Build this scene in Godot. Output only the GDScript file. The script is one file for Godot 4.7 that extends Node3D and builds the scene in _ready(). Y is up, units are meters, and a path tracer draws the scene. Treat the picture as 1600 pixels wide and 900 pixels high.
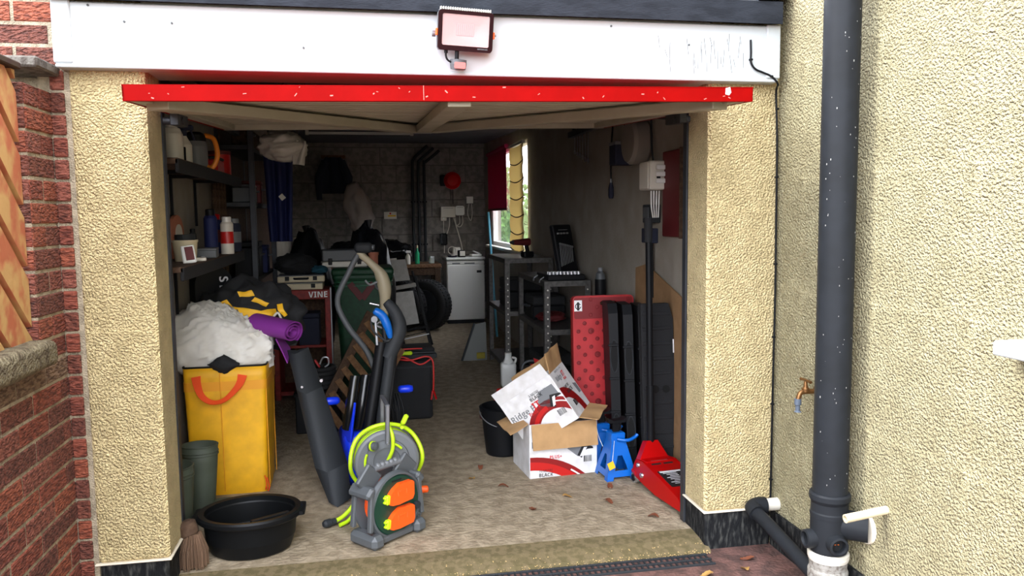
extends Node3D
# An open single garage full of tools, photographed from its drive.

var M := {}
var used := {}
var texture_store := {}
var rng := RandomNumberGenerator.new()


class B:
	# collects closed shapes in one SurfaceTool
	var st := SurfaceTool.new()
	var g := 0

	func _init() -> void:
		st.begin(Mesh.PRIMITIVE_TRIANGLES)

	func put(smooths: Array, flat := PackedVector3Array()) -> B:
		var v := 0.0
		for t in smooths + [flat]:
			for i in range(0, t.size(), 3):
				v += t[i].dot(t[i + 1].cross(t[i + 2]))
		for t in smooths:
			g += 1
			st.set_smooth_group(g)
			add(t, v > 0.0)
		st.set_smooth_group(-1)
		add(flat, v > 0.0)
		return self

	func add(t: PackedVector3Array, turned: bool) -> void:
		for i in range(0, t.size(), 3):
			st.add_vertex(t[i])
			st.add_vertex(t[i + 2 if turned else i + 1])
			st.add_vertex(t[i + 1 if turned else i + 2])

	static func quad(t: PackedVector3Array, a: Vector3, b: Vector3, c: Vector3, d: Vector3) -> void:
		t.append_array([a, b, c, a, c, d])

	func box(c: Vector3, s: Vector3, bev := 0.003, basis := Basis()) -> B:
		var h := s / 2.0
		var e: float = min(bev, 0.45 * min(s.x, min(s.y, s.z)))
		var t := PackedVector3Array()
		var p := func(x: float, y: float, z: float, k: int) -> Vector3:
			var q := Vector3(x * (h.x - (0.0 if k == 0 else e)), y * (h.y - (0.0 if k == 1 else e)), z * (h.z - (0.0 if k == 2 else e)))
			return c + basis * q
		for k in 3:
			for s1 in [-1.0, 1.0]:
				var q := []
				for uv in [[-1.0, -1.0], [1.0, -1.0], [1.0, 1.0], [-1.0, 1.0]]:
					var d := [0.0, 0.0, 0.0]
					d[k] = s1
					d[(k + 1) % 3] = uv[0]
					d[(k + 2) % 3] = uv[1]
					q.append(p.call(d[0], d[1], d[2], k))
				if s1 > 0:
					quad(t, q[0], q[1], q[2], q[3])
				else:
					quad(t, q[3], q[2], q[1], q[0])
		if e > 0.0:
			for k in 3:
				var k1 := (k + 1) % 3
				var k2 := (k + 2) % 3
				for s1 in [-1.0, 1.0]:
					for s2 in [-1.0, 1.0]:
						var d0 := [0.0, 0.0, 0.0]
						d0[k1] = s1
						d0[k2] = s2
						var d1 := d0.duplicate()
						d0[k] = -1.0
						d1[k] = 1.0
						var a: Vector3 = p.call(d0[0], d0[1], d0[2], k1)
						var b: Vector3 = p.call(d1[0], d1[1], d1[2], k1)
						var cc: Vector3 = p.call(d1[0], d1[1], d1[2], k2)
						var dd: Vector3 = p.call(d0[0], d0[1], d0[2], k2)
						if s1 * s2 > 0:
							quad(t, a, dd, cc, b)
						else:
							quad(t, a, b, cc, dd)
			for x in [-1.0, 1.0]:
				for y in [-1.0, 1.0]:
					for z in [-1.0, 1.0]:
						var a: Vector3 = p.call(x, y, z, 0)
						var b: Vector3 = p.call(x, y, z, 1)
						var cc: Vector3 = p.call(x, y, z, 2)
						if x * y * z > 0:
							t.append_array([a, b, cc])
						else:
							t.append_array([a, cc, b])
		return put([], t)

	# a straight bar with a rectangular section from a to b
	func bar(a: Vector3, b: Vector3, w: float, d: float, up := Vector3.UP, bev := 0.002) -> B:
		var z := (b - a).normalized()
		if abs(z.dot(up)) > 0.98:
			up = Vector3.RIGHT
		var x := up.cross(z).normalized()
		var y := z.cross(x)
		return box((a + b) / 2.0, Vector3(w, d, a.distance_to(b)), bev, Basis(x, y, z))

	func tube(pts: Array, r, n := 10, loop := false) -> B:
		var rings := []
		var m := pts.size()
		var nrm := Vector3.ZERO
		for i in m:
			var a: Vector3 = pts[(i - 1 + m) % m] if loop or i > 0 else pts[0]
			var b: Vector3 = pts[(i + 1) % m] if loop or i < m - 1 else pts[m - 1]
			var t := (b - a).normalized()
			if nrm == Vector3.ZERO:
				nrm = t.cross(Vector3(0.31, 0.87, 0.39)).normalized()
			nrm = (nrm - t * nrm.dot(t)).normalized()
			var bn := t.cross(nrm)
			var rr: float = r[i] if r is Array else r
			var ring := PackedVector3Array()
			for k in n:
				var w := TAU * k / n
				ring.append(pts[i] + (nrm * cos(w) + bn * sin(w)) * rr)
			rings.append(ring)
		return loft(rings, loop)

	# joins rings of equally many points; capped unless they loop
	func loft(rings: Array, loop := false, soft := true) -> B:
		var t := PackedVector3Array()
		var flat := PackedVector3Array()
		var strips := []
		var m := rings.size()
		var n: int = rings[0].size()
		for i in (m if loop else m - 1):
			var a: PackedVector3Array = rings[i]
			var b: PackedVector3Array = rings[(i + 1) % m]
			var s := PackedVector3Array()
			for k in n:
				quad(s, a[k], a[(k + 1) % n], b[(k + 1) % n], b[k])
			if soft:
				t.append_array(s)
			else:
				strips.append(s)
		if not loop:
			for e in [0, m - 1]:
				var c := Vector3.ZERO
				for q in rings[e]:
					c += q / n
				for k in n:
					if e == 0:
						flat.append_array([rings[e][(k + 1) % n], rings[e][k], c])
					else:
						flat.append_array([rings[e][k], rings[e][(k + 1) % n], c])
		return put([t] if soft else strips, flat)

	# prof: points (radius, height) around the y axis of xf; starts and ends on the axis, or loops
	func lathe(prof: Array, xf := Transform3D(), n := 24, soft := false, loop := false) -> B:
		var rings := []
		for q in prof:
			var ring := PackedVector3Array()
			for k in n:
				var w := TAU * k / n
				ring.append(xf * Vector3(max(q.x, 0.0001) * cos(w), q.y, max(q.x, 0.0001) * sin(w)))
			rings.append(ring)
		return loft(rings, loop, soft)

	func prism(poly: PackedVector2Array, depth: float, xf := Transform3D(), soft := false) -> B:
		var ids := Geometry2D.triangulate_polygon(poly)
		var flat := PackedVector3Array()
		var side := PackedVector3Array()
		var h := depth / 2.0
		if not Geometry2D.is_polygon_clockwise(poly):
			poly = poly.duplicate()
			poly.reverse()
			ids = Geometry2D.triangulate_polygon(poly)
		for i in range(0, ids.size(), 3):
			var a := poly[ids[i]]
			var b := poly[ids[i + 1]]
			var c := poly[ids[i + 2]]
			if (b - a).cross(c - a) > 0:
				var k := b
				b = c
				c = k
			flat.append_array([xf * Vector3(a.x, a.y, h), xf * Vector3(b.x, b.y, h), xf * Vector3(c.x, c.y, h)])
			flat.append_array([xf * Vector3(a.x, a.y, -h), xf * Vector3(c.x, c.y, -h), xf * Vector3(b.x, b.y, -h)])
		for i in poly.size():
			var a := poly[i]
			var b := poly[(i + 1) % poly.size()]
			quad(side, xf * Vector3(a.x, a.y, h), xf * Vector3(a.x, a.y, -h), xf * Vector3(b.x, b.y, -h), xf * Vector3(b.x, b.y, h))
		if soft:
			return put([side], flat)
		flat.append_array(side)
		return put([], flat)

	# f(u, v) gives a point; the sheet gets a thickness
	func sheet(f: Callable, nu: int, nv: int, th: float) -> B:
		var p := []
		for j in nv + 1:
			for i in nu + 1:
				p.append(f.call(float(i) / nu, float(j) / nv))
		var at := func(i: int, j: int) -> Vector3: return p[clampi(j, 0, nv) * (nu + 1) + clampi(i, 0, nu)]
		var top := []
		var low := []
		for j in nv + 1:
			for i in nu + 1:
				var q: Vector3 = (at.call(i + 1, j) - at.call(i - 1, j)).cross(at.call(i, j + 1) - at.call(i, j - 1)).normalized() * th / 2.0
				top.append(at.call(i, j) + q)
				low.append(at.call(i, j) - q)
		var a := PackedVector3Array()
		var b := PackedVector3Array()
		var flat := PackedVector3Array()
		for j in nv:
			for i in nu:
				var k := j * (nu + 1) + i
				quad(a, top[k], top[k + 1], top[k + nu + 2], top[k + nu + 1])
				quad(b, low[k + nu + 1], low[k + nu + 2], low[k + 1], low[k])
		for i in nu:
			var k := nv * (nu + 1) + i
			quad(flat, low[i], low[i + 1], top[i + 1], top[i])
			quad(flat, top[k], top[k + 1], low[k + 1], low[k])
		for j in nv:
			var k := j * (nu + 1)
			var e := k + nu
			quad(flat, top[k], top[k + nu + 1], low[k + nu + 1], low[k])
			quad(flat, low[e], low[e + nu + 1], top[e + nu + 1], top[e])
		return put([a, b], flat)

	# f(direction) gives the point in that direction
	func ball(f: Callable, nu := 20, nv := 12) -> B:
		var rings := []
		for j in nv + 1:
			var a := PI * (clampf(j, 0.02, nv - 0.02)) / nv
			var ring := PackedVector3Array()
			for i in nu:
				var w := TAU * i / nu
				ring.append(f.call(Vector3(sin(a) * cos(w), cos(a), sin(a) * sin(w))))
			rings.append(ring)
		return loft(rings)

	func round_box(c: Vector3, s: Vector3, r: float, basis := Basis(), n := 16) -> B:
		var h := s / 2.0 - Vector3.ONE * r
		return ball(func(d: Vector3) -> Vector3:
			return c + basis * (Vector3(h.x * (1.0 if d.x > 0 else -1.0), h.y * (1.0 if d.y > 0 else -1.0), h.z * (1.0 if d.z > 0 else -1.0)) + d * r), n, n - 1)

	func cyl(a: Vector3, b: Vector3, r: float, n := 16) -> B:
		return tube([a, b], r, n)

	func done() -> ArrayMesh:
		st.generate_normals()
		return st.commit()


func v(x: float, y: float, z: float) -> Vector3:
	return Vector3(x, y, z)


func numbered(called: String) -> String:
	used[called] = used.get(called, -1) + 1
	return called if used[called] == 0 else "%s_%03d" % [called, used[called]]


func tag(o: Node3D, label: String, category: String, group := "") -> Node3D:
	o.set_meta("label", label)
	o.set_meta("category", category)
	if group:
		o.set_meta("group", group)
	return o


func thing(called: String, label: String, category: String, at := Vector3.ZERO, turn := 0.0, group := "") -> Node3D:
	var o := Node3D.new()
	o.name = numbered(called)
	add_child(o)
	o.position = at
	o.rotation.y = turn
	return tag(o, label, category, group)


func part(parent: Node3D, called: String, b, m: Material, label := "") -> MeshInstance3D:
	var o := MeshInstance3D.new()
	o.mesh = b.done() if b is B else b
	o.material_override = m
	o.name = numbered(called) if parent == self else called
	parent.add_child(o, true)
	if label:
		o.set_meta("label", label)
	return o


func solo(called: String, b, m: Material, label: String, category: String, group := "") -> MeshInstance3D:
	var o := part(self, called, b, m)
	tag(o, label, category, group)
	return o


func struct(called: String, b, m: Material, label := "", category := "") -> MeshInstance3D:
	var o := part(self, called, b, m, label)
	o.set_meta("kind", "structure")
	if category:
		o.set_meta("category", category)
	return o


func copy(o: Node3D, called: String, label: String, at: Vector3, turn := 0.0) -> Node3D:
	var c: Node3D = o.duplicate()
	c.name = numbered(called)
	add_child(c)
	c.set_meta("label", label)
	c.position = at
	c.rotation.y = turn
	return c


func lettering(parent: Node3D, text: String, height: float, at: Vector3, basis: Basis, m: Material, bold := true, called := "lettering") -> MeshInstance3D:
	var t := TextMesh.new()
	var f := SystemFont.new()
	f.font_names = PackedStringArray(["Droid Sans"])
	f.font_weight = 700 if bold else 400
	t.font = f
	t.text = text
	t.font_size = 32
	t.pixel_size = height / 24.0
	t.depth = 0.0006
	t.curve_step = 2.0
	var o := part(parent, called, t, m)
	o.transform = Transform3D(basis, at)
	return o


func noise_texture(key: String, freq: float, lo: Color, hi: Color, type := FastNoiseLite.TYPE_SIMPLEX_SMOOTH, octaves := 4, size := 512, stretch := 1.0, contrast := Vector2(0.0, 1.0)) -> Texture2D:
	if texture_store.has(key):
		return texture_store[key]
	var n := FastNoiseLite.new()
	n.seed = key.hash() % 1000
	n.noise_type = type
	n.frequency = freq
	n.fractal_type = FastNoiseLite.FRACTAL_FBM if octaves > 1 else FastNoiseLite.FRACTAL_NONE
	n.fractal_octaves = octaves
	var t := NoiseTexture2D.new()
	t.width = size
	t.height = int(size * stretch)
	t.seamless = true
	t.seamless_blend_skirt = 0.15
	t.noise = n
	var ramp := Gradient.new()
	ramp.offsets = PackedFloat32Array([contrast.x, contrast.y])
	ramp.colors = PackedColorArray([lo, hi])
	t.color_ramp = ramp
	texture_store[key] = t
	return t


# a plain material; options: tex, scale, bump, bump_tex, bump_scale, metal, world, coat, spec
func mat(key: String, c: Color, rough := 0.7, o := {}) -> StandardMaterial3D:
	var m := StandardMaterial3D.new()
	m.resource_name = key
	m.albedo_color = c
	m.roughness = rough
	m.metallic = o.get("metal", 0.0)
	m.metallic_specular = o.get("spec", 0.5)
	if o.has("tex"):
		m.albedo_texture = o.tex
	if o.has("bump_tex"):
		m.heightmap_enabled = true
		m.heightmap_texture = o.bump_tex
		m.heightmap_scale = o.get("bump", 0.1)
	if o.has("rough_tex"):
		m.roughness_texture = o.rough_tex
	if o.has("tex") or o.has("bump_tex") or o.has("rough_tex"):
		m.uv1_triplanar = true
		m.uv1_world_triplanar = o.get("world", false)
		m.uv1_scale = o.get("scale", Vector3.ONE)
	if o.has("coat"):
		m.clearcoat_enabled = true
		m.clearcoat = o.coat
		m.clearcoat_roughness = 0.2
	if o.has("rim"):
		m.rim_enabled = true
		m.rim = o.rim
	if o.has("back"):
		m.backlight_enabled = true
		m.backlight = o.back
	M[key] = m
	return m


func catmull(p: Array, k := 6, loop := false) -> Array:
	var out := []
	var n := p.size()
	for i in (n if loop else n - 1):
		var a: Vector3 = p[(i - 1 + n) % n] if loop or i > 0 else p[0]
		var b: Vector3 = p[i]
		var c: Vector3 = p[(i + 1) % n]
		var d: Vector3 = p[(i + 2) % n] if loop or i < n - 2 else p[n - 1]
		for s in k:
			out.append(b.cubic_interpolate(c, a, d, float(s) / k))
	if not loop:
		out.append(p[n - 1])
	return out


func ngon(r: float, n: int, c := Vector2.ZERO, from := 0.0, to := TAU) -> PackedVector2Array:
	var out := PackedVector2Array()
	var full: bool = abs(to - from - TAU) < 0.001
	for i in (n if full else n + 1):
		var w := from + (to - from) * i / n
		out.append(c + Vector2(cos(w), sin(w)) * r)
	return out


func rounded(w: float, h: float, r: float, c := Vector2.ZERO, n := 4) -> PackedVector2Array:
	var out := PackedVector2Array()
	for q in [[1, 1, 0.0], [-1, 1, PI / 2], [-1, -1, PI], [1, -1, PI * 1.5]]:
		for i in n + 1:
			var a: float = q[2] + PI / 2 * i / n
			out.append(c + Vector2(q[0] * (w / 2 - r), q[1] * (h / 2 - r)) + Vector2(cos(a), sin(a)) * r)
	return out


# an outline with holes joined to it by bridges
func with_holes(outer: PackedVector2Array, holes: Array) -> PackedVector2Array:
	var p := outer.duplicate()
	if Geometry2D.is_polygon_clockwise(p):
		p.reverse()
	for hole in holes:
		var h: PackedVector2Array = hole.duplicate()
		if not Geometry2D.is_polygon_clockwise(h):
			h.reverse()
		var best := 1e9
		var bi := 0
		var bj := 0
		for i in p.size():
			for j in h.size():
				var d := p[i].distance_squared_to(h[j])
				if d < best:
					best = d
					bi = i
					bj = j
		var merged := PackedVector2Array()
		for i in bi + 1:
			merged.append(p[i])
		for j in h.size() + 1:
			merged.append(h[(bj + j) % h.size()])
		for i in range(bi, p.size()):
			merged.append(p[i])
		p = merged
	return p


func at(basis: Basis, o: Vector3) -> Transform3D:
	return Transform3D(basis, o)


func ease_noise(n: FastNoiseLite, p: Vector3) -> float:
	return n.get_noise_3dv(p)


func fnoise(s: int, freq: float, oct := 3) -> FastNoiseLite:
	var n := FastNoiseLite.new()
	n.seed = s
	n.noise_type = FastNoiseLite.TYPE_SIMPLEX_SMOOTH
	n.frequency = freq
	n.fractal_octaves = oct
	return n


func materials() -> void:
	var g := Color(1, 1, 1)
	var blot := noise_texture("blot", 0.012, Color(0.85, 0.85, 0.85), g, FastNoiseLite.TYPE_SIMPLEX_SMOOTH, 5, 512, 1.0, Vector2(0.3, 0.62))
	var soft := noise_texture("soft", 0.006, Color(0.88, 0.87, 0.85), g, FastNoiseLite.TYPE_SIMPLEX_SMOOTH, 4)
	var grain := noise_texture("grain", 0.09, Color(0, 0, 0), g, FastNoiseLite.TYPE_SIMPLEX_SMOOTH, 3)
	var worm := noise_texture("worm", 0.034, Color(0, 0, 0), g, FastNoiseLite.TYPE_SIMPLEX_SMOOTH, 3, 1024, 1.0, Vector2(0.2, 0.8))
	var drag := noise_texture("drag", 0.03, Color(0, 0, 0), g, FastNoiseLite.TYPE_SIMPLEX_SMOOTH, 3)
	var dirt := noise_texture("dirt", 0.02, Color(0.72, 0.68, 0.66), g, FastNoiseLite.TYPE_SIMPLEX_SMOOTH, 5, 512, 1.0, Vector2(0.3, 0.55))
	var speck := noise_texture("speck", 0.16, Color(0.8, 0.78, 0.74), g, FastNoiseLite.TYPE_CELLULAR, 2, 512)
	var concrete := noise_texture("concrete", 0.014, Color(0.82, 0.81, 0.79), g, FastNoiseLite.TYPE_SIMPLEX_SMOOTH, 6, 1024, 1.0, Vector2(0.25, 0.75))
	var moss := noise_texture("moss", 0.02, Color(0.46, 0.43, 0.31), Color(0.57, 0.52, 0.42), FastNoiseLite.TYPE_SIMPLEX_SMOOTH, 5, 512, 1.0, Vector2(0.35, 0.6))
	var redmix := noise_texture("redmix", 0.01, Color(0.38, 0.29, 0.26), Color(0.52, 0.39, 0.35), FastNoiseLite.TYPE_SIMPLEX_SMOOTH, 6, 1024, 1.0, Vector2(0.3, 0.66))
	var streak := noise_texture("streak", 0.03, Color(0.24, 0.25, 0.25), Color(0.6, 0.6, 0.55), FastNoiseLite.TYPE_SIMPLEX_SMOOTH, 5, 512, 1.0, Vector2(0.42, 0.8))
	var wood := noise_texture("wood", 0.02, Color(0.6, 0.5, 0.42), g, FastNoiseLite.TYPE_SIMPLEX_SMOOTH, 4)
	var stained := noise_texture("stained", 0.01, Color(0.68, 0.38, 0.25), Color(0.74, 0.58, 0.36), FastNoiseLite.TYPE_SIMPLEX_SMOOTH, 4, 512, 1.0, Vector2(0.35, 0.65))
	var weave := noise_texture("weave", 0.2, Color(0, 0, 0), g, FastNoiseLite.TYPE_SIMPLEX, 1)

	var s3 := func(k: float) -> Vector3: return Vector3(k, k, k)
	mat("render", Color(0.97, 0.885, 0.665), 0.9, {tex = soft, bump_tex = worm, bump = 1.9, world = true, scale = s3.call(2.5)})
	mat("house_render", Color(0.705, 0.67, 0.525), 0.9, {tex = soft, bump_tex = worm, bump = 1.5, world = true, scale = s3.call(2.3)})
	mat("plinth", Color(0.45, 0.45, 0.47), 0.85, {spec = 0.3, tex = streak, bump_tex = grain, bump = 0.3, world = true, scale = Vector3(3, 0.8, 3)})
	mat("bead", Color(0.86, 0.82, 0.74), 0.6)
	mat("fascia", Color(0.71, 0.735, 0.74), 0.4, {spec = 0.25})
	mat("scuff", Color(0.3, 0.31, 0.31), 0.8)
	mat("felt", Color(0.17, 0.185, 0.21), 0.85, {spec = 0.25, tex = blot, bump_tex = grain, bump = 0.1, world = true, scale = Vector3(1, 3, 1)})
	mat("mortar", Color(0.64, 0.59, 0.5), 0.95, {tex = blot, bump_tex = grain, bump = 0.4, world = true, scale = s3.call(2.5)})
	var bricks := [Color(0.53, 0.27, 0.20), Color(0.50, 0.26, 0.20), Color(0.57, 0.30, 0.21), Color(0.47, 0.26, 0.20), Color(0.53, 0.30, 0.24), Color(0.43, 0.24, 0.19)]
	for i in bricks.size():
		mat("brick%d" % i, bricks[i], 0.9, {tex = dirt, bump_tex = drag, bump = 1.2, world = true, scale = Vector3(1.8 + 0.2 * i, 6.0, 1.8 + 0.2 * i)})
	mat("mossy_brick", Color(0.5, 0.4, 0.32), 0.95, {tex = dirt, bump_tex = drag, bump = 1.0, world = true, scale = Vector3(2, 6, 2)})
	mat("coping", Color(0.5, 0.46, 0.36), 0.95, {tex = dirt, bump_tex = worm, bump = 0.8, world = true, scale = s3.call(2.0)})
	mat("fence", Color(1, 1, 1), 0.75, {tex = stained, bump_tex = drag, bump = 0.15, scale = Vector3(1.5, 1.2, 1.5)})
	mat("fence_dark", Color(0.3, 0.27, 0.17), 0.8, {tex = stained, scale = s3.call(2.0)})
	mat("slab", Color(0.63, 0.57, 0.475), 0.85, {tex = concrete, bump_tex = grain, bump = 0.5, world = true, scale = s3.call(0.8)})
	mat("threshold", Color(0.78, 0.75, 0.67), 0.92, {tex = moss, bump_tex = speck, bump = 0.6, world = true, scale = s3.call(2.2)})
	mat("paving", Color(0.82, 0.78, 0.78), 0.85, {tex = redmix, bump_tex = grain, bump = 0.4, world = true, scale = s3.call(1.1)})
	mat("inner_wall", Color(0.6, 0.575, 0.535), 0.9, {tex = soft, bump_tex = grain, bump = 0.1, world = true, scale = s3.call(1.0)})
	mat("block", Color(0.52, 0.5, 0.48), 0.95, {tex = blot, bump_tex = grain, bump = 0.3, world = true, scale = s3.call(1.5)})
	mat("block_joint", Color(0.4, 0.385, 0.37), 0.95)
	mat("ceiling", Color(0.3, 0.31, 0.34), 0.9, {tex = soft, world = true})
	mat("door_red", Color(0.56, 0.018, 0.016), 0.5, {spec = 0.15, tex = soft, scale = s3.call(2)})
	mat("door_under", Color(0.66, 0.64, 0.57), 0.55, {tex = soft, scale = s3.call(2)})
	mat("zinc", Color(0.52, 0.53, 0.55), 0.45, {metal = 0.7, tex = soft, scale = s3.call(3)})
	mat("dark_steel", Color(0.24, 0.25, 0.27), 0.5, {metal = 0.5, tex = soft, scale = s3.call(3)})
	mat("rust_steel", Color(0.36, 0.35, 0.34), 0.6, {metal = 0.5, tex = blot, scale = s3.call(4)})
	mat("soil_black", Color(0.145, 0.155, 0.17), 0.45, {spec = 0.22, tex = soft, scale = s3.call(3)})
	mat("paint_fleck", Color(0.6, 0.6, 0.58), 0.8)
	mat("old_grey", Color(0.56, 0.55, 0.52), 0.85, {tex = dirt, bump_tex = grain, bump = 0.2, scale = s3.call(4)})
	mat("black", Color(0.06, 0.065, 0.075), 0.5, {spec = 0.3})
	mat("black_matt", Color(0.09, 0.095, 0.105), 0.85, {bump_tex = grain, bump = 0.1, scale = s3.call(4)})
	mat("black_gloss", Color(0.05, 0.055, 0.06), 0.25)
	mat("hole", Color(0.03, 0.03, 0.03), 0.95)
	mat("navy", Color(0.1, 0.12, 0.2), 0.8)
	mat("rubber", Color(0.1, 0.1, 0.105), 0.8, {bump_tex = grain, bump = 0.1, scale = s3.call(5)})
	mat("tub_black", Color(0.06, 0.065, 0.07), 0.42, {spec = 0.3})
	mat("white", Color(0.88, 0.88, 0.86), 0.4)
	mat("off_white", Color(0.82, 0.8, 0.75), 0.5)
	mat("white_cloth", Color(0.92, 0.915, 0.89), 0.75, {tex = soft, scale = s3.call(3), rim = 0.3})
	mat("dirty_plastic", Color(0.72, 0.71, 0.68), 0.4, {tex = soft, scale = s3.call(4)})
	mat("grey", Color(0.41, 0.42, 0.43), 0.5)
	mat("mid_grey", Color(0.31, 0.325, 0.335), 0.5)
	mat("dark_grey", Color(0.17, 0.18, 0.19), 0.55, {spec = 0.3, bump_tex = grain, bump = 0.06, scale = s3.call(5)})
	mat("silver", Color(0.78, 0.79, 0.8), 0.28, {metal = 0.95})
	mat("yellow_bag", Color(0.95, 0.71, 0.07), 0.55, {tex = soft, scale = s3.call(3), bump_tex = soft, bump = 0.5})
	mat("yellow_band", Color(0.88, 0.6, 0.1), 0.6)
	mat("orange", Color(0.96, 0.35, 0.08), 0.45)
	mat("amber_orange", Color(0.86, 0.5, 0.12), 0.45)
	mat("orange_web", Color(0.93, 0.3, 0.06), 0.7, {bump_tex = weave, bump = 0.1, scale = s3.call(6)})
	mat("yellow", Color(0.93, 0.72, 0.12), 0.6)
	mat("lime", Color(0.72, 0.86, 0.1), 0.4)
	mat("purple", Color(0.5, 0.16, 0.55), 0.75, {bump_tex = weave, bump = 0.1, scale = s3.call(5)})
	mat("olive", Color(0.27, 0.3, 0.25), 0.6, {tex = soft, scale = s3.call(4)})
	mat("bristle", Color(0.42, 0.32, 0.24), 0.85)
	mat("bin_green", Color(0.05, 0.25, 0.15), 0.6, {tex = blot, scale = s3.call(3)})
	mat("socket_green", Color(0.06, 0.22, 0.17), 0.35)
	mat("red", Color(0.72, 0.1, 0.09), 0.4)
	mat("bright_red", Color(0.66, 0.02, 0.025), 0.35, {spec = 0.3})
	mat("ramp_red", Color(0.7, 0.14, 0.16), 0.5, {tex = soft, scale = s3.call(3)})
	mat("ramp_red_dark", Color(0.46, 0.06, 0.08), 0.5)
	mat("crate_red", Color(0.55, 0.13, 0.1), 0.6, {tex = blot, scale = s3.call(3)})
	mat("maroon", Color(0.36, 0.1, 0.11), 0.6)
	mat("blue", Color(0.015, 0.37, 0.72), 0.35)
	mat("pw_blue", Color(0.05, 0.2, 0.82), 0.35)
	mat("deep_blue", Color(0.04, 0.1, 0.3), 0.7)
	mat("pale_blue", Color(0.35, 0.66, 0.78), 0.6)
	mat("cream", Color(0.8, 0.75, 0.62), 0.55)
	mat("lance", Color(0.62, 0.58, 0.48), 0.5)
	mat("cardboard", Color(0.72, 0.57, 0.39), 0.85, {tex = soft, scale = s3.call(4), bump_tex = weave, bump = 0.05})
	mat("carton_white", Color(0.88, 0.88, 0.885), 0.55, {tex = soft, scale = s3.call(4)})
	mat("carton_red", Color(0.52, 0.03, 0.04), 0.5)
	mat("carton_scarlet", Color(0.72, 0.07, 0.05), 0.5)
	mat("print_black", Color(0.08, 0.08, 0.085), 0.6)
	mat("print_grey", Color(0.45, 0.46, 0.47), 0.6)
	mat("print_red", Color(0.75, 0.06, 0.08), 0.6)
	mat("print_white", Color(0.9, 0.9, 0.9), 0.6)
	mat("old_wood", Color(0.52, 0.4, 0.27), 0.85, {tex = wood, bump_tex = drag, bump = 0.2, scale = s3.call(3)})
	mat("dark_wood", Color(0.36, 0.28, 0.21), 0.85, {tex = wood, bump_tex = drag, bump = 0.2, scale = s3.call(3)})
	mat("bench_wood", Color(0.58, 0.45, 0.33), 0.8, {tex = wood, scale = s3.call(3)})
	mat("terracotta", Color(0.68, 0.42, 0.33), 0.8)
	mat("blind_red", Color(0.6, 0.03, 0.26), 0.8, {back = Color(0.4, 0.02, 0.2)})
	mat("blind_cream", Color(0.9, 0.84, 0.66), 0.8, {back = Color(0.8, 0.75, 0.6)})
	mat("dim_cardboard", Color(0.58, 0.45, 0.31), 0.85, {tex = soft, scale = s3.call(4)})  # dimmer copy of cardboard, shade put into the colour
	mat("warm_grey", Color(0.5, 0.475, 0.44), 0.6)
	mat("leaf_dead", Color(0.42, 0.22, 0.12), 0.85)
	mat("leaf_pale", Color(0.62, 0.47, 0.24), 0.85)
	mat("shrub", Color(0.3, 0.44, 0.16), 0.8, {back = Color(0.3, 0.4, 0.15)})
	mat("brass", Color(0.5, 0.36, 0.22), 0.4, {metal = 0.8})
	mat("tap_grey", Color(0.34, 0.38, 0.43), 0.45)
	mat("amber", Color(0.85, 0.4, 0.08), 0.4)
	mat("lamp_reflection_pink", Color(0.72, 0.44, 0.42), 0.35)  # pink reflection of the red door, painted into the base colour
	mat("lamp_frame", Color(0.13, 0.04, 0.05), 0.45, {spec = 0.2})  # black frame, with the door's red reflection mixed into its colour
	var glass := mat("glass", Color(0.9, 0.95, 0.95, 0.12), 0.05, {spec = 0.2})
	glass.transparency = BaseMaterial3D.TRANSPARENCY_ALPHA
	var film := mat("film", Color(0.8, 0.82, 0.8, 0.45), 0.5)
	film.transparency = BaseMaterial3D.TRANSPARENCY_ALPHA
	var poly := mat("poly", Color(0.62, 0.58, 0.56, 0.8), 0.45)
	poly.transparency = BaseMaterial3D.TRANSPARENCY_ALPHA


func bricks_on(parent: Node3D, o: Vector3, ux: Vector3, n: Vector3, length: float, from_row: int, rows: int, odd := 0.0, mossy := false) -> void:
	# stretcher bond on a face; every brick a piece of its own, 6 mm proud of the mortar
	var meshes := []
	for i in 3:
		var b := B.new()
		b.box(v(0, 0, -0.02), v(1, 0.0655, 0.04 + 0.002 * i), 0.004)
		meshes.append(b.done())
	var basis := Basis(ux, Vector3.UP, n)
	for r in rows:
		var row := from_row + r
		var x := -0.1125 if row % 2 == 1 else 0.0
		x -= odd
		while x < length - 0.02:
			var a: float = max(x, 0.0)
			var e: float = min(x + 0.213, length)
			if e - a > 0.025:
				var m: Material = M["brick%d" % (rng.randi() % 6)]
				if mossy and r >= rows - 1:
					m = M.mossy_brick
				var p := part(parent, "brick", meshes[rng.randi() % 3], m)
				p.transform = Transform3D(basis * Basis.from_scale(v(e - a, 1, 1)), o + ux * ((a + e) / 2) + Vector3.UP * (row * 0.075 + 0.0375) + n * rng.randf_range(0.0015, 0.0045))
			x += 0.225


func wall_box(called: String, lo: Vector3, hi: Vector3, m: Material, label := "", bev := 0.0) -> MeshInstance3D:
	var b := B.new()
	b.box((hi - lo) / 2.0 - v((hi - lo).x / 2, 0, (hi - lo).z / 2), hi - lo, bev)
	var o := struct(called, b, m, label)
	o.position = v((lo.x + hi.x) / 2, lo.y, (lo.z + hi.z) / 2)
	return o


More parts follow.
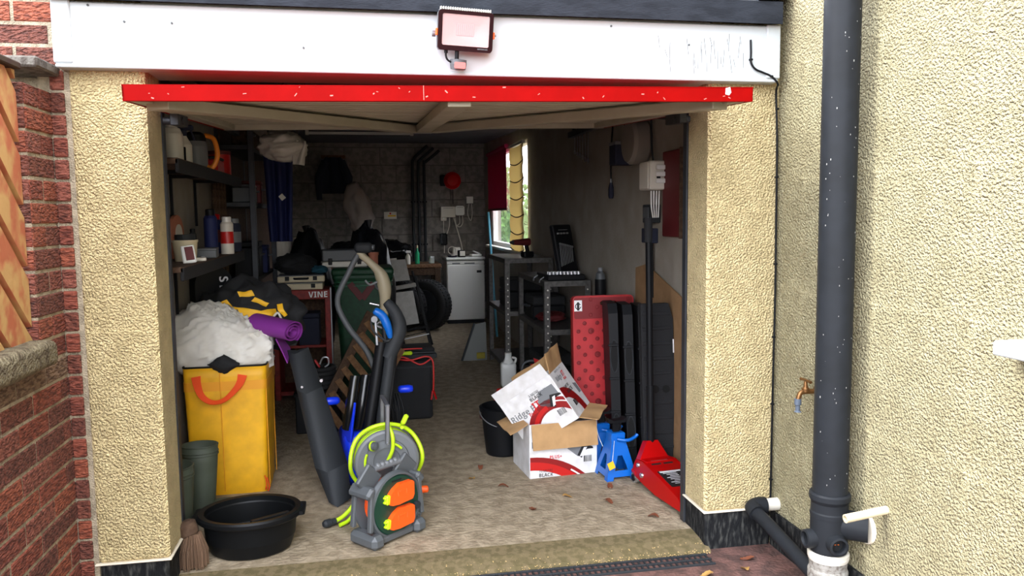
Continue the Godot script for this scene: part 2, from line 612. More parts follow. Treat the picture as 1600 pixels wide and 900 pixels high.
func setting() -> void:
	# ground outside, with the slab of the garage and its mossy threshold
	wall_box("ground", v(-4, -0.3, -12), v(6, -0.035, 9), M.paving, "reddish stained concrete of the drive with dead leaves")
	wall_box("floor", v(-1.3, -0.3, -7.45), v(1.31, 0.0, -0.145), M.slab, "worn brown concrete floor of the garage")
	var t := B.new()
	t.prism(PackedVector2Array([v2(0.145, 0), v2(0.06, -0.006), v2(-0.01, -0.024), v2(-0.05, -0.05), v2(-0.05, -0.2), v2(0.145, -0.2)]), 2.36, Transform3D(Basis(v(0, 0, -1), v(0, 1, 0), v(1, 0, 0)), v(-0.12, 0, 0)))
	struct("threshold", t, M.threshold, "mossy sloping concrete threshold in front of the garage floor").set_meta("kind", "structure")
	# front piers with plinth and drip bead
	for s in [[-1.285, -1.04, "left", "yellow textured rendered pier beside the brick wall"], [1.04, 1.345, "right", "yellow textured rendered pier beside the black soil pipe"]]:
		var b := B.new()
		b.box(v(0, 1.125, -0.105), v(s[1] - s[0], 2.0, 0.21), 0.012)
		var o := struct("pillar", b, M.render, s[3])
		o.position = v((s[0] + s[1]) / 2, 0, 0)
		var p := B.new()
		p.box(v(0, 0.01, -0.11), v(s[1] - s[0] - 0.012, 0.24, 0.212), 0.01)
		part(o, "plinth", p, M.plinth, "dark weathered plinth")
		var d := B.new()
		d.box(v(0, 0.1255, -0.104), v(s[1] - s[0] + 0.014, 0.006, 0.226), 0.002)
		part(o, "drip_bead", d, M.bead)
	# lintel, fascia and the roof edge
	var li := wall_box("lintel", v(-1.04, 1.872, -0.21), v(1.04, 2.1, 0.0), M.off_white, "pale lintel over the garage opening")
	li.name = "lintel"
	var fb := B.new()
	fb.box(v(0, 1.976, 0.027), v(2.6, 0.214, 0.05), 0.006)
	fb.box(v(0, 1.872, 0.02), v(2.6, 0.012, 0.075), 0.003)
	var fa := struct("trim_1", fb, M.fascia, "white plastic fascia board over the garage opening")
	for s in [-1, 1]:
		var e := B.new()
		e.box(v(s * (1.275 if s < 0 else 1.279), 1.983, 0.034), v(0.058, 0.205, 0.05), 0.004)
		part(fa, "end_cap", e, M.fascia)
	var pin := B.new()
	pin.cyl(v(0, 0, -0.002), v(0, 0, 0.002), 0.004, 8)
	var pinm := pin.done()
	for q in [[-1.19, 2.07], [-1.08, 2.02], [-0.93, 2.02], [-0.5, 1.95], [0.62, 2.06], [0.93, 2.0], [1.265, 1.925]]:
		part(fa, "fixing_pin", pinm, M.scuff).position = v(q[0], q[1], 0.053)
	var sc := B.new()
	rng.seed = 5
	for i in 26:
		var x := rng.randf_range(0.78, 1.2)
		var y := rng.randf_range(1.93, 2.05)
		var l := rng.randf_range(0.02, 0.07)
		sc.bar(v(x, y, 0.0523), v(x + rng.randf_range(-0.006, 0.01), y - l, 0.0523), 0.0014, 0.0006, Vector3.BACK, 0.0)
	part(fa, "scuff_mark", sc, M.scuff).set_meta("kind", "stuff")
	var rf := B.new()
	rf.prism(PackedVector2Array([v2(-0.085, 2.082), v2(-0.085, 2.165), v2(-0.05, 2.178), v2(7.5, 2.41), v2(7.5, 2.32), v2(0.0, 2.1)]), 2.62, Transform3D(Basis(v(0, 0, -1), v(0, 1, 0), v(1, 0, 0)), v(-0.01, 0, 0)))
	struct("roof", rf, M.felt, "flat garage roof with a dark felt edge")
	var fl := B.new()
	fl.sheet(func(a: float, b: float) -> Vector3: return v(1.2 + 0.15 * a, 2.172 + 0.05 * a * a + 0.004 * sin(b * 9), 0.09 - b * 2.5), 8, 24, 0.006)
	struct("trim_2", fl, M.felt, "lead flashing between the flat roof and the house wall")
	# the garage shell
	wall_box("wall_garage_left", v(-1.36, -0.1, -7.45), v(-1.24, 2.4, -0.21), M.inner_wall, "pale painted inner wall of the garage behind the shelves")
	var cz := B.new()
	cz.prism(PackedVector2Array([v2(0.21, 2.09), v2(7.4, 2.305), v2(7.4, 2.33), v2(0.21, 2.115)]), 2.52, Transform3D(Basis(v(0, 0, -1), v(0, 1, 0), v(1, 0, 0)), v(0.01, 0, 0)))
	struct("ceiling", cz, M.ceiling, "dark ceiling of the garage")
	# right wall with the window opening
	var wr := B.new()
	wr.box(v(1.32, 1.1, -2.395), v(0.12, 2.6, 4.37), 0.0)
	wr.box(v(1.32, 0.4, -5.7), v(0.12, 1.2, 2.24), 0.0)
	wr.box(v(1.32, 2.25, -5.7), v(0.12, 0.3, 2.24), 0.0)
	wr.box(v(1.32, 1.1, -7.135), v(0.12, 2.6, 0.63), 0.0)
	struct("wall_garage_right", wr, M.inner_wall, "dim painted inner wall of the garage with a window near its far end")
	# back wall of blocks
	var bw := wall_box("wall_back", v(-1.36, -0.1, -7.5), v(1.38, 2.5, -7.36), M.block_joint, "grey blockwork end wall of the garage")
	var bm := []
	for i in 2:
		var b := B.new()
		b.box(v(0, 0, 0), v(1, 0.215, 0.02), 0.005)
		bm.append(b.done())
	for r in 11:
		var x := -1.24 - (0.2 if r % 2 else 0.0)
		while x < 1.25:
			var a: float = max(x, -1.24)
			var e: float = min(x + 0.44, 1.26)
			var p := part(bw, "block", bm[r % 2], M.block)
			p.transform = Transform3D(Basis.from_scale(v(e - a, 1, 1)), v((a + e) / 2 - 0.01, 0.1 + 0.1125 + r * 0.225, 0.07 + rng.randf_range(0.0, 0.004)))
			x += 0.45
	# house wall on the right of the drive
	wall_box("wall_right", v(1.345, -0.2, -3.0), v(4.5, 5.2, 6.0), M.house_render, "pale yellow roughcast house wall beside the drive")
	var pl := wall_box("trim_3", v(1.335, -0.2, 0.0), v(1.36, 0.115, 6.0), M.plinth, "dark plinth strip at the foot of the house wall")
	pl.name = "trim_3"
	# brick boundary wall with its pier, copings and the wall behind
	rng.seed = 11
	var bl := B.new()
	bl.box(v(-1.445, 0.43, 1.25), v(0.2, 0.95, 2.5), 0.0)
	bl.box(v(-1.445, 1.34, 0.105), v(0.2, 0.87, 0.21), 0.0)
	var wl := struct("wall_left", bl, M.mortar, "red brick boundary wall with a taller pier against the garage")
	bricks_on(wl, v(-1.345, -0.005, 1.15), v(0, 0, -1), v(1, 0, 0), 1.15, 0, 12, 0.04, true)
	bricks_on(wl, v(-1.345, -0.005, 0.21), v(0, 0, -1), v(1, 0, 0), 0.21, 12, 12)
	bricks_on(wl, v(-1.545, -0.005, 0.21), v(1, 0, 0), v(0, 0, 1), 0.2, 12, 12, 0.1)
	var st := B.new()
	st.box(v(-1.33, 0.9, -0.06), v(0.1, 1.95, 0.11), 0.0)
	var ws := struct("wall_strip", st, M.mortar, "narrow strip of red brick beside the yellow pier")
	for r in 25:
		var b := B.new()
		b.box(Vector3.ZERO, v(0.044, 0.0655, 0.03), 0.004)
		part(ws, "brick", b, M["brick%d" % (rng.randi() % 6)]).position = v(-1.319, 0.0325 + r * 0.075, -0.012 + rng.randf_range(0, 0.004))
	var stones := []
	var cn := fnoise(4, 9.0)
	for i in 3:
		var cp := B.new()
		var z0 := 0.225 + i * 0.62
		cp.ball(func(d: Vector3) -> Vector3:
			var q := Vector3(signf(d.x) * 0.12, signf(d.y) * 0.018, signf(d.z) * 0.285) + d * 0.022
			var w := v(-1.43, 0.94, z0 + 0.307) + q
			return w + d * cn.get_noise_3dv(w) * 0.014, 40, 24)
		stones.append(cp)
	var co := struct("coping", stones[0], M.coping, "rough mossy stone coping on the low brick wall")
	for i in [1, 2]:
		part(co, "coping_stone", stones[i], M.coping)
	var cc := B.new()
	cc.box(v(-1.43, 1.86, 0.075), v(0.245, 0.034, 0.225), 0.006)
	mat("slate", Color(0.38, 0.36, 0.33), 0.85, {tex = texture_store["dirt"], bump_tex = texture_store["grain"], bump = 0.2, world = true, scale = Vector3(2, 2, 2)})
	struct("pier_cap", cc, M.slate, "thin dark slab capping the brick pier")
	var hb := B.new()
	hb.box(v(-2.3, 2.2, -0.16), v(1.96, 4.6, 0.26), 0.0)
	var wh := struct("wall_house_left", hb, M.mortar, "red brick house wall rising behind the brick pier")
	bricks_on(wh, v(-2.4, 0.0, -0.03), v(1, 0, 0), v(0, 0, 1), 1.082, 25, 9, 0.06)
	# fence on the low wall
	var fe := thing("fence_panel", "orange-brown timber fence panel of slanting boards on the low brick wall", "fence", v(-1.37, 0.965, 0.0))
	var y0 := 0.0
	var y1 := 0.86
	for i in 9:
		# boards fall at 45 degrees towards the garage
		var c := -0.75 + i * 0.194
		var poly := PackedVector2Array([v2(-0.2, c - 0.2), v2(3.2, c + 3.2), v2(3.2, c + 3.2 + 0.152), v2(-0.2, c - 0.2 + 0.152)])
		var clip := Geometry2D.intersect_polygons(poly, PackedVector2Array([v2(0.225, y0), v2(1.1, y0), v2(1.1, y1), v2(0.225, y1)]))
		for q in clip:
			var b := B.new()
			b.prism(q, 0.022, Transform3D(Basis(v(0, 0, 1), v(0, 1, 0), v(-1, 0, 0)), Vector3.ZERO))
			part(fe, "board", b, M.fence)
	var bk := B.new()
	bk.box(v(-0.02, 0.43, 0.66), v(0.012, 0.86, 0.87), 0.0)
	part(fe, "backing", bk, M.fence_dark)
	var rl := B.new()
	rl.box(v(0.0, 0.872, 0.66), v(0.06, 0.022, 0.88), 0.004)
	part(fe, "rail", rl, M.fence_dark)


func v2(x: float, y: float) -> Vector2:
	return Vector2(x, y)


func _ready() -> void:
	var cam := Camera3D.new()
	cam.name = "camera"
	cam.fov = rad_to_deg(2.0 * atan(450.0 / 1220.0))
	cam.position = v(-0.305, 1.358, 2.932)
	cam.rotation = v(-0.0924, -0.1841, -0.0115)
	cam.near = 0.05
	add_child(cam)
	cam.current = true
	var we := WorldEnvironment.new()
	we.name = "environment"
	var env := Environment.new()
	var sky := Sky.new()
	var sm := ProceduralSkyMaterial.new()
	sm.sky_top_color = Color(0.93, 0.95, 1.0)
	sm.sky_horizon_color = Color(0.95, 0.96, 0.98)
	sm.ground_bottom_color = Color(0.35, 0.33, 0.31)
	sm.ground_horizon_color = Color(0.5, 0.49, 0.48)
	sky.sky_material = sm
	env.background_mode = Environment.BG_SKY
	env.sky = sky
	env.tonemap_mode = Environment.TONE_MAPPER_LINEAR
	env.tonemap_exposure = 10.0
	env.sdfgi_enabled = true
	env.ssao_enabled = true
	env.ssil_enabled = true
	we.environment = env
	add_child(we)
	# the bright part of the overcast sky, up over the boundary wall
	var sun := DirectionalLight3D.new()
	sun.name = "hazy_sun"
	sun.light_energy = 0.14
	sun.light_color = Color(1.0, 0.98, 0.94)
	sun.light_angular_distance = 22.0
	sun.shadow_enabled = true
	sun.sky_mode = DirectionalLight3D.SKY_MODE_LIGHT_ONLY
	add_child(sun)
	sun.look_at_from_position(Vector3.ZERO, v(0.76, -0.62, 0.02))
	rng.seed = 7
	materials()
	setting()
	garage_door()
	soil_pipe()
	outside_fittings()
	drain_and_leaves()
	left_front()
	yellow_bag()
	left_shelves()
	left_middle()
	pressure_washer()
	reels()
	cartons()
	stands_and_jack()
	ramps()
	right_wall()
	shelving()
	back_wall_things()
	window_end()
	back_bench()


func garage_door() -> void:
	var a := v(-0.99, 1.703, 0.45)
	var c := v(0.99, 1.731, 0.45)
	var mid := (a + c) / 2
	var back := v(0.0, 1.815, -1.25)
	var x := (c - a).normalized()
	var z := (mid - back).normalized()
	var y := z.cross(x).normalized()
	x = y.cross(z)
	var d := Node3D.new()
	d.name = "door_1"
	d.set_meta("kind", "structure")
	d.set_meta("label", "red up-and-over garage door swung open overhead")
	add_child(d)
	d.transform = Transform3D(Basis(x, y, z), mid)
	var w := 1.98
	var l := (mid - back).length()
	var b := B.new()
	b.box(v(0, 0.046, -l / 2), v(w, 0.004, l), 0.0)
	b.box(v(0, 0.024, -0.003), v(w, 0.048, 0.006), 0.0015)
	b.box(v(-w / 2 + 0.003, 0.024, -l / 2), v(0.006, 0.048, l), 0.0015)
	b.box(v(w / 2 - 0.003, 0.024, -l / 2), v(0.006, 0.048, l), 0.0015)
	b.box(v(0, 0.0015, -0.012), v(w, 0.003, 0.024), 0.001)
	part(d, "skin", b, M.door_red)
	b = B.new()
	# the inside of the pressed sheet: shallow ribs along the width
	var poly := PackedVector2Array()
	var n := 17
	for i in n:
		var p := 0.05 + (l - 0.1) * i / n
		var q := (l - 0.1) / n
		poly.append_array([v2(p, 0.033), v2(p + q * 0.5, 0.033), v2(p + q * 0.56, 0.026), v2(p + q * 0.94, 0.026)])
	poly.append_array([v2(l - 0.05, 0.042), v2(l - 0.05, 0.0435), v2(0.05, 0.0435)])
	b.prism(poly, w - 0.1, Transform3D(Basis(v(0, 0, -1), v(0, 1, 0), v(1, 0, 0)), Vector3.ZERO))
	part(d, "ribbed_sheet", b, M.door_under)
	for e in [-1, 1]:
		b = B.new()
		b.box(v(e * (w / 2 - 0.035), 0.02, -l / 2), v(0.05, 0.038, l - 0.06), 0.002)
		part(d, "side_rail", b, M.door_under)
		b = B.new()
		b.bar(v(e * (w / 2 - 0.07), 0.0, -0.1), v(e * 0.04, -0.004, -l + 0.05), 0.085, 0.036)
		part(d, "brace", b, M.door_under)
		b = B.new()
		b.box(v(e * (w / 2 - 0.02), -0.014, -0.62), v(0.03, 0.05, 0.16), 0.003)
		b.cyl(v(e * (w / 2 - 0.04), -0.02, -0.6), v(e * (w / 2 + 0.03), -0.02, -0.6), 0.014)
		b.bar(v(e * (w / 2 + 0.02), -0.02, -0.6), v(e * (w / 2 + 0.035), 0.02, -1.0), 0.025, 0.006, Vector3.RIGHT)
		part(d, "lift_arm", b, M.dark_steel)
	b = B.new()
	b.box(v(0, 0.02, -l + 0.02), v(w, 0.04, 0.04), 0.002)
	part(d, "back_rail", b, M.door_under)
	b = B.new()
	b.bar(v(0.0, 0.004, -0.03), v(0.0, -0.004, -l + 0.04), 0.075, 0.036)
	part(d, "centre_rail", b, M.door_under)
	b = B.new()
	b.box(v(0.0, -0.012, -l + 0.06), v(0.1, 0.025, 0.05), 0.003)
	b.cyl(v(0.07, -0.02, -l + 0.06), v(0.07, 0.0, -l + 0.06), 0.012)
	part(d, "latch", b, M.zinc)
	b = B.new()
	b.prism(PackedVector2Array([v2(-0.009, 0.01), v2(0.006, 0.013), v2(0.01, -0.004), v2(0.003, -0.013), v2(-0.01, -0.01)]), 0.0015)
	part(d, "bare_patch", b, M.print_white, "white patch where the red paint is missing").position = v(0.9, 0.034, 0.0005)
	b = B.new()
	rng.seed = 31
	for i in 26:
		b.box(v(rng.randf_range(-0.95, 0.95), rng.randf_range(0.006, 0.044), 0.0002), v(rng.randf_range(0.002, 0.012), rng.randf_range(0.0015, 0.004), 0.0006), 0.0, Basis.from_euler(v(0, 0, rng.randf_range(-1, 1))))
	b.box(v(-0.115, 0.026, 0.0002), v(0.002, 0.044, 0.0006), 0.0)
	part(d, "paint_chips", b, mat("chip", Color(0.8, 0.45, 0.4), 0.6)).set_meta("kind", "stuff")
	# frame posts at the jambs
	for e in [-1, 1]:
		b = B.new()
		b.box(v(0, 0.95, 0), v(0.012, 1.9, 0.04), 0.002)
		b.box(v(e * 0.02, 0.95, -0.022), v(0.045, 1.9, 0.006), 0.001)
		var o := struct("door_frame", b, M.dark_steel, "dark steel post of the garage door frame")
		o.position = v(e * 1.044, 0, -0.232)
	for e in [-1, 1]:
		b = B.new()
		b.box(v(0, 0, -1.05), v(0.035, 0.04, 2.1), 0.002)
		b.box(v(0, 0.13, -2.0), v(0.02, 0.26, 0.02), 0.001)
		var o := struct("door_track", b, M.dark_steel, "steel track of the garage door under the ceiling")
		o.position = v(e * 1.09, 1.9, -0.22)


func soil_pipe() -> void:
	var o := thing("soil_pipe", "thick black soil pipe standing in front of the yellow house wall", "drainpipe", v(1.25, -0.035, 0.55))
	var b := B.new()
	b.lathe([v2(0, 0.38), v2(0.0585, 0.38), v2(0.0585, 4.6), v2(0, 4.6)], Transform3D(), 32)
	var p := part(o, "pipe", b, M.soil_black)
	rng.seed = 21
	var f := B.new()
	for i in 90:
		var a := rng.randf_range(-1.3, 1.3) + 2.55 - PI / 2 + 0.6
		var y := rng.randf_range(0.45, 2.3)
		var d := v(cos(a), 0, sin(a))
		var l := 0.0012 * rng.randf_range(0.7, 2.2)
		f.box(d * 0.0586 + v(0, y, 0), v(0.0006, l * rng.randf_range(1, 3), l), 0.0, Basis(d, Vector3.UP, d.cross(Vector3.UP)))
	part(p, "paint_fleck", f, M.paint_fleck).set_meta("kind", "stuff")
	b = B.new()
	b.lathe([v2(0, 0.345), v2(0.064, 0.345), v2(0.064, 0.36), v2(0.0615, 0.365), v2(0.0615, 0.395), v2(0.0645, 0.4), v2(0.0685, 0.408), v2(0.0685, 0.424), v2(0.064, 0.43), v2(0.0, 0.43)], Transform3D(), 32)
	part(o, "socket", b, M.soil_black)
	b = B.new()
	b.lathe([v2(0, 0.2), v2(0.058, 0.2), v2(0.062, 0.23), v2(0.0625, 0.345), v2(0, 0.345)], Transform3D(), 32)
	var body := part(o, "junction", b, M.soil_black)
	for k in [-62.0, 24.0]:
		var a := deg_to_rad(k)
		var d := v(-0.547, 0, 0.837) * cos(a) + v(0.837, 0, 0.547) * sin(a)
		b = B.new()
		var xf := Transform3D(Basis(d.cross(Vector3.UP), d, Vector3.UP), v(0, 0.265, 0) + d * 0.05)
		b.lathe([v2(0.022, 0.0), v2(0.034, 0.0), v2(0.032, 0.036), v2(0.025, 0.038), v2(0.022, 0.03)], xf, 20, false, true)
		var boss := part(body, "boss", b, M.soil_black)
		b = B.new()
		b.lathe([v2(0, 0), v2(0.0225, 0), v2(0.0225, 0.012), v2(0, 0.012)], xf, 16)
		part(body, "boss_cap", b, M.hole)
		if k > 0:
			b = B.new()
			b.box(v(-0.006, 0.013, 0), v(0.005, 0.002, 0.002), 0.0)
			b.box(v(0.005, 0.013, 0), v(0.005, 0.002, 0.002), 0.0)
			var mk := part(body, "raised_mark", b, M.amber)
			mk.transform = xf
	b = B.new()
	var d2 := v(0.8, 0, 0.58).normalized()
	b.tube([v(0.02, 0.32, 0.01), v(0.055, 0.32, 0.04), v(0.1, 0.32, 0.075)], [0.05, 0.05, 0.05], 24)
	part(o, "branch", b, M.soil_black)
	b = B.new()
	b.lathe([v2(0, 0), v2(0.0555, 0), v2(0.053, 0.006), v2(0.0, 0.006)], Transform3D(Basis(v(0, 0, 1), v(-1, 0, 0), v(0, 1, 0)), v(0.094, 0.32, 0.07)), 24)
	part(o, "mortar_collar", b, M.bead)
	b = B.new()
	b.lathe([v2(0, 0.19), v2(0.066, 0.19), v2(0.069, 0.2), v2(0.069, 0.214), v2(0.064, 0.22), v2(0, 0.22)], Transform3D(), 32)
	part(o, "seal_ring", b, M.off_white)
	b = B.new()
	b.lathe([v2(0, -0.1), v2(0.075, -0.1), v2(0.075, 0.06), v2(0.068, 0.075), v2(0.062, 0.085), v2(0.062, 0.11), v2(0.067, 0.12), v2(0.067, 0.15), v2(0.062, 0.16), v2(0.064, 0.19), v2(0, 0.19)], Transform3D(), 32)
	part(o, "clay_socket", b, M.old_grey)


func outside_fittings() -> void:
	# waste pipe along the foot of the house wall
	var o := thing("waste_pipe", "black waste pipe sloping along the foot of the house wall", "pipe", v(1.24, 0, 0.04))
	var b := B.new()
	b.tube([v(-0.01, 0.142, 0.012), v(0.0, 0.12, 0.12), v(0.01, 0.062, 0.4), v(0.011, 0.058, 0.42)], 0.027, 18)
	part(o, "pipe", b, M.soil_black)
	b = B.new()
	b.tube(catmull([v(0.05, 0.152, -0.002), v(0.015, 0.152, -0.002), v(-0.008, 0.148, 0.008), v(-0.008, 0.138, 0.04)], 5), 0.034, 18)
	part(o, "elbow", b, M.soil_black)
	b = B.new()
	b.cyl(v(0.03, 0.152, -0.002), v(0.107, 0.154, -0.002), 0.026, 18)
	part(o, "stub", b, M.off_white)
	o = thing("overflow_pipe", "short cream overflow pipe sticking out of the house wall beside the black soil pipe", "pipe", v(1.345, 0.385, 0.72))
	b = B.new()
	var xf := Transform3D(Basis(v(0, 0, 1), v(-1, -0.12, -0.03), v(0, 1, 0)).orthonormalized(), Vector3.ZERO)
	b.lathe([v2(0.0105, 0.0), v2(0.014, 0.0), v2(0.014, 0.15), v2(0.0105, 0.15)], xf, 18, false, true)
	part(o, "pipe", b, M.cream)
	b = B.new()
	b.lathe([v2(0, 0.0), v2(0.011, 0.0), v2(0.011, 0.138), v2(0, 0.138)], xf, 12)
	part(o, "dark_bore", b, M.hole)
	# tap
	o = thing("garden_tap", "old brass garden tap with a grey hose connector on the house wall", "tap", v(1.345, 0.69, 0.31))
	b = B.new()
	b.lathe([v2(0, 0), v2(0.02, 0), v2(0.018, 0.008), v2(0.0, 0.008)], Transform3D(Basis(v(0, 0, 1), v(-1, 0, 0), v(0, 1, 0)), Vector3.ZERO), 16)
	b.tube(catmull([v(0.0, 0, 0), v(-0.045, 0.0, 0), v(-0.07, -0.004, 0), v(-0.08, -0.03, 0)], 5), 0.0095, 14)
	b.lathe([v2(0, 0.0), v2(0.014, 0.0), v2(0.014, 0.012), v2(0.009, 0.018), v2(0.006, 0.04), v2(0, 0.04)], Transform3D(Basis(), v(-0.05, 0.0, 0)), 14)
	part(o, "body", b, M.brass)
	b = B.new()
	b.tube([v(-0.05, 0.042, -0.034), v(-0.05, 0.045, 0), v(-0.05, 0.042, 0.034)], [0.006, 0.004, 0.006], 10)
	part(o, "handle", b, M.brass)
	b = B.new()
	b.lathe([v2(0, 0), v2(0.013, 0), v2(0.013, 0.022), v2(0.009, 0.026), v2(0.009, 0.045), v2(0.014, 0.05), v2(0, 0.05)].map(func(q): return v2(q.x, -q.y)), Transform3D(Basis(), v(-0.08, -0.025, 0)), 14)
	part(o, "hose_connector", b, M.tap_grey)
	# sill at the edge of the picture
	b = B.new()
	b.box(v(0, 0, 0), v(0.12, 0.032, 1.3), 0.006)
	b.box(v(-0.05, -0.012, 0), v(0.016, 0.02, 1.3), 0.004)
	var s := struct("window_sill", b, M.fascia, "white sill projecting from the yellow house wall")
	s.position = v(1.325, 1.01, 1.86)
	# black cable from the fascia down the corner
	o = thing("outdoor_cable", "thin black cable clipped down the corner between pier and house wall", "cable", v(1.33, 0.15, 0.012))
	b = B.new()
	var pts := catmull([v(-0.148, 1.875, 0.045), v(-0.147, 1.83, 0.047), v(-0.146, 1.79, 0.047), v(-0.128, 1.765, 0.047), v(-0.095, 1.752, 0.047), v(-0.06, 1.738, 0.047), v(-0.03, 1.71, 0.044), v(-0.012, 1.68, 0.0), v(-0.004, 1.5, 0.0), v(-0.002, 1.2, 0.001), v(0.001, 0.9, 0.0), v(-0.002, 0.6, 0.002), v(-0.002, 0.3, 0.0), v(-0.002, 0.0, 0.0)], 6)
	b.tube(pts, 0.0042, 8)
	part(o, "cable", b, M.black)
	b = B.new()
	b.box(v(0, 0, 0), v(0.014, 0.008, 0.012), 0.002)
	var clip := b.done()
	for q in [[-0.147, 1.80, 0.047], [-0.06, 1.738, 0.047], [-0.006, 1.62, 0], [-0.003, 1.35, 0], [0.0, 1.0, 0], [-0.002, 0.7, 0], [-0.002, 0.42, 0], [-0.002, 0.1, 0]]:
		part(o, "clip", clip, M.black).position = v(q[0], q[1], q[2])
	# floodlight
	o = thing("floodlight", "square floodlight with motion sensor on the white fascia", "lamp", v(0.062, 2.012, 0.1))
	o.rotation = v(0.16, 0.05, -0.035)
	b = B.new()
	b.prism(rounded(0.195, 0.134, 0.012), 0.018, Transform3D(Basis(), v(0, 0, -0.009)))
	b.box(v(0, 0.066, 0.006), v(0.19, 0.004, 0.02), 0.001)
	b.box(v(0, -0.066, 0.006), v(0.19, 0.004, 0.02), 0.001)
	b.box(v(0, 0, -0.022), v(0.12, 0.09, 0.02), 0.004)
	part(o, "housing", b, M.grey)
	b = B.new()
	for i in 22:
		b.box(v(-0.088 + i * 0.0084, 0.068, -0.002), v(0.003, 0.022, 0.026), 0.0006)
	part(o, "cooling_fins", b, M.off_white).set_meta("kind", "stuff")
	b = B.new()
	b.prism(with_holes(rounded(0.197, 0.136, 0.013), [rounded(0.168, 0.106, 0.004, v2(0, 0.002))]), 0.012, Transform3D(Basis(), v(0, 0, 0.018)))
	part(o, "frame", b, M.lamp_frame)
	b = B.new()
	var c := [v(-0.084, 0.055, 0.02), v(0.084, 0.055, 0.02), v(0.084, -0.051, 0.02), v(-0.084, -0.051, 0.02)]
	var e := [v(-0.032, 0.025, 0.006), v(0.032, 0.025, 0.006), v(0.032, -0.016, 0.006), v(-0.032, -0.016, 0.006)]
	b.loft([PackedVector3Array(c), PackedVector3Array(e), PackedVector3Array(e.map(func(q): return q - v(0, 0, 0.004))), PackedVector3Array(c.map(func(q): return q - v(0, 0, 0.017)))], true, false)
	part(o, "reflector", b, M.lamp_reflection_pink)
	b = B.new()
	b.box(v(0, 0.0045, 0.006), v(0.064, 0.041, 0.004), 0.001)
	var led := part(o, "diode_panel", b, mat("led", Color(0.55, 0.36, 0.36), 0.5))
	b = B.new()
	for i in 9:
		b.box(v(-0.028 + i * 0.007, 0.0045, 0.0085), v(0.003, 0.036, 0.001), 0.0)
	part(led, "diode_rows", b, M.lamp_reflection_pink).set_meta("kind", "stuff")
	b = B.new()
	b.box(v(0, 0.002, 0.0225), v(0.168, 0.106, 0.002), 0.0)
	part(o, "glass", b, M.glass)
	for s1 in [-1, 1]:
		b = B.new()
		b.box(v(s1 * 0.102, -0.008, 0.012), v(0.008, 0.024, 0.016), 0.002)
		part(o, "side_clip", b, M.orange)
		b = B.new()
		b.cyl(v(s1 * 0.1, -0.004, 0.0), v(s1 * 0.114, -0.006, 0.0), 0.004, 10)
		part(o, "pivot", b, M.zinc)
	b = B.new()
	b.lathe([v2(0, 0), v2(0.011, 0), v2(0.011, 0.012), v2(0, 0.012)], Transform3D(Basis(v(0, 1, 0), v(-1, 0, 0), v(0, 0, 1)), v(-0.104, -0.014, -0.006)), 14)
	part(o, "wing_nut", b, M.grey)
	b = B.new()
	b.cyl(v(-0.027, -0.066, 0.01), v(-0.026, -0.1, 0.01), 0.0075, 14)
	part(o, "sensor_stem", b, M.black)
	b = B.new()
	b.lathe([v2(0, 0), v2(0.027, 0.002), v2(0.03, 0.02), v2(0.03, 0.036), v2(0, 0.04)], Transform3D(Basis(), v(-0.02, -0.134, 0.008)), 6, false)
	var sn := part(o, "sensor", b, M.mid_grey)
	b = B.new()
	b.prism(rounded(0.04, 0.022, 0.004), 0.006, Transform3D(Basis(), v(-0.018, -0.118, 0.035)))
	part(sn, "sensor_lens", b, M.lamp_reflection_pink)
	b = B.new()
	b.tube(catmull([v(-0.066, -0.066, 0.01), v(-0.066, -0.085, 0.01), v(-0.06, -0.1, 0.01), v(-0.046, -0.108, 0.01)], 5), 0.0035, 8)
	b.cyl(v(-0.066, -0.062, 0.01), v(-0.066, -0.078, 0.01), 0.007, 10)
	part(o, "cable", b, M.black)
	lettering(o, "MOTION LED", 0.0045, v(0.062, -0.058, 0.0243), Basis(), M.grey)
	b = B.new()
	b.box(v(0, 0, -0.03), v(0.08, 0.05, 0.03), 0.003)
	part(o, "bracket", b, M.grey)


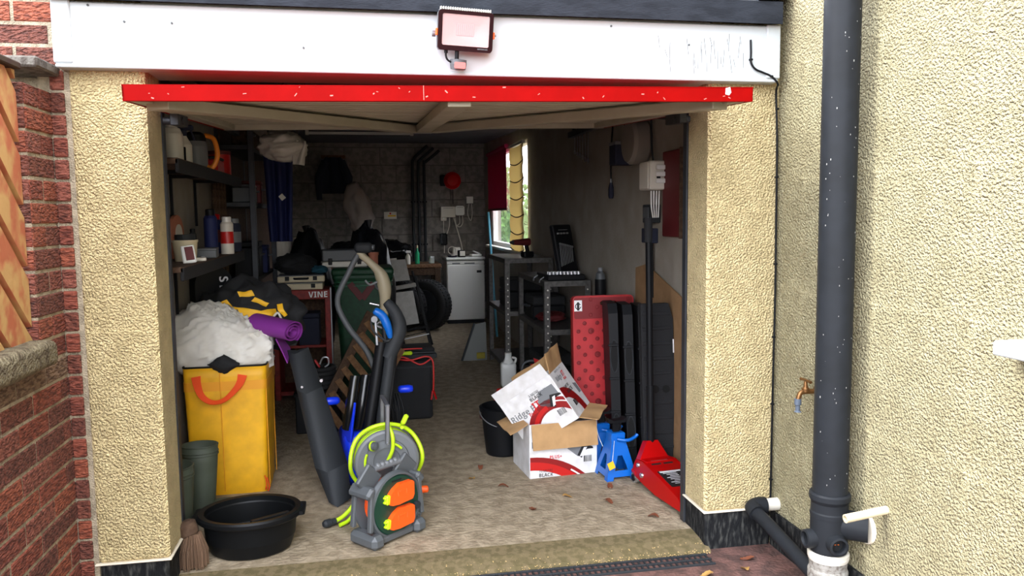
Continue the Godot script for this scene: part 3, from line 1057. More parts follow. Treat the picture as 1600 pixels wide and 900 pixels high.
func drain_and_leaves() -> void:
	var o := thing("drain_channel", "black slotted drain grating set in the ground along the threshold", "drain", v(0, -0.035, 0.088), 0.0)
	var b := B.new()
	b.box(v(0.0, -0.02, 0), v(2.06, 0.04, 0.084), 0.0)
	part(o, "channel", b, M.hole)
	for z in [-0.042, 0.0, 0.042]:
		b = B.new()
		b.box(v(0.0, 0.003, z), v(2.06, 0.01, 0.009), 0.002)
		part(o, "rail", b, M.dark_grey)
	b = B.new()
	b.box(v(0, 0.002, 0), v(0.006, 0.008, 0.08), 0.001)
	b.box(v(1.03, 0.002, 0), v(0.008, 0.01, 0.088), 0.001)
	var m := b.done()
	b = B.new()
	b.box(v(0, 0.002, 0), v(0.007, 0.008, 0.08), 0.001)
	m = b.done()
	for i in 86:
		part(o, "bar", m, M.dark_grey).position = v(-1.02 + i * 0.024, 0, 0)
	# dead leaves
	rng.seed = 77
	var kinds := []
	for k in 3:
		b = B.new()
		var bend := 0.25 + 0.2 * k
		b.sheet(func(s: float, t: float) -> Vector3:
			var y := (t - 0.5) * 0.055
			var w: float = 0.018 * sqrt(max(sin(PI * clampf(t, 0.02, 0.98)), 0.0)) * (1.0 - 0.35 * abs(sin(t * 14.0)))
			var x := (s - 0.5) * 2 * w
			return v(x, abs(x) * bend + 0.008 * sin(t * 4 + k), y), 4, 10, 0.0007)
		kinds.append(b.done())
	var places := [[0.34, -0.83, "in front of the white carton, largest"], [0.62, -0.62, "on the floor ahead of the printed carton"], [0.86, -0.71, "beside the wheel of the red trolley jack"], [0.79, -0.52, "between the carton and the trolley jack"], [0.2, -0.98, "on bare floor to the side of the cartons"], [0.42, -0.5, "on the concrete nearest the middle of the opening"], [0.93, -0.3, "just inside the steel door post"], [1.12, 0.2, "on the red paving by the grating end"], [1.17, 0.12, "on the red paving near the plinth"], [1.2, 0.32, "beside the sloping waste pipe"], [0.95, 0.22, "on the red paving in front of the grating"], [-0.05, -1.5, "deep inside on the bare floor"], [0.27, -1.15, "by the black bucket"]]
	for i in places.size():
		var p: Array = places[i]
		var y := 0.004 if p[1] < -0.14 else -0.031
		var l := solo("dead_leaf", kinds[i % 3], M.leaf_pale if i % 3 == 1 else M.leaf_dead, "small dry brown leaf " + p[2], "leaf", "dead leaves on the ground")
		l.position = v(p[0], y, p[1])
		l.rotation = v(0, rng.randf() * TAU, 0)
	# grit washed against the grating
	var gm := SphereMesh.new()
	gm.radius = 0.5
	gm.height = 0.8
	gm.radial_segments = 6
	gm.rings = 3
	var mm := MultiMesh.new()
	mm.transform_format = MultiMesh.TRANSFORM_3D
	mm.mesh = gm
	mm.instance_count = 1100
	for i in 1100:
		var x := 1.05 - pow(rng.randf(), 1.3) * 1.9
		var z := 0.045 - pow(rng.randf(), 2.0) * 0.13
		var y := -0.04 if z > 0.04 else (-0.024 - 0.012 * clampf((z - 0.0) / 0.05, 0, 1) if z > -0.02 else -0.012 - 0.1 * (z + 0.07) * 0.8)
		var s := rng.randf_range(0.002, 0.0065)
		mm.set_instance_transform(i, Transform3D(Basis.from_euler(v(rng.randf() * 6, rng.randf() * 6, 0)).scaled(v(s, s * 0.7, s)), v(x, y + s * 0.2, z)))
	var gi := MultiMeshInstance3D.new()
	gi.multimesh = mm
	gi.name = "grit"
	gi.material_override = mat("grit", Color(0.78, 0.66, 0.44), 0.9)
	add_child(gi)
	gi.set_meta("kind", "stuff")
	tag(gi, "pale grit and crumbs gathered along the drain grating", "grit")


func left_front() -> void:
	# rubber boots
	var o := thing("rubber_boot", "olive green rubber boot standing nearest the door post", "boot", v(-1.1, 0, -0.42), 0.1, "pair of olive rubber boots")
	var rings := []
	var prof := [[0.0, 0.058, 0.062], [0.04, 0.055, 0.06], [0.1, 0.052, 0.06], [0.18, 0.056, 0.068], [0.27, 0.062, 0.076], [0.345, 0.064, 0.08]]
	for q in prof:
		var ring := PackedVector3Array()
		for k in 20:
			ring.append(v(cos(TAU * k / 20) * q[1], q[0], sin(TAU * k / 20) * q[2]))
		rings.append(ring)
	var inner := []
	for i in [5, 4, 3]:
		var ring := PackedVector3Array()
		for k in 20:
			ring.append(v(cos(TAU * k / 20) * (prof[i][1] - 0.004), prof[i][0] - (0.0 if i == 5 else 0.002), sin(TAU * k / 20) * (prof[i][2] - 0.004)))
		inner.append(ring)
	var b := B.new()
	b.loft(rings + inner)
	b.ball(func(d: Vector3) -> Vector3: return v(d.x * 0.056, 0.035 + d.y * (0.055 if d.y > 0 else 0.028), -0.1 + d.z * 0.12), 20, 12)
	part(o, "shaft", b, M.olive)
	b = B.new()
	var sole := PackedVector2Array()
	for k in 24:
		var w := TAU * k / 24
		sole.append(v2(cos(w) * (0.056 - 0.008 * sin(w)), sin(w) * 0.145))
	b.prism(sole, 0.022, Transform3D(Basis(v(1, 0, 0), v(0, 0, 1), v(0, -1, 0)), v(0, 0.011, -0.08)))
	part(o, "sole", b, M.dark_grey)
	b = B.new()
	for y in [0.343, 0.315, 0.302]:
		var ring := []
		var s := 0.0645 if y > 0.3 else 0.063
		for k in 20:
			ring.append(v(cos(TAU * k / 20) * s, y, sin(TAU * k / 20) * (s + 0.015)))
		b.tube(ring, 0.003, 6, true)
	part(o, "top_band", b, M.olive)
	copy(o, "rubber_boot", "olive green rubber boot standing behind the other, against the yellow bag", v(-1.07, 0, -0.72), -1.6)
	# brush
	o = thing("scrubbing_brush", "round brown bristle brush head leaning beside the black tub", "brush", v(-1.0, 0, -0.17))
	b = B.new()
	b.lathe([v2(0, 0), v2(0.03, 0), v2(0.036, 0.01), v2(0.036, 0.05), v2(0.02, 0.06), v2(0, 0.06)], Transform3D(Basis(v(0, 0, 1), v(-0.3, 0.9, -0.1), v(1, 0, 0)).orthonormalized(), v(-0.01, 0.13, -0.03)), 16)
	part(o, "block", b, M.dark_wood)
	b = B.new()
	rng.seed = 8
	for i in 420:
		var a := rng.randf_range(0, TAU)
		var e := rng.randf_range(0.0, 1.0)
		var root := v(cos(a) * 0.03 * e, 0.14, sin(a) * 0.03 * e - 0.025)
		var tip := v(cos(a) * 0.056 * e, rng.randf_range(0.003, 0.02), sin(a) * 0.05 * e - 0.02)
		b.tube([root, root.lerp(tip, 0.5) + v(cos(a), 0, sin(a)) * 0.012 * e, tip], 0.0013, 4)
	part(o, "bristles", b, M.bristle).set_meta("kind", "stuff")
	# tub
	o = thing("oval_tub", "black oval plastic tub on the concrete floor beside the yellow bag", "tub", v(-0.805, 0, -0.34))
	var xf := Transform3D(Basis(v(1.18, 0, 0), v(0, 1, 0), v(0, 0, 1)), Vector3.ZERO)
	b = B.new()
	b.lathe([v2(0, 0), v2(0.125, 0), v2(0.135, 0.008), v2(0.15, 0.06), v2(0.158, 0.145), v2(0.162, 0.15), v2(0.156, 0.15), v2(0.15, 0.14), v2(0.143, 0.06), v2(0.128, 0.014), v2(0, 0.012)], xf, 44)
	var body := part(o, "body", b, M.tub_black)
	b = B.new()
	b.lathe([v2(0.153, 0.146), v2(0.174, 0.14), v2(0.178, 0.146), v2(0.178, 0.16), v2(0.172, 0.168), v2(0.153, 0.166)], xf, 44, false, true)
	part(o, "rim", b, M.tub_black)
	for s in [-1.0, 1.0]:
		b = B.new()
		b.prism(rounded(0.03, 0.12, 0.012), 0.016, Transform3D(Basis(v(1, 0, 0), v(0, 0, 1), v(0, -1, 0)), v(s * 0.206, 0.153, 0)))
		part(o, "grip", b, M.tub_black)
	b = B.new()
	b.bar(v(0.02, 0.158, 0.13), v(0.16, 0.162, 0.06), 0.02, 0.012)
	part(body, "inner_lip", b, M.tub_black)


func yellow_bag() -> void:
	var o := thing("storage_bag", "big yellow bag with an orange handle standing upright beside the pier", "bag", v(-1.0, 0, -1.2))
	var n := fnoise(3, 5.0)
	var ring := func(y: float, grow: float, puff: float) -> PackedVector3Array:
		var out := PackedVector3Array()
		var poly := rounded(0.375 + grow, 0.375 + grow, 0.025, Vector2.ZERO, 3)
		var k := poly.size()
		for i in k:
			var p: Vector2 = poly[i]
			var q: Vector2 = poly[(i + 1) % k]
			var steps := 5 if p.distance_to(q) > 0.1 else 1
			for s in steps:
				var m := p.lerp(q, float(s) / steps)
				var bulge: float = sin(PI * float(s) / steps) * puff if steps > 1 else 0.0
				var w := v(m.x, y, -m.y)
				w += w.normalized() * v(1, 0, 1) * (bulge + n.get_noise_3dv(w * 2.2) * 0.006)
				out.append(w)
		return out
	var b := B.new()
	var rings := []
	for i in 13:
		var t := i / 12.0
		rings.append(ring.call(0.64 * t, -0.02 + 0.035 * t, 0.012 * sin(PI * t) + 0.004))
	for i in [12, 10, 8]:
		var t: float = i / 12.0
		rings.append(ring.call(0.64 * t, -0.026 + 0.035 * t, 0.012 * sin(PI * t) + 0.004))
	b.loft(rings)
	var body := part(o, "body", b, M.yellow_bag)
	b = B.new()
	b.tube(Array(ring.call(0.643, 0.013, 0.004)), 0.005, 8, true)
	part(o, "piping", b, M.black)
	b = B.new()
	b.loft([ring.call(0.525, 0.0135, 0.012), ring.call(0.57, 0.0155, 0.011), ring.call(0.57, 0.0115, 0.011), ring.call(0.525, 0.0095, 0.012)], true, false)
	part(o, "band", b, M.yellow_band)
	b = B.new()
	for q in [v(-0.02, 0, 0.196), v(0.19, 0, 0.17), v(0.192, 0, -0.1)]:
		b.tube([q + v(0, 0.02, -0.004), q + v(0, 0.3, 0.004), q + v(0, 0.62, 0.006)], 0.0025, 6)
	part(body, "seam", b, M.yellow_band)
	b = B.new()
	var path := catmull([v(-0.13, 0.6, 0.2), v(-0.122, 0.56, 0.215), v(-0.1, 0.51, 0.232), v(-0.055, 0.48, 0.24), v(0.0, 0.487, 0.238), v(0.05, 0.53, 0.225), v(0.075, 0.565, 0.213), v(0.085, 0.6, 0.2)], 5)
	var last := path.size() - 1
	b.sheet(func(s: float, t: float) -> Vector3:
		var i := int(round(s * last))
		var d: Vector3 = (path[min(i + 1, last)] - path[max(i - 1, 0)]).normalized()
		var side := d.cross(Vector3.BACK).normalized()
		var fold: float = 0.3 + 0.7 * abs(s - 0.5) * 2.0
		return path[i] + side * (t - 0.5) * 0.044 * fold + Vector3.BACK * (t - 0.5) * 0.03 * (1.0 - fold), last, 4, 0.004)
	part(o, "handle", b, M.orange_web)
	b = B.new()
	b.tube(catmull([v(0.17, 0.09, 0.2), v(0.178, 0.05, 0.205), v(0.172, 0.02, 0.205), v(0.182, 0.03, 0.2)], 4), 0.003, 6)
	b.tube(catmull([v(0.18, 0.08, 0.198), v(0.19, 0.03, 0.2), v(0.183, 0.01, 0.2)], 4), 0.003, 6)
	part(o, "tie", b, M.orange_web)
	# white sack on top
	o = thing("white_sack", "crumpled white plastic sheet bulging out of the yellow bag", "sack", v(-1.04, 0.56, -1.18))
	var fold := fnoise(14, 3.2, 2)
	var fine := fnoise(15, 9.0, 3)
	b = B.new()
	b.ball(func(d: Vector3) -> Vector3:
		var a := atan2(d.z, d.x)
		var flat: float = 1.0 - 0.16 * max(d.x, 0.0) * max(d.y, 0.0)
		var p := v(d.x * 0.235, 0.16 + d.y * (0.2 if d.y > 0 else 0.16) * flat, d.z * 0.16)
		p.x = clampf(p.x * 1.25, -0.225, 0.24)
		p.y += 0.06 * clampf(-p.x / 0.2, -1.3, 0.6) * max(d.y, 0.0)
		# creases run outwards and down from a gathered point
		var q := v(p.x - 0.05, p.y - 0.3, p.z)
		var ridge: float = 1.0 - abs(sin(atan2(q.y, q.x + 0.4 * q.z) * 8.0 + 4.0 * fold.get_noise_3dv(p * 2.0)))
		return p + d * (0.02 * pow(ridge, 4.0) + 0.028 * fold.get_noise_3dv(p * 1.3) + 0.004 * fine.get_noise_3dv(p * v(1.6, 0.6, 1.6))), 110, 70)
	var sack := part(o, "sheet", b, M.white_cloth)
	b = B.new()
	b.sheet(func(s: float, t: float) -> Vector3:
		var p := v(0.14 + 0.115 * s, 0.03 + 0.2 * t + 0.02 * s, 0.1 - 0.07 * s * s)
		return p + v(0, 0, 0.012 * sin(t * 12 + s * 5) + 0.008 * sin(s * 17)), 14, 16, 0.002)
	part(o, "loose_corner", b, M.white_cloth)
	b = B.new()
	b.cyl(v(0.165, 0.18, 0.1), v(0.168, 0.18, 0.115), 0.006, 10)
	part(o, "eyelet", b, M.grey)
	b = B.new()
	b.sheet(func(s: float, t: float) -> Vector3:
		return v(-0.21 - 0.03 * t + 0.03 * s, 0.07 + 0.3 * t, 0.08 + 0.03 * sin(s * 5.0) - 0.05 * s), 8, 10, 0.003)
	part(o, "side_fold", b, M.white_cloth)
	b = B.new()
	b.ball(func(d: Vector3) -> Vector3: return v(d.x * 0.075, d.y * 0.04 * (1.2 - abs(d.x)), d.z * 0.025) + d * 0.012 * n.get_noise_3dv(d * 0.4), 24, 14)
	solo("dark_cloth", b, M.black_matt, "scrap of black cloth tucked into the front of the yellow bag", "cloth").position = v(-1.0, 0.655, -1.005)
	# rolled mat
	o = thing("rolled_mat", "purple exercise mat loosely rolled, on top of the yellow bag", "mat", v(-0.775, 0.805, -1.14))
	b = B.new()
	var ax := v(0.83, -0.14, 0.54).normalized()
	var e1 := ax.cross(Vector3.UP).normalized()
	var e2 := e1.cross(ax)
	b.sheet(func(s: float, t: float) -> Vector3:
		var w := s * TAU * 2.6 + 0.4
		var r := 0.018 + 0.044 * s + 0.003 * sin(w)
		var p := (e1 * cos(w) * 1.25 + e2 * sin(w) * 0.9) * r
		return p + ax * (t - 0.5) * 0.24, 90, 3, 0.0055)
	part(o, "roll", b, M.purple)
	b = B.new()
	b.sheet(func(s: float, t: float) -> Vector3:
		return v(0.015 + 0.055 * s - 0.0 * t, -0.045 - 0.12 * s * (1.0 - 0.4 * t), 0.07 - 0.16 * t + 0.03 * s * s), 10, 4, 0.0055)
	part(o, "loose_end", b, M.purple)
	# black and yellow jacket
	o = thing("work_jacket", "black and yellow work jacket bundled up behind the white sheet", "jacket", v(-0.91, 0.845, -1.37))
	var shell := func(d: Vector3) -> Vector3:
		var p := v(d.x * 0.27, d.y * (0.19 if d.y > 0 else 0.2), d.z * 0.15)
		return p + d * (0.045 * fold.get_noise_3dv(p * 2.5 + v(3, 1, 2)) + 0.012 * fine.get_noise_3dv(p))
	b = B.new()
	b.ball(shell, 60, 40)
	part(o, "body", b, M.black_matt)
	var patches := [[-0.36, 0.25, 0.12, 0.24, 0.5], [0.0, 0.14, 0.42, 0.08, -0.3], [0.3, 0.12, 0.2, 0.07, 0.25], [-0.02, 0.6, 0.12, 0.08, 0.3], [0.2, 0.4, 0.14, 0.06, -0.6], [0.62, 0.2, 0.07, 0.17, 0.3], [-0.62, 0.42, 0.1, 0.05, 0.2]]
	for q in patches:
		b = B.new()
		b.sheet(func(s: float, t: float) -> Vector3:
			var u: float = (s - 0.5) * q[2] * 2
			var w: float = (t - 0.5) * q[3] * 2
			var d := v(q[0] + u * cos(q[4]) - w * sin(q[4]), q[1] + u * sin(q[4]) + w * cos(q[4]), 0.75).normalized()
			return shell.call(d) * 1.02 + v(0, 0, 0.004), 10, 6, 0.004)
		part(o, "yellow_panel", b, M.yellow, "yellow cloth panel")
	b = B.new()
	b.tube(catmull([v(0.12, 0.0, 0.155), v(0.15, 0.03, 0.165), v(0.17, -0.01, 0.165), v(0.2, -0.05, 0.15)], 5), 0.006, 8)
	part(o, "cord", b, M.off_white)


func can(called: String, label: String, p: Vector3, r: float, h: float, m: Material, lid: Material, band: Material = null) -> Node3D:
	var o := thing(called, label, "can", p)
	var b := B.new()
	b.lathe([v2(0, 0), v2(r * 0.96, 0), v2(r, 0.004), v2(r, h * 0.8), v2(r * 0.8, h * 0.86), v2(0, h * 0.86)], Transform3D(), 20)
	part(o, "body", b, m)
	b = B.new()
	b.lathe([v2(0, h * 0.84), v2(r * 0.72, h * 0.84), v2(r * 0.72, h * 0.98), v2(r * 0.6, h), v2(0, h)], Transform3D(), 18)
	part(o, "cap", b, lid)
	if band:
		b = B.new()
		b.lathe([v2(0, h * 0.28), v2(r * 1.015, h * 0.28), v2(r * 1.015, h * 0.6), v2(0, h * 0.6)], Transform3D(), 20)
		part(o, "label_band", b, band)
	return o


func left_shelves() -> void:
	for q in [[1.6, -1.0, "upper", "dark wall shelf carrying the white bottle, the higher of two"], [1.17, -1.0, "lower", "dark wall shelf carrying the cans, the lower of two"]]:
		var o := thing("wall_shelf", q[3], "shelf", v(-1.24, q[0], -1.15), 0.0, "shelves on the inner wall")
		var b := B.new()
		b.box(v(0.11, -0.012, 0), v(0.22, 0.024, 1.6), 0.003)
		part(o, "board", b, M.dark_wood)
		b = B.new()
		b.box(v(0.214, -0.03, 0), v(0.014, 0.055, 1.6), 0.003)
		part(o, "front_lip", b, M.black_matt)
		for z in [0.4, 0.0, -0.55]:
			b = B.new()
			b.box(v(0.008, -0.15, z), v(0.012, 0.26, 0.02), 0.002)
			b.box(v(0.1, -0.034, z), v(0.19, 0.016, 0.02), 0.002)
			part(o, "bracket", b, M.black)
	var y := 1.6
	var o := thing("plastic_bottle", "tall white plastic bottle at the near end of the upper shelf", "bottle", v(-1.125, y, -0.75))
	var b := B.new()
	b.lathe([v2(0, 0), v2(0.04, 0), v2(0.043, 0.006), v2(0.043, 0.13), v2(0.032, 0.155), v2(0.022, 0.16), v2(0.022, 0.185), v2(0, 0.185)], Transform3D(), 22)
	part(o, "body", b, M.off_white)
	b = B.new()
	b.lathe([v2(0, 0.172), v2(0.024, 0.172), v2(0.024, 0.195), v2(0, 0.195)], Transform3D(), 18)
	part(o, "cap", b, M.white)
	o = thing("spray_bottle", "white spray bottle with a dark trigger and dark label on the upper shelf", "bottle", v(-1.12, y, -0.93))
	b = B.new()
	b.lathe([v2(0, 0), v2(0.035, 0), v2(0.038, 0.005), v2(0.038, 0.1), v2(0.018, 0.135), v2(0.014, 0.15), v2(0, 0.15)], Transform3D(), 20)
	part(o, "body", b, M.off_white)
	b = B.new()
	b.prism(rounded(0.028, 0.075, 0.004), 0.003, Transform3D(Basis(), v(0.004, 0.05, 0.0385)))
	part(o, "label", b, M.black)
	b = B.new()
	b.lathe([v2(0, 0.14), v2(0.018, 0.14), v2(0.018, 0.165), v2(0, 0.165)], Transform3D(), 14)
	b.box(v(0.012, 0.178, 0), v(0.07, 0.024, 0.022), 0.005)
	b.bar(v(0.035, 0.168, 0), v(0.05, 0.12, 0), 0.012, 0.008)
	part(o, "trigger_head", b, M.navy)
	o = thing("plastic_jug", "clear jug with a dark lid and an orange handle on the upper shelf", "jug", v(-1.11, y, -1.14))
	b = B.new()
	b.lathe([v2(0, 0), v2(0.05, 0), v2(0.055, 0.006), v2(0.058, 0.11), v2(0.05, 0.14), v2(0, 0.14)], Transform3D(), 24)
	part(o, "body", b, M.grey)
	b = B.new()
	b.lathe([v2(0, 0.135), v2(0.052, 0.135), v2(0.052, 0.165), v2(0.03, 0.18), v2(0, 0.18)], Transform3D(), 24)
	part(o, "lid", b, M.black)
	b = B.new()
	b.tube(catmull([v(0.045, 0.165, 0.0), v(0.085, 0.15, 0.0), v(0.1, 0.1, 0.0), v(0.098, 0.05, 0.0), v(0.075, 0.01, 0.0), v(0.052, 0.012, 0.0)], 5), 0.012, 12)
	part(o, "handle", b, M.amber_orange)
	o = thing("storage_tin", "red rectangular tin behind the orange handle on the upper shelf", "tin", v(-1.12, y, -1.5))
	b = B.new()
	b.box(v(0, 0.035, 0), v(0.13, 0.07, 0.2), 0.008)
	part(o, "body", b, M.red)
	b = B.new()
	b.box(v(0, 0.078, 0), v(0.134, 0.016, 0.204), 0.006)
	part(o, "lid", b, M.dark_grey)
	o = thing("storage_tin", "taller red tin farthest along the upper shelf", "tin", v(-1.12, y, -1.85))
	b = B.new()
	b.lathe([v2(0, 0), v2(0.06, 0), v2(0.06, 0.13), v2(0, 0.13)], Transform3D(), 24)
	part(o, "body", b, M.red)
	b = B.new()
	b.lathe([v2(0, 0.125), v2(0.063, 0.125), v2(0.063, 0.145), v2(0, 0.145)], Transform3D(), 24)
	part(o, "lid", b, M.maroon)
	# lower shelf
	y = 1.17
	o = thing("tile_arch", "small terracotta arch-shaped plaque leaning on the wall above the lower shelf", "plaque", v(-1.215, y, -1.13), PI / 2 - 0.1)
	var arch := PackedVector2Array([v2(-0.09, 0), v2(0.09, 0)])
	arch.append_array(ngon(0.09, 14, v2(0, 0.12), 0, PI))
	b = B.new()
	b.prism(arch, 0.016)
	part(o, "arch", b, M.terracotta)
	b = B.new()
	var face := PackedVector2Array([v2(-0.055, 0.0), v2(0.055, 0.0), v2(0.05, 0.11)])
	face.append_array(ngon(0.045, 10, v2(0.0, 0.12), 0.3, PI))
	b.prism(face, 0.004, Transform3D(Basis(), v(0.01, 0, 0.01)))
	part(o, "inset", b, M.off_white)
	o = thing("plastic_tub", "cream round tub with a dark lid on the lower shelf", "tub", v(-1.11, y, -0.82))
	b = B.new()
	b.lathe([v2(0, 0), v2(0.046, 0), v2(0.054, 0.085), v2(0.057, 0.085), v2(0.057, 0.095), v2(0, 0.095)], Transform3D(), 24)
	part(o, "body", b, M.cream)
	b = B.new()
	b.lathe([v2(0, 0.095), v2(0.044, 0.095), v2(0.044, 0.12), v2(0, 0.12)], Transform3D(), 24)
	part(o, "lid", b, M.dark_grey)
	o = thing("price_card", "small white frame with a dark red face leaning at the shelf front", "card", v(-1.05, y, -0.62), 0.25)
	o.rotation = v(-0.3, 0.25, 0.12)
	b = B.new()
	b.box(v(0, 0.04, 0), v(0.055, 0.08, 0.012), 0.004)
	part(o, "frame", b, M.white)
	b = B.new()
	b.box(v(0.004, 0.042, 0.0065), v(0.034, 0.06, 0.003), 0.001)
	part(o, "face", b, M.maroon)
	o = thing("offcut", "short white offcut of plastic trim lying on the lower shelf", "offcut", v(-1.06, y, -0.78), 0.4)
	b = B.new()
	b.box(v(0, 0.008, 0), v(0.09, 0.016, 0.02), 0.003)
	part(o, "strip", b, M.off_white)
	b = B.new()
	b.box(v(0.03, 0.018, 0), v(0.02, 0.006, 0.022), 0.001)
	part(o, "end_lug", b, M.grey)
	can("paint_can", "tall dark blue spray can among the cans on the lower shelf", v(-1.1, y, -1.38), 0.034, 0.24, M.deep_blue, M.black)
	can("paint_can", "white and red spray can with a red label on the lower shelf", v(-1.04, y, -1.5), 0.034, 0.2, M.off_white, M.white, M.red)
	can("paint_can", "red topped dark blue spray can on the lower shelf", v(-1.12, y, -1.62), 0.036, 0.215, M.deep_blue, M.bright_red, M.maroon)
	can("paint_can", "dark can with a grey label at the far end of the cans", v(-1.05, y, -1.8), 0.038, 0.19, M.navy, M.grey, M.grey)
	can("glue_tube", "thin dark bottle standing beside the cream tub", v(-1.17, y, -1.28), 0.018, 0.14, M.dark_grey, M.black)
	o = thing("flat_box", "flat grey-green box lying in front of the spray cans", "box", v(-1.07, y, -1.12), 0.1)
	b = B.new()
	b.box(v(0, 0.02, 0), v(0.09, 0.04, 0.15), 0.004)
	part(o, "body", b, M.mid_grey)
	b = B.new()
	b.box(v(0, 0.043, 0), v(0.093, 0.008, 0.153), 0.003)
	part(o, "lid", b, M.grey)
	# black rounded case with white letters
	o = thing("black_case", "tall black round-topped case with white letters STIG on its side", "case", v(-1.14, 0.03, -1.5), 0.5)
	var tall := PackedVector2Array([v2(-0.1, 0.0), v2(0.1, 0.0), v2(0.1, 0.98)])
	tall.append_array(ngon(0.1, 14, v2(0, 0.98), 0.0, PI))
	b = B.new()
	b.prism(tall, 0.14, Transform3D())
	part(o, "shell", b, M.black)
	b = B.new()
	b.prism(rounded(0.14, 0.7, 0.05, v2(0, 0.5)), 0.02, Transform3D(Basis(), v(0, 0, 0.07)))
	part(o, "raised_panel", b, M.black_matt)
	lettering(o, "STIG", 0.05, v(0.05, 0.95, 0.072), Basis(v(0, -1, 0), v(1, 0, 0), v(0, 0, 1)), M.print_white)
	# long tools hanging from the wall beyond the shelves
	var kinds := [["garden_spade", "dark garden spade hanging by the wall, nearest the shelves", -2.02], ["garden_fork", "dark garden fork hanging beside the spade", -2.13], ["garden_rake", "dark garden rake hanging beyond the fork", -2.24], ["garden_hoe", "dark garden hoe hanging last in the row of tools", -2.35]]
	var rail := B.new()
	rail.box(v(0, 0, 0), v(0.03, 0.05, 0.44), 0.004)
	for i in 4:
		rail.cyl(v(0.0, 0.0, 0.165 - i * 0.11), v(0.06, 0.02, 0.165 - i * 0.11), 0.006, 8)
	var hr := solo("tool_rail", rail, M.dark_wood, "dark wall rail with pegs holding the garden tools", "rail")
	hr.position = v(-1.225, 1.74, -2.185)
	for i in 4:
		o = thing(kinds[i][0], kinds[i][1], "garden tool", v(-1.19, 0.55, kinds[i][2]), 0, "garden tools on the wall")
		b = B.new()
		b.tube([v(0, 0.25, 0), v(0, 1.15, 0)], 0.014, 10)
		b.tube([v(0, 1.15, -0.05), v(0, 1.16, 0), v(0, 1.15, 0.05)], 0.013, 8)
		part(o, "shaft", b, M.dark_wood)
		b = B.new()
		if i == 0:
			b.prism(PackedVector2Array([v2(-0.08, 0.27), v2(0.08, 0.27), v2(0.085, 0.1), v2(0.0, 0.0), v2(-0.085, 0.1)]), 0.006, Transform3D(Basis(v(0, 0, 1), v(0, 1, 0), v(-1, 0, 0)), Vector3.ZERO))
		elif i == 1:
			b.bar(v(0, 0.26, -0.075), v(0, 0.26, 0.075), 0.012, 0.012)
			for k in 4:
				b.bar(v(0, 0.26, -0.07 + 0.0467 * k), v(0.02, 0.0, -0.07 + 0.0467 * k), 0.009, 0.007)
		else:
			b.bar(v(0, 0.24, -0.09), v(0, 0.24, 0.09), 0.02, 0.014)
			for k in (9 if i == 2 else 1):
				b.bar(v(0, 0.24, -0.085 + 0.021 * k if i == 2 else 0.0), v(0.07, 0.22, -0.085 + 0.021 * k if i == 2 else 0.0), 0.006 if i == 2 else 0.12, 0.006)
		part(o, "head", b, M.dark_steel)


func crumpled(called: String, label: String, cat: String, c: Vector3, s: Vector3, m: Material, seed_: int, tie := false, amount := 0.16) -> Node3D:
	var o := thing(called, label, cat, c)
	var n := fnoise(seed_, 1.3, 4)
	var f := fnoise(seed_ + 1, 4.0, 2)
	var b := B.new()
	b.ball(func(d: Vector3) -> Vector3:
		var k: float = 1.0 + amount * 2.0 * n.get_noise_3dv(d * 1.0) + amount * 0.5 * (1.0 - 2.0 * abs(f.get_noise_3dv(d)))
		var p: Vector3 = v(d.x * s.x, d.y * s.y, d.z * s.z) / 2.0 * k
		return v(p.x, max(p.y, -s.y / 2.0), p.z), 40, 26)
	part(o, "bag", b, m)
	if tie:
		b = B.new()
		b.tube([v(0, s.y * 0.42, 0), v(0.005, s.y * 0.5, 0.01), v(0.0, s.y * 0.54, 0)], [0.012, 0.02, 0.035], 8)
		part(o, "gathered_neck", b, m)
	return o


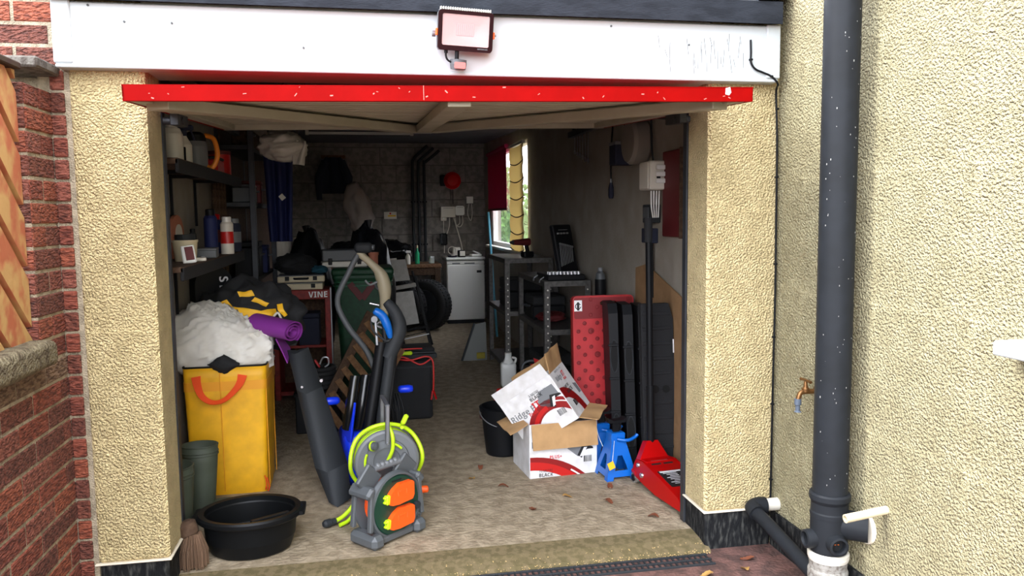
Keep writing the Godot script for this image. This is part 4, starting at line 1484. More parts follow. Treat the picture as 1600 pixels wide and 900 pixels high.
func left_middle() -> void:
	# added dark board, darkening the pale wall behind the rack
	var pb := B.new()
	pb.box(v(0, 0, 0), v(0.014, 1.9, 2.9), 0.002)
	var board := solo("added_dark_board", pb, M.dark_wood, "dark panel added to darken the wall behind the steel rack", "board")
	board.position = v(-1.231, 1.12, -3.95)
	pb = B.new()
	pb.box(v(0.009, 0.96, 0), v(0.012, 0.03, 2.9), 0.002)
	part(board, "top_batten", pb, M.dark_wood)
	# steel rack behind
	var o := thing("steel_rack", "dark steel storage rack standing along the far part of the shelf wall", "rack", v(-1.02, 0, -3.0))
	for q in [[0.0, 0.6], [-0.22, 0.6], [0.0, -0.5], [-0.22, -0.5]]:
		var p := B.new()
		p.box(v(q[0], 1.02, q[1]), v(0.036, 2.04, 0.036), 0.003)
		part(o, "post", p, M.dark_steel)
	for y in [0.35, 0.95, 1.45, 1.82]:
		var p := B.new()
		p.box(v(-0.11, y, 0.05), v(0.2, 0.03, 1.06), 0.003)
		part(o, "rack_shelf", p, M.dark_steel)
	var rack_things := [["brown_box", "brown box on the top rack shelf", v(-1.1, 1.835, -2.62), v(0.12, 0.13, 0.2), M.dark_wood], ["grey_case", "small grey case on the third rack shelf", v(-1.1, 1.465, -2.62), v(0.14, 0.12, 0.22), M.mid_grey], ["red_case", "dull red case on the third rack shelf beyond the grey case", v(-1.1, 1.465, -2.95), v(0.14, 0.16, 0.2), M.maroon], ["black_drill_case", "black drill case on the second rack shelf", v(-1.1, 0.965, -2.68), v(0.16, 0.24, 0.3), M.black], ["blue_case", "dark blue case on the second rack shelf", v(-1.1, 0.965, -3.1), v(0.16, 0.2, 0.25), M.deep_blue]]
	for q in rack_things:
		o = thing(q[0], q[1], "case", q[2], 0.05)
		var s: Vector3 = q[3]
		var p := B.new()
		p.box(v(0, s.y * 0.42, 0), v(s.x, s.y * 0.84, s.z), 0.006)
		part(o, "body", p, q[4])
		p = B.new()
		p.box(v(0, s.y * 0.92, 0), v(s.x * 1.03, s.y * 0.14, s.z * 1.03), 0.006)
		part(o, "lid", p, q[4])
		p = B.new()
		p.tube([v(s.x * 0.5, s.y * 0.6, -0.04), v(s.x * 0.5 + 0.02, s.y * 0.62, -0.03), v(s.x * 0.5 + 0.02, s.y * 0.62, 0.03), v(s.x * 0.5, s.y * 0.6, 0.04)], 0.006, 8)
		part(o, "handle", p, M.zinc)
	# blue overalls on the rack post
	o = thing("hanging_overalls", "blue overalls hanging from the steel rack with a small white tag", "overalls", v(-0.91, 1.19, -2.98))
	var b := B.new()
	b.sheet(func(s: float, t: float) -> Vector3:
		var w := 0.075 + 0.025 * t
		return v((s - 0.5) * 2 * w, 0.62 * t, 0.02 * sin(s * 15.0) * (1.2 - t * 0.6) + 0.012 * sin(t * 7)), 26, 12, 0.012)
	part(o, "cloth", b, M.deep_blue)
	b = B.new()
	b.box(v(0.02, 0.32, 0.03), v(0.035, 0.04, 0.003), 0.0, Basis.from_euler(v(0, 0, 0.7)))
	part(o, "tag", b, M.off_white, "small white tag")
	b = B.new()
	b.tube(catmull([v(-0.03, 0.6, 0.0), v(-0.07, 0.68, -0.02), v(-0.11, 0.66, -0.03)], 4), 0.006, 8)
	part(o, "hook", b, M.zinc)
	# grey bag under the ceiling
	o = crumpled("hanging_bag", "crumpled pale grey plastic bag hanging below the ceiling", "bag", v(-0.735, 1.75, -1.6), v(0.25, 0.16, 0.2), M.dirty_plastic, 31)
	o.rotation.z = -0.12
	b = B.new()
	b.tube([v(0.06, 0.05, 0), v(0.08, 0.36, 0)], 0.003, 6)
	b.tube([v(-0.08, 0.05, 0), v(-0.03, 0.37, 0)], 0.003, 6)
	part(o, "string", b, M.dark_grey)
	b = B.new()
	b.sheet(func(s: float, t: float) -> Vector3: return v(0.06 + 0.06 * s, 0.04 - 0.13 * t, 0.06 + 0.02 * sin(s * 8 + t * 3)), 8, 8, 0.003)
	part(o, "corner_flap", b, M.dirty_plastic)
	# red crate with a grey box and a blue box in it
	o = thing("red_cabinet", "open red wooden cabinet with pale letters on its top edge", "cabinet", v(-0.79, 0, -3.2))
	b = B.new()
	b.box(v(0, 0.79, 0), v(0.42, 0.07, 0.36), 0.004)
	part(o, "top", b, M.crate_red)
	for s in [-1, 1]:
		b = B.new()
		b.box(v(s * 0.19, 0.38, 0), v(0.04, 0.76, 0.36), 0.004)
		part(o, "side", b, M.crate_red)
	b = B.new()
	b.box(v(0, 0.38, -0.17), v(0.34, 0.76, 0.02), 0.0)
	part(o, "back_panel", b, M.dark_wood)
	b = B.new()
	b.box(v(0, 0.4, 0), v(0.34, 0.02, 0.34), 0.002)
	part(o, "inner_shelf", b, M.crate_red)
	b = B.new()
	b.box(v(0, 0.05, 0), v(0.34, 0.03, 0.34), 0.002)
	part(o, "inner_shelf", b, M.crate_red)
	b = B.new()
	b.box(v(0.215, 0.42, 0.15), v(0.012, 0.84, 0.03), 0.002)
	part(o, "metal_edge", b, M.zinc)
	lettering(o, "VINE", 0.045, v(0.125, 0.79, 0.181), Basis(), M.print_white)
	var names := [["grey_box", "plain grey box in the red cabinet, beside the purple mat", v(-0.9, 0.411, -3.13), v(0.13, 0.22, 0.2), M.grey], ["navy_box", "dark navy box in the red cabinet beside the grey box", v(-0.74, 0.411, -3.13), v(0.15, 0.24, 0.2), M.navy]]
	for q in names:
		o = thing(q[0], q[1], "box", q[2])
		var s: Vector3 = q[3]
		b = B.new()
		b.box(v(0, s.y * 0.42, 0), v(s.x, s.y * 0.84, s.z), 0.004)
		part(o, "body", b, q[4])
		b = B.new()
		b.box(v(0, s.y * 0.92, 0), v(s.x + 0.008, s.y * 0.14, s.z + 0.008), 0.004)
		part(o, "lid", b, q[4])
	var y := 0.826
	for i in 2:
		o = thing("parts_organiser", ["cream parts organiser lying on the red cabinet", "cream parts organiser with a black handle, stacked on the other"][i], "organiser", v(-0.8 + 0.01 * i, y, -3.15), 0.04 * i)
		b = B.new()
		b.box(v(0, 0.024, 0), v(0.34, 0.046, 0.24), 0.006)
		part(o, "tray", b, M.cream)
		b = B.new()
		b.box(v(0, 0.05, 0), v(0.335, 0.008, 0.235), 0.003)
		part(o, "lid", b, M.grey)
		for s in [-1, 1]:
			b = B.new()
			b.box(v(s * 0.1, 0.03, 0.122), v(0.03, 0.03, 0.008), 0.002)
			part(o, "clasp", b, M.black)
		if i:
			b = B.new()
			b.tube([v(-0.05, 0.03, 0.12), v(-0.045, 0.03, 0.15), v(0.045, 0.03, 0.15), v(0.05, 0.03, 0.12)], 0.008, 8)
			part(o, "handle", b, M.black)
		y += 0.056
	crumpled("holdall", "black holdall on top of the cream organisers", "bag", v(-0.83, y + 0.07, -3.2), v(0.3, 0.15, 0.24), M.black_matt, 41)
	crumpled("blue_cloth", "crumpled teal cloth lying at the edge of the cream organisers", "cloth", v(-0.66, y + 0.03, -3.14), v(0.12, 0.06, 0.14), mat("teal", Color(0.1, 0.3, 0.36), 0.8), 43)
	# green bin
	o = thing("garden_bin", "big dark green garden bin with a red strap behind the pressure washer", "bin", v(-0.335, 0, -3.3))
	b = B.new()
	var rings := []
	for q in [[0.0, 0.32], [0.02, 0.34], [0.86, 0.43], [0.9, 0.46], [0.92, 0.46], [0.92, 0.44], [0.3, 0.35]]:
		var poly := rounded(q[1], q[1], 0.05, Vector2.ZERO, 4)
		var ring := PackedVector3Array()
		for p in poly:
			ring.append(v(p.x, q[0], -p.y))
		rings.append(ring)
	b.loft(rings, false, false)
	part(o, "body", b, M.bin_green)
	mat("rib_green", Color(0.16, 0.38, 0.27), 0.5)
	for h in [0.84, 0.87]:
		b = B.new()
		var ring := []
		for p in rounded(0.435, 0.435, 0.05):
			ring.append(v(p.x, h, -p.y))
		b.tube(ring, 0.006, 6, true)
		part(o, "rim_rib", b, M.rib_green)
	b = B.new()
	b.round_box(v(0, 0.945, 0), v(0.47, 0.06, 0.47), 0.025, Basis(), 20)
	part(o, "lid", b, M.bin_green)
	b = B.new()
	b.bar(v(-0.1, 0.86, 0.222), v(-0.01, 0.74, 0.212), 0.05, 0.006, Vector3.BACK)
	b.bar(v(0.08, 0.86, 0.222), v(-0.01, 0.74, 0.212), 0.05, 0.006, Vector3.BACK)
	part(o, "strap", b, M.maroon, "dull red strap")
	b = B.new()
	b.tube(catmull([v(0.09, 0.86, 0.222), v(0.1, 0.82, 0.24), v(0.14, 0.81, 0.24)], 4), 0.009, 8)
	part(o, "hook", b, M.grey)
	o = thing("tool_chest", "flat grey tool chest lying on the lid of the green bin", "toolbox", v(-0.48, 0.976, -3.34), 0.1)
	b = B.new()
	b.box(v(0, 0.09, 0), v(0.34, 0.09, 0.2), 0.008)
	part(o, "lid", b, M.mid_grey)
	b = B.new()
	b.box(v(0, 0.022, 0), v(0.345, 0.044, 0.205), 0.006)
	part(o, "base", b, M.off_white)
	for s in [-1, 1]:
		b = B.new()
		b.box(v(s * 0.11, 0.045, 0.106), v(0.03, 0.05, 0.012), 0.003)
		part(o, "latch", b, M.black)
	b = B.new()
	b.lathe([v2(0, 0), v2(0.035, 0), v2(0.037, 0.09), v2(0, 0.09)], Transform3D(), 18)
	o = thing("terracotta_pot", "small terracotta pot on the green bin lid by the grey tool chest", "pot", v(-0.25, 0.976, -3.3))
	part(o, "body", b, M.terracotta)
	b = B.new()
	b.lathe([v2(0, 0.085), v2(0.042, 0.085), v2(0.042, 0.11), v2(0, 0.11)], Transform3D(), 18)
	part(o, "rim", b, M.terracotta)
	crumpled("black_sack", "black bin sack slumped behind the red cabinet", "sack", v(-0.8, 0.62, -3.9), v(0.42, 1.24, 0.46), M.black, 51, true, 0.1)
	crumpled("black_sack", "second black bin sack standing behind the green bin", "sack", v(-0.28, 0.64, -3.95), v(0.42, 1.28, 0.46), mat("sack_blue", Color(0.06, 0.07, 0.1), 0.45), 57, true, 0.1)
	# slatted wooden pallet leaning
	o = thing("slatted_panel", "old wooden slatted panel leaning behind the grey plastic board", "panel", Vector3.ZERO)
	var r0 := v(-0.585, 0.21, -1.88)
	var r1 := v(-0.29, 0.73, -2.25)
	var f0 := v(-0.43, 0.02, -1.72)
	var f1 := v(-0.1, 0.5, -2.15)
	b = B.new()
	b.bar(r0 + (r0 - r1) * 0.05, r1, 0.055, 0.035, Vector3.BACK)
	part(o, "rail", b, M.dark_wood)
	b = B.new()
	b.bar(f0, f1, 0.05, 0.035, Vector3.BACK)
	part(o, "rail", b, M.old_wood)
	for i in 8:
		var t := 0.03 + i * 0.125
		b = B.new()
		b.bar(r0.lerp(r1, t) + v(0, 0, 0.03), f0.lerp(f1, t) + v(0, 0, 0.03), 0.042, 0.016, (r1 - r0).cross(f0 - r0))
		part(o, "slat", b, M.old_wood)
	# grey folded plastic board
	o = thing("plastic_board", "long dark grey folded plastic board leaning beside the yellow bag", "board", Vector3.ZERO)
	b = B.new()
	var secs := []
	var way := [v(-0.46, 0.0, -0.76), v(-0.5, 0.15, -0.83), v(-0.6, 0.5, -0.98), v(-0.66, 0.68, -1.1)]
	for i in way.size():
		var c: Vector3 = way[i]
		var w: float = [0.052, 0.075, 0.06, 0.05][i]
		secs.append(PackedVector3Array([c + v(-w, 0.015, 0.0), c + v(-w * 0.2, 0, 0.035), c + v(w, 0.02, -0.03), c + v(w, 0.02, -0.05), c + v(-w * 0.2, 0, 0.012), c + v(-w, 0.015, -0.02)]))
	b.loft(secs, false, false)
	part(o, "board", b, M.dark_grey)
	b = B.new()
	b.cyl(v(-0.54, 0.56, -0.98), v(-0.54, 0.56, -0.96), 0.008, 10)
	part(o, "screw", b, M.silver)
	b = B.new()
	b.cyl(v(-0.632, 0.535, -0.97), v(-0.632, 0.535, -0.95), 0.006, 10)
	part(o, "screw", b, M.silver)
	# clamp and hose coil on the floor behind
	o = thing("spring_clamp", "small red and silver spring clamp on the coiled black hose", "clamp", v(-0.62, 0.415, -2.2))
	b = B.new()
	b.tube(catmull([v(0, 0, 0), v(0.02, 0.04, 0), v(0.05, 0.04, 0), v(0.055, 0.0, 0), v(0.03, -0.02, 0)], 5), 0.006, 8)
	part(o, "jaw", b, M.silver)
	b = B.new()
	b.bar(v(-0.03, 0.03, 0), v(0.0, -0.02, 0), 0.03, 0.012)
	part(o, "handle", b, M.red)
	o = thing("hose_coil", "ribbed black drain hose coiled on a black crate", "hose", v(-0.62, 0.28, -2.2))
	for i in 5:
		b = B.new()
		var ring := []
		for k in 24:
			ring.append(v(cos(TAU * k / 24) * 0.09, 0.028 * i, sin(TAU * k / 24) * 0.09))
		b.tube(ring, 0.016, 8, true)
		part(o, "turn", b, M.rubber)
	b = B.new()
	b.box(v(0, 0.13, 0), v(0.28, 0.26, 0.3), 0.008)
	o = thing("black_crate", "black plastic crate under the coiled drain hose", "crate", v(-0.63, 0, -2.2))
	part(o, "body", b, M.black)
	b = B.new()
	b.box(v(0, 0.25, 0), v(0.3, 0.024, 0.32), 0.006)
	part(o, "rim", b, M.black)
	# bag on the floor with jump leads
	o = thing("tool_bag", "square black tool bag with red leads and a green screwdriver on top", "tool bag", v(-0.055, 0, -2.36), 0.04)
	b = B.new()
	b.round_box(v(0, 0.2, 0), v(0.32, 0.4, 0.26), 0.03, Basis(), 20)
	part(o, "body", b, M.black_matt)
	b = B.new()
	b.box(v(0, 0.36, 0.128), v(0.31, 0.012, 0.01), 0.003)
	part(o, "zip", b, M.dark_grey)
	o = thing("stacked_lid", "flat black lid resting on the tool bag, under the red lead", "lid", v(-0.03, 0.4, -2.42), 0.06)
	b = B.new()
	b.box(v(0, 0.02, 0), v(0.34, 0.035, 0.26), 0.006)
	part(o, "lid", b, M.dark_grey)
	b = B.new()
	b.box(v(0, 0.055, -0.02), v(0.32, 0.03, 0.22), 0.008)
	part(o, "upper_lid", b, M.black_matt)
	o = thing("jump_lead", "tangled red jump lead draped over the black tool bag", "lead", v(-0.055, 0.4, -2.36))
	b = B.new()
	b.tube(catmull([v(-0.15, -0.03, 0.14), v(-0.1, 0.015, 0.12), v(0.02, 0.01, 0.135), v(0.12, 0.03, 0.13), v(0.165, 0.0, 0.13), v(0.17, -0.1, 0.14), v(0.165, -0.2, 0.145)], 6), 0.006, 8)
	b.tube(catmull([v(-0.14, 0.0, 0.13), v(-0.03, 0.03, 0.125), v(0.08, -0.02, 0.14), v(0.15, 0.01, 0.13)], 6), 0.006, 8)
	b.tube(catmull([v(-0.12, 0.075, 0.09), v(0.0, 0.08, 0.1), v(0.1, 0.078, 0.09)], 6), 0.005, 8)
	part(o, "cable", b, M.red)
	b = B.new()
	b.bar(v(0.16, -0.2, 0.145), v(0.15, -0.26, 0.15), 0.018, 0.01)
	b.bar(v(0.168, -0.2, 0.145), v(0.185, -0.26, 0.15), 0.018, 0.01)
	part(o, "clip", b, M.bright_red)
	o = thing("screwdriver", "screwdriver with a green handle lying on the black tool bag", "screwdriver", v(-0.13, 0.452, -2.25), 0.05)
	b = B.new()
	b.lathe([v2(0, 0), v2(0.012, 0.003), v2(0.015, 0.03), v2(0.012, 0.06), v2(0.014, 0.1), v2(0.006, 0.11), v2(0, 0.11)], Transform3D(Basis(v(0, 0, 1), v(1, 0, 0), v(0, 1, 0)), Vector3.ZERO), 14, true)
	part(o, "handle", b, M.lime)
	b = B.new()
	b.cyl(v(0.1, 0, 0), v(0.26, 0.0, 0), 0.004, 8)
	part(o, "blade", b, M.dark_steel)


func pressure_washer() -> void:
	var o := thing("pressure_washer", "tall black and blue pressure washer standing behind the hose reel", "pressure washer", v(-0.33, 0, -1.12), 0.15)
	var b := B.new()
	b.round_box(v(0, 0.14, 0), v(0.27, 0.28, 0.26), 0.05, Basis(), 20)
	part(o, "base", b, M.pw_blue)
	b = B.new()
	b.box(v(-0.1, 0.34, 0.1), v(0.012, 0.2, 0.1), 0.003, Basis.from_euler(v(0, 0.3, -0.15)))
	part(o, "blue_flap", b, M.pw_blue)
	b = B.new()
	b.round_box(v(0.06, 0.36, -0.02), v(0.15, 0.36, 0.18), 0.05, Basis.from_euler(v(-0.08, 0, -0.08)), 20)
	part(o, "housing", b, M.black)
	for i in 2:
		b = B.new()
		b.tube(catmull([v(-0.11 + 0.055 * i, 0.3, 0.1), v(-0.09 + 0.055 * i, 0.42, 0.115), v(-0.06 + 0.055 * i, 0.56, 0.08)], 5), 0.026, 14)
		part(o, "ribbed_grip", b, M.black_gloss)
	for q in [[-0.14, 0.44, -1.0], [0.16, 0.47, 1.0]]:
		b = B.new()
		var xf := Transform3D(Basis(v(0, 1, 0), v(q[2], 0.0, 0.1), v(0, 0, 1)).orthonormalized(), v(q[0], q[1], 0.06))
		b.lathe([v2(0, 0), v2(0.013, 0.0), v2(0.02, 0.012), v2(0.021, 0.055), v2(0.015, 0.075), v2(0, 0.078)], xf, 16, true)
		part(o, "blue_knob", b, M.pw_blue)
	for s in [-1, 1]:
		b = B.new()
		b.lathe([v2(0, -0.02), v2(0.09, -0.02), v2(0.095, 0.0), v2(0.09, 0.02), v2(0, 0.02)], Transform3D(Basis(v(0, 1, 0), v(s, 0, 0), v(0, 0, 1)), v(s * 0.155, 0.095, -0.09)), 24)
		part(o, "wheel", b, M.rubber)
	b = B.new()
	for i in 7:
		b.tube(catmull([v(0.08 + 0.012 * i, 0.46, 0.11), v(0.05 + 0.02 * i, 0.38, 0.14), v(0.09 + 0.012 * i, 0.27, 0.14), v(0.13 + 0.004 * i, 0.36, 0.13), v(0.08 + 0.012 * i, 0.46, 0.1)], 6), 0.0045, 6)
	part(o, "power_cord", b, M.black)
	b = B.new()
	b.tube(catmull([v(0.13, 0.5, 0.06), v(0.1, 0.54, 0.07), v(0.06, 0.56, 0.06)], 4), 0.008, 8)
	part(o, "outlet", b, M.black)
	# spray gun and lance standing in front of it
	o = thing("spray_gun", "pressure washer gun with a bright blue trigger and long black lance", "spray gun", v(-0.325, 0.2, -0.88))
	b = B.new()
	b.tube([v(-0.02, -0.05, 0.01), v(0.04, 0.3, -0.05), v(0.08, 0.54, -0.08)], 0.027, 14)
	part(o, "lance", b, M.black)
	b = B.new()
	b.tube([v(0.045, 0.0, 0.02), v(0.095, 0.3, -0.04), v(0.13, 0.52, -0.07)], 0.027, 14)
	part(o, "lance", b, M.dark_grey)
	b = B.new()
	b.tube(catmull([v(0.075, 0.02, 0.0), v(0.125, 0.3, -0.06), v(0.155, 0.54, -0.08)], 4), 0.012, 10)
	part(o, "hose", b, M.black)
	b = B.new()
	b.tube(catmull([v(0.11, 0.46, -0.07), v(0.155, 0.56, -0.085), v(0.17, 0.62, -0.09), v(0.15, 0.69, -0.09), v(0.11, 0.74, -0.09)], 5), [0.036, 0.037, 0.038, 0.04, 0.041, 0.042, 0.042, 0.042, 0.041, 0.04, 0.038, 0.037, 0.036, 0.034, 0.033, 0.031, 0.03, 0.028, 0.026, 0.024, 0.02], 14)
	part(o, "grip", b, M.dark_grey)
	b = B.new()
	b.tube(catmull([v(0.05, 0.705, -0.035), v(0.09, 0.675, -0.04), v(0.115, 0.615, -0.04), v(0.125, 0.565, -0.045)], 5), [0.014, 0.018, 0.02, 0.021, 0.022, 0.022, 0.022, 0.022, 0.022, 0.021, 0.02, 0.018, 0.017, 0.015, 0.013, 0.01], 12)
	part(o, "trigger", b, M.blue, "bright blue trigger")
	b = B.new()
	b.tube(catmull([v(0.06, 0.7, -0.06), v(0.035, 0.65, -0.055), v(0.045, 0.6, -0.05), v(0.09, 0.56, -0.045), v(0.115, 0.55, -0.045), v(0.135, 0.575, -0.045)], 5), 0.0055, 8)
	part(o, "trigger_guard", b, M.dark_grey)
	b = B.new()
	b.bar(v(0.055, 0.65, -0.06), v(0.06, 0.53, -0.05), 0.016, 0.012)
	b.cyl(v(0.05, 0.66, -0.07), v(0.05, 0.66, -0.04), 0.016, 12)
	part(o, "lock_lever", b, M.zinc)
	b = B.new()
	b.tube([v(0.03, 0.735, -0.08), v(0.075, 0.725, -0.08)], 0.006, 8)
	part(o, "metal_nozzle", b, M.silver)
	# trimmer
	o = thing("garden_trimmer", "garden trimmer with a thick cream shaft and a bent grey tube handle", "trimmer", v(-0.22, 0, -1.45))
	b = B.new()
	b.tube(catmull([v(-0.04, 1.19, -0.04), v(-0.085, 1.19, -0.05), v(-0.13, 1.15, -0.05), v(-0.18, 1.06, -0.05), v(-0.25, 0.9, -0.05), v(-0.2, 0.755, -0.05), v(-0.095, 0.6, -0.05), v(-0.04, 0.42, -0.05), v(-0.01, 0.22, -0.05), v(0.0, 0.05, -0.05)], 6), 0.016, 12)
	part(o, "tube_handle", b, M.mid_grey)
	b = B.new()
	b.tube(catmull([v(-0.13, 1.165, -0.05), v(-0.06, 1.1, -0.05), v(-0.01, 1.04, -0.05), v(0.012, 0.95, -0.05), v(0.008, 0.86, -0.05), v(0.0, 0.76, -0.05)], 5), [0.018, 0.019, 0.02, 0.02, 0.02, 0.021, 0.022, 0.024, 0.026, 0.03, 0.034, 0.037, 0.038, 0.038, 0.038, 0.037, 0.035, 0.032, 0.03, 0.028, 0.026, 0.025, 0.024, 0.023, 0.022, 0.022], 14)
	part(o, "cream_shaft", b, M.lance)
	b = B.new()
	b.round_box(v(-0.1, 1.19, -0.05), v(0.1, 0.06, 0.07), 0.025)
	part(o, "head", b, M.dark_grey)
	b = B.new()
	b.tube(catmull([v(0.0, 0.78, -0.05), v(-0.04, 0.75, -0.05), v(0.04, 0.72, -0.05)], 4), 0.009, 8)
	part(o, "clip", b, M.zinc)
	b = B.new()
	b.tube([v(0.0, 0.77, -0.05), v(0.02, 0.4, -0.05), v(0.01, 0.0, -0.05)], 0.014, 10)
	part(o, "lower_shaft", b, M.dark_steel)
	b = B.new()
	b.tube(catmull([v(-0.03, 1.0, -0.015), v(-0.07, 0.985, -0.01), v(-0.095, 1.01, -0.01)], 4), 0.006, 8)
	part(o, "hook", b, M.grey)


func torus_points(r: float, n: int, c := Vector3.ZERO, ex := Vector3.RIGHT, ey := Vector3.UP, from := 0.0, to := TAU) -> Array:
	var out := []
	var full: bool = abs(to - from - TAU) < 0.001
	for k in (n if full else n + 1):
		var w := from + (to - from) * k / n
		out.append(c + (ex * cos(w) + ey * sin(w)) * r)
	return out


func reels() -> void:
	# hose reel with lime hose; axis along local z
	var o := thing("hose_reel", "grey garden hose reel wound with lime green hose", "hose reel", v(-0.245, 0, -0.63), 0.12)
	var c := v(0, 0.255, 0)
	var z := Transform3D(Basis(v(1, 0, 0), v(0, 0, 1), v(0, -1, 0)), c)
	var b := B.new()
	b.lathe([v2(0, 0.045), v2(0.06, 0.05), v2(0.062, 0.058), v2(0.1, 0.058), v2(0.103, 0.066), v2(0.132, 0.07), v2(0.142, 0.066), v2(0.147, 0.058), v2(0.145, 0.05), v2(0.1, 0.046), v2(0.05, 0.04), v2(0, 0.035)], z, 40)
	part(o, "front_disc", b, M.grey)
	b = B.new()
	b.lathe([v2(0, -0.05), v2(0.147, -0.05), v2(0.15, -0.058), v2(0.147, -0.066), v2(0, -0.066)], z, 40)
	part(o, "back_disc", b, M.grey)
	b = B.new()
	b.lathe([v2(0, -0.05), v2(0.09, -0.05), v2(0.09, 0.04), v2(0, 0.04)], z, 28)
	part(o, "drum", b, M.mid_grey)
	b = B.new()
	for i in 5:
		b.tube(torus_points(0.128 + 0.004 * (i % 2), 40, c + v(0, 0, -0.036 + 0.018 * i)), 0.0095, 10, true)
	part(o, "hose", b, M.lime)
	b = B.new()
	b.tube(catmull(torus_points(0.164, 22, c + v(0, 0, 0.03), Vector3.RIGHT, Vector3.UP, -0.9, PI + 0.6).map(func(q): return q + v(0, 0, 0.02 * sin(q.y * 30))), 3), 0.0095, 10)
	b.tube(catmull([v(0.012, 0.415, 0.06), v(0.025, 0.37, 0.078), v(0.022, 0.31, 0.078), v(0.0, 0.26, 0.075)], 6), 0.009, 10)
	b.tube(catmull(torus_points(0.1, 8, c + v(0, 0, 0.064), Vector3.RIGHT, Vector3.UP, 2.7, 3.6), 3), 0.0065, 8)
	b.tube(catmull(torus_points(0.085, 8, c + v(0, 0, 0.066), Vector3.RIGHT, Vector3.UP, 0.7, 1.3), 3), 0.0065, 8)
	b.tube(catmull([v(-0.135, 0.16, 0.03), v(-0.15, 0.08, 0.05), v(-0.2, 0.035, 0.08), v(-0.245, 0.02, 0.1)], 6), 0.0095, 10)
	b.tube(catmull([v(-0.13, 0.06, 0.05), v(-0.18, 0.02, 0.1), v(-0.225, 0.012, 0.13)], 6), 0.009, 10)
	part(o, "loose_hose", b, M.lime)
	b = B.new()
	b.lathe([v2(0, 0), v2(0.014, 0), v2(0.015, 0.02), v2(0.018, 0.026), v2(0.018, 0.05), v2(0.012, 0.06), v2(0, 0.06)], Transform3D(Basis(v(0, 1, 0), v(-0.9, -0.15, 0.4), v(0, 0, 1)).orthonormalized(), v(-0.24, 0.022, 0.1)), 16)
	part(o, "hose_end", b, M.dark_grey)
	b = B.new()
	b.lathe([v2(0, 0), v2(0.011, 0), v2(0.016, 0.012), v2(0.016, 0.02), v2(0, 0.02)], Transform3D(Basis(v(0, 1, 0), v(1, 0.1, 0), v(0, 0, 1)).orthonormalized(), v(0.13, 0.105, 0.06)), 14)
	part(o, "elbow_nut", b, M.dark_grey)
	b = B.new()
	b.lathe([v2(0, 0.02), v2(0.017, 0.02), v2(0.017, 0.05), v2(0.012, 0.055), v2(0, 0.055)], Transform3D(Basis(v(0, 1, 0), v(1, 0.1, 0), v(0, 0, 1)).orthonormalized(), v(0.13, 0.105, 0.06)), 10)
	part(o, "orange_connector", b, M.orange)
	b = B.new()
	var kx := Transform3D(Basis.from_euler(v(PI / 2 - 0.2, 0, -0.7)), v(-0.075, 0.335, 0.07))
	b.lathe([v2(0, 0), v2(0.02, 0), v2(0.022, 0.01), v2(0.018, 0.035), v2(0, 0.04)], kx, 12)
	part(o, "winder_knob", b, M.mid_grey)
	b = B.new()
	b.lathe([v2(0.0205, 0.01), v2(0.0235, 0.012), v2(0.0225, 0.02), v2(0.02, 0.02)], kx, 12, false, true)
	part(o, "lime_ring", b, M.lime)
	b = B.new()
	b.bar(v(0.0, 0.34, 0.085), v(0.004, 0.52, 0.085), 0.02, 0.012, Vector3.BACK, 0.004)
	b.bar(v(0.004, 0.515, 0.09), v(0.004, 0.525, -0.09), 0.02, 0.012, Vector3.UP, 0.004)
	b.bar(v(0.0, 0.2, -0.085), v(0.004, 0.52, -0.085), 0.02, 0.012, Vector3.BACK, 0.004)
	part(o, "carrying_handle", b, M.zinc)
	b = B.new()
	b.cyl(v(0.0, 0.345, 0.09), v(0.0, 0.345, 0.097), 0.005, 10)
	part(o, "rivet", b, M.silver)
	b = B.new()
	for s in [-1, 1]:
		for e in [-1, 1]:
			b.bar(v(s * 0.02, 0.25, e * 0.08), v(s * 0.13, 0.012, e * 0.11), 0.022, 0.014, Vector3.BACK, 0.004)
		b.bar(v(s * 0.13, 0.012, -0.12), v(s * 0.13, 0.012, 0.12), 0.024, 0.024, Vector3.UP, 0.006)
	part(o, "stand", b, M.grey)
	b = B.new()
	b.bar(v(0.075, 0.415, 0.045), v(0.1, 0.455, 0.03), 0.022, 0.022, Vector3.BACK, 0.006)
	b.cyl(v(0.07, 0.405, 0.062), v(0.07, 0.405, 0.05), 0.008, 10)
	part(o, "lime_nozzle", b, M.lime)
	# cable reel; axis along local z
	o = thing("cable_reel", "small extension cable reel with orange socket covers on a green disc", "cable reel", v(-0.245, 0, -0.335), 0.7)
	o.scale = Vector3.ONE * 1.08
	c = v(0, 0.142, 0)
	z = Transform3D(Basis(v(1, 0, 0), v(0, 0, 1), v(0, -1, 0)), c)
	b = B.new()
	b.lathe([v2(0.118, 0.03), v2(0.132, 0.034), v2(0.134, 0.042), v2(0.128, 0.056), v2(0.12, 0.058), v2(0.117, 0.05)], z, 40, false, true)
	part(o, "front_ring", b, M.mid_grey)
	b = B.new()
	b.lathe([v2(0.07, -0.058), v2(0.128, -0.056), v2(0.134, -0.042), v2(0.132, -0.034), v2(0.07, -0.03)], z, 40, false, true)
	part(o, "back_ring", b, M.mid_grey)
	b = B.new()
	b.lathe([v2(0, 0.03), v2(0.117, 0.03), v2(0.117, 0.05), v2(0.113, 0.054), v2(0, 0.055)], z, 40)
	var disc := part(o, "green_disc", b, M.socket_green)
	b = B.new()
	b.box(v(0.0, 0.24, 0.055), v(0.05, 0.006, 0.004), 0.001)
	part(disc, "finger_slot", b, M.hole)
	b = B.new()
	b.lathe([v2(0, -0.034), v2(0.06, -0.034), v2(0.06, 0.03), v2(0, 0.03)], z, 24)
	part(o, "drum", b, M.dark_grey)
	b = B.new()
	for i in 6:
		b.tube(torus_points(0.088 + 0.003 * (i % 2), 30, c + v(0, 0, -0.026 + 0.0105 * i)), 0.006, 8, true)
	part(o, "cable", b, M.orange)
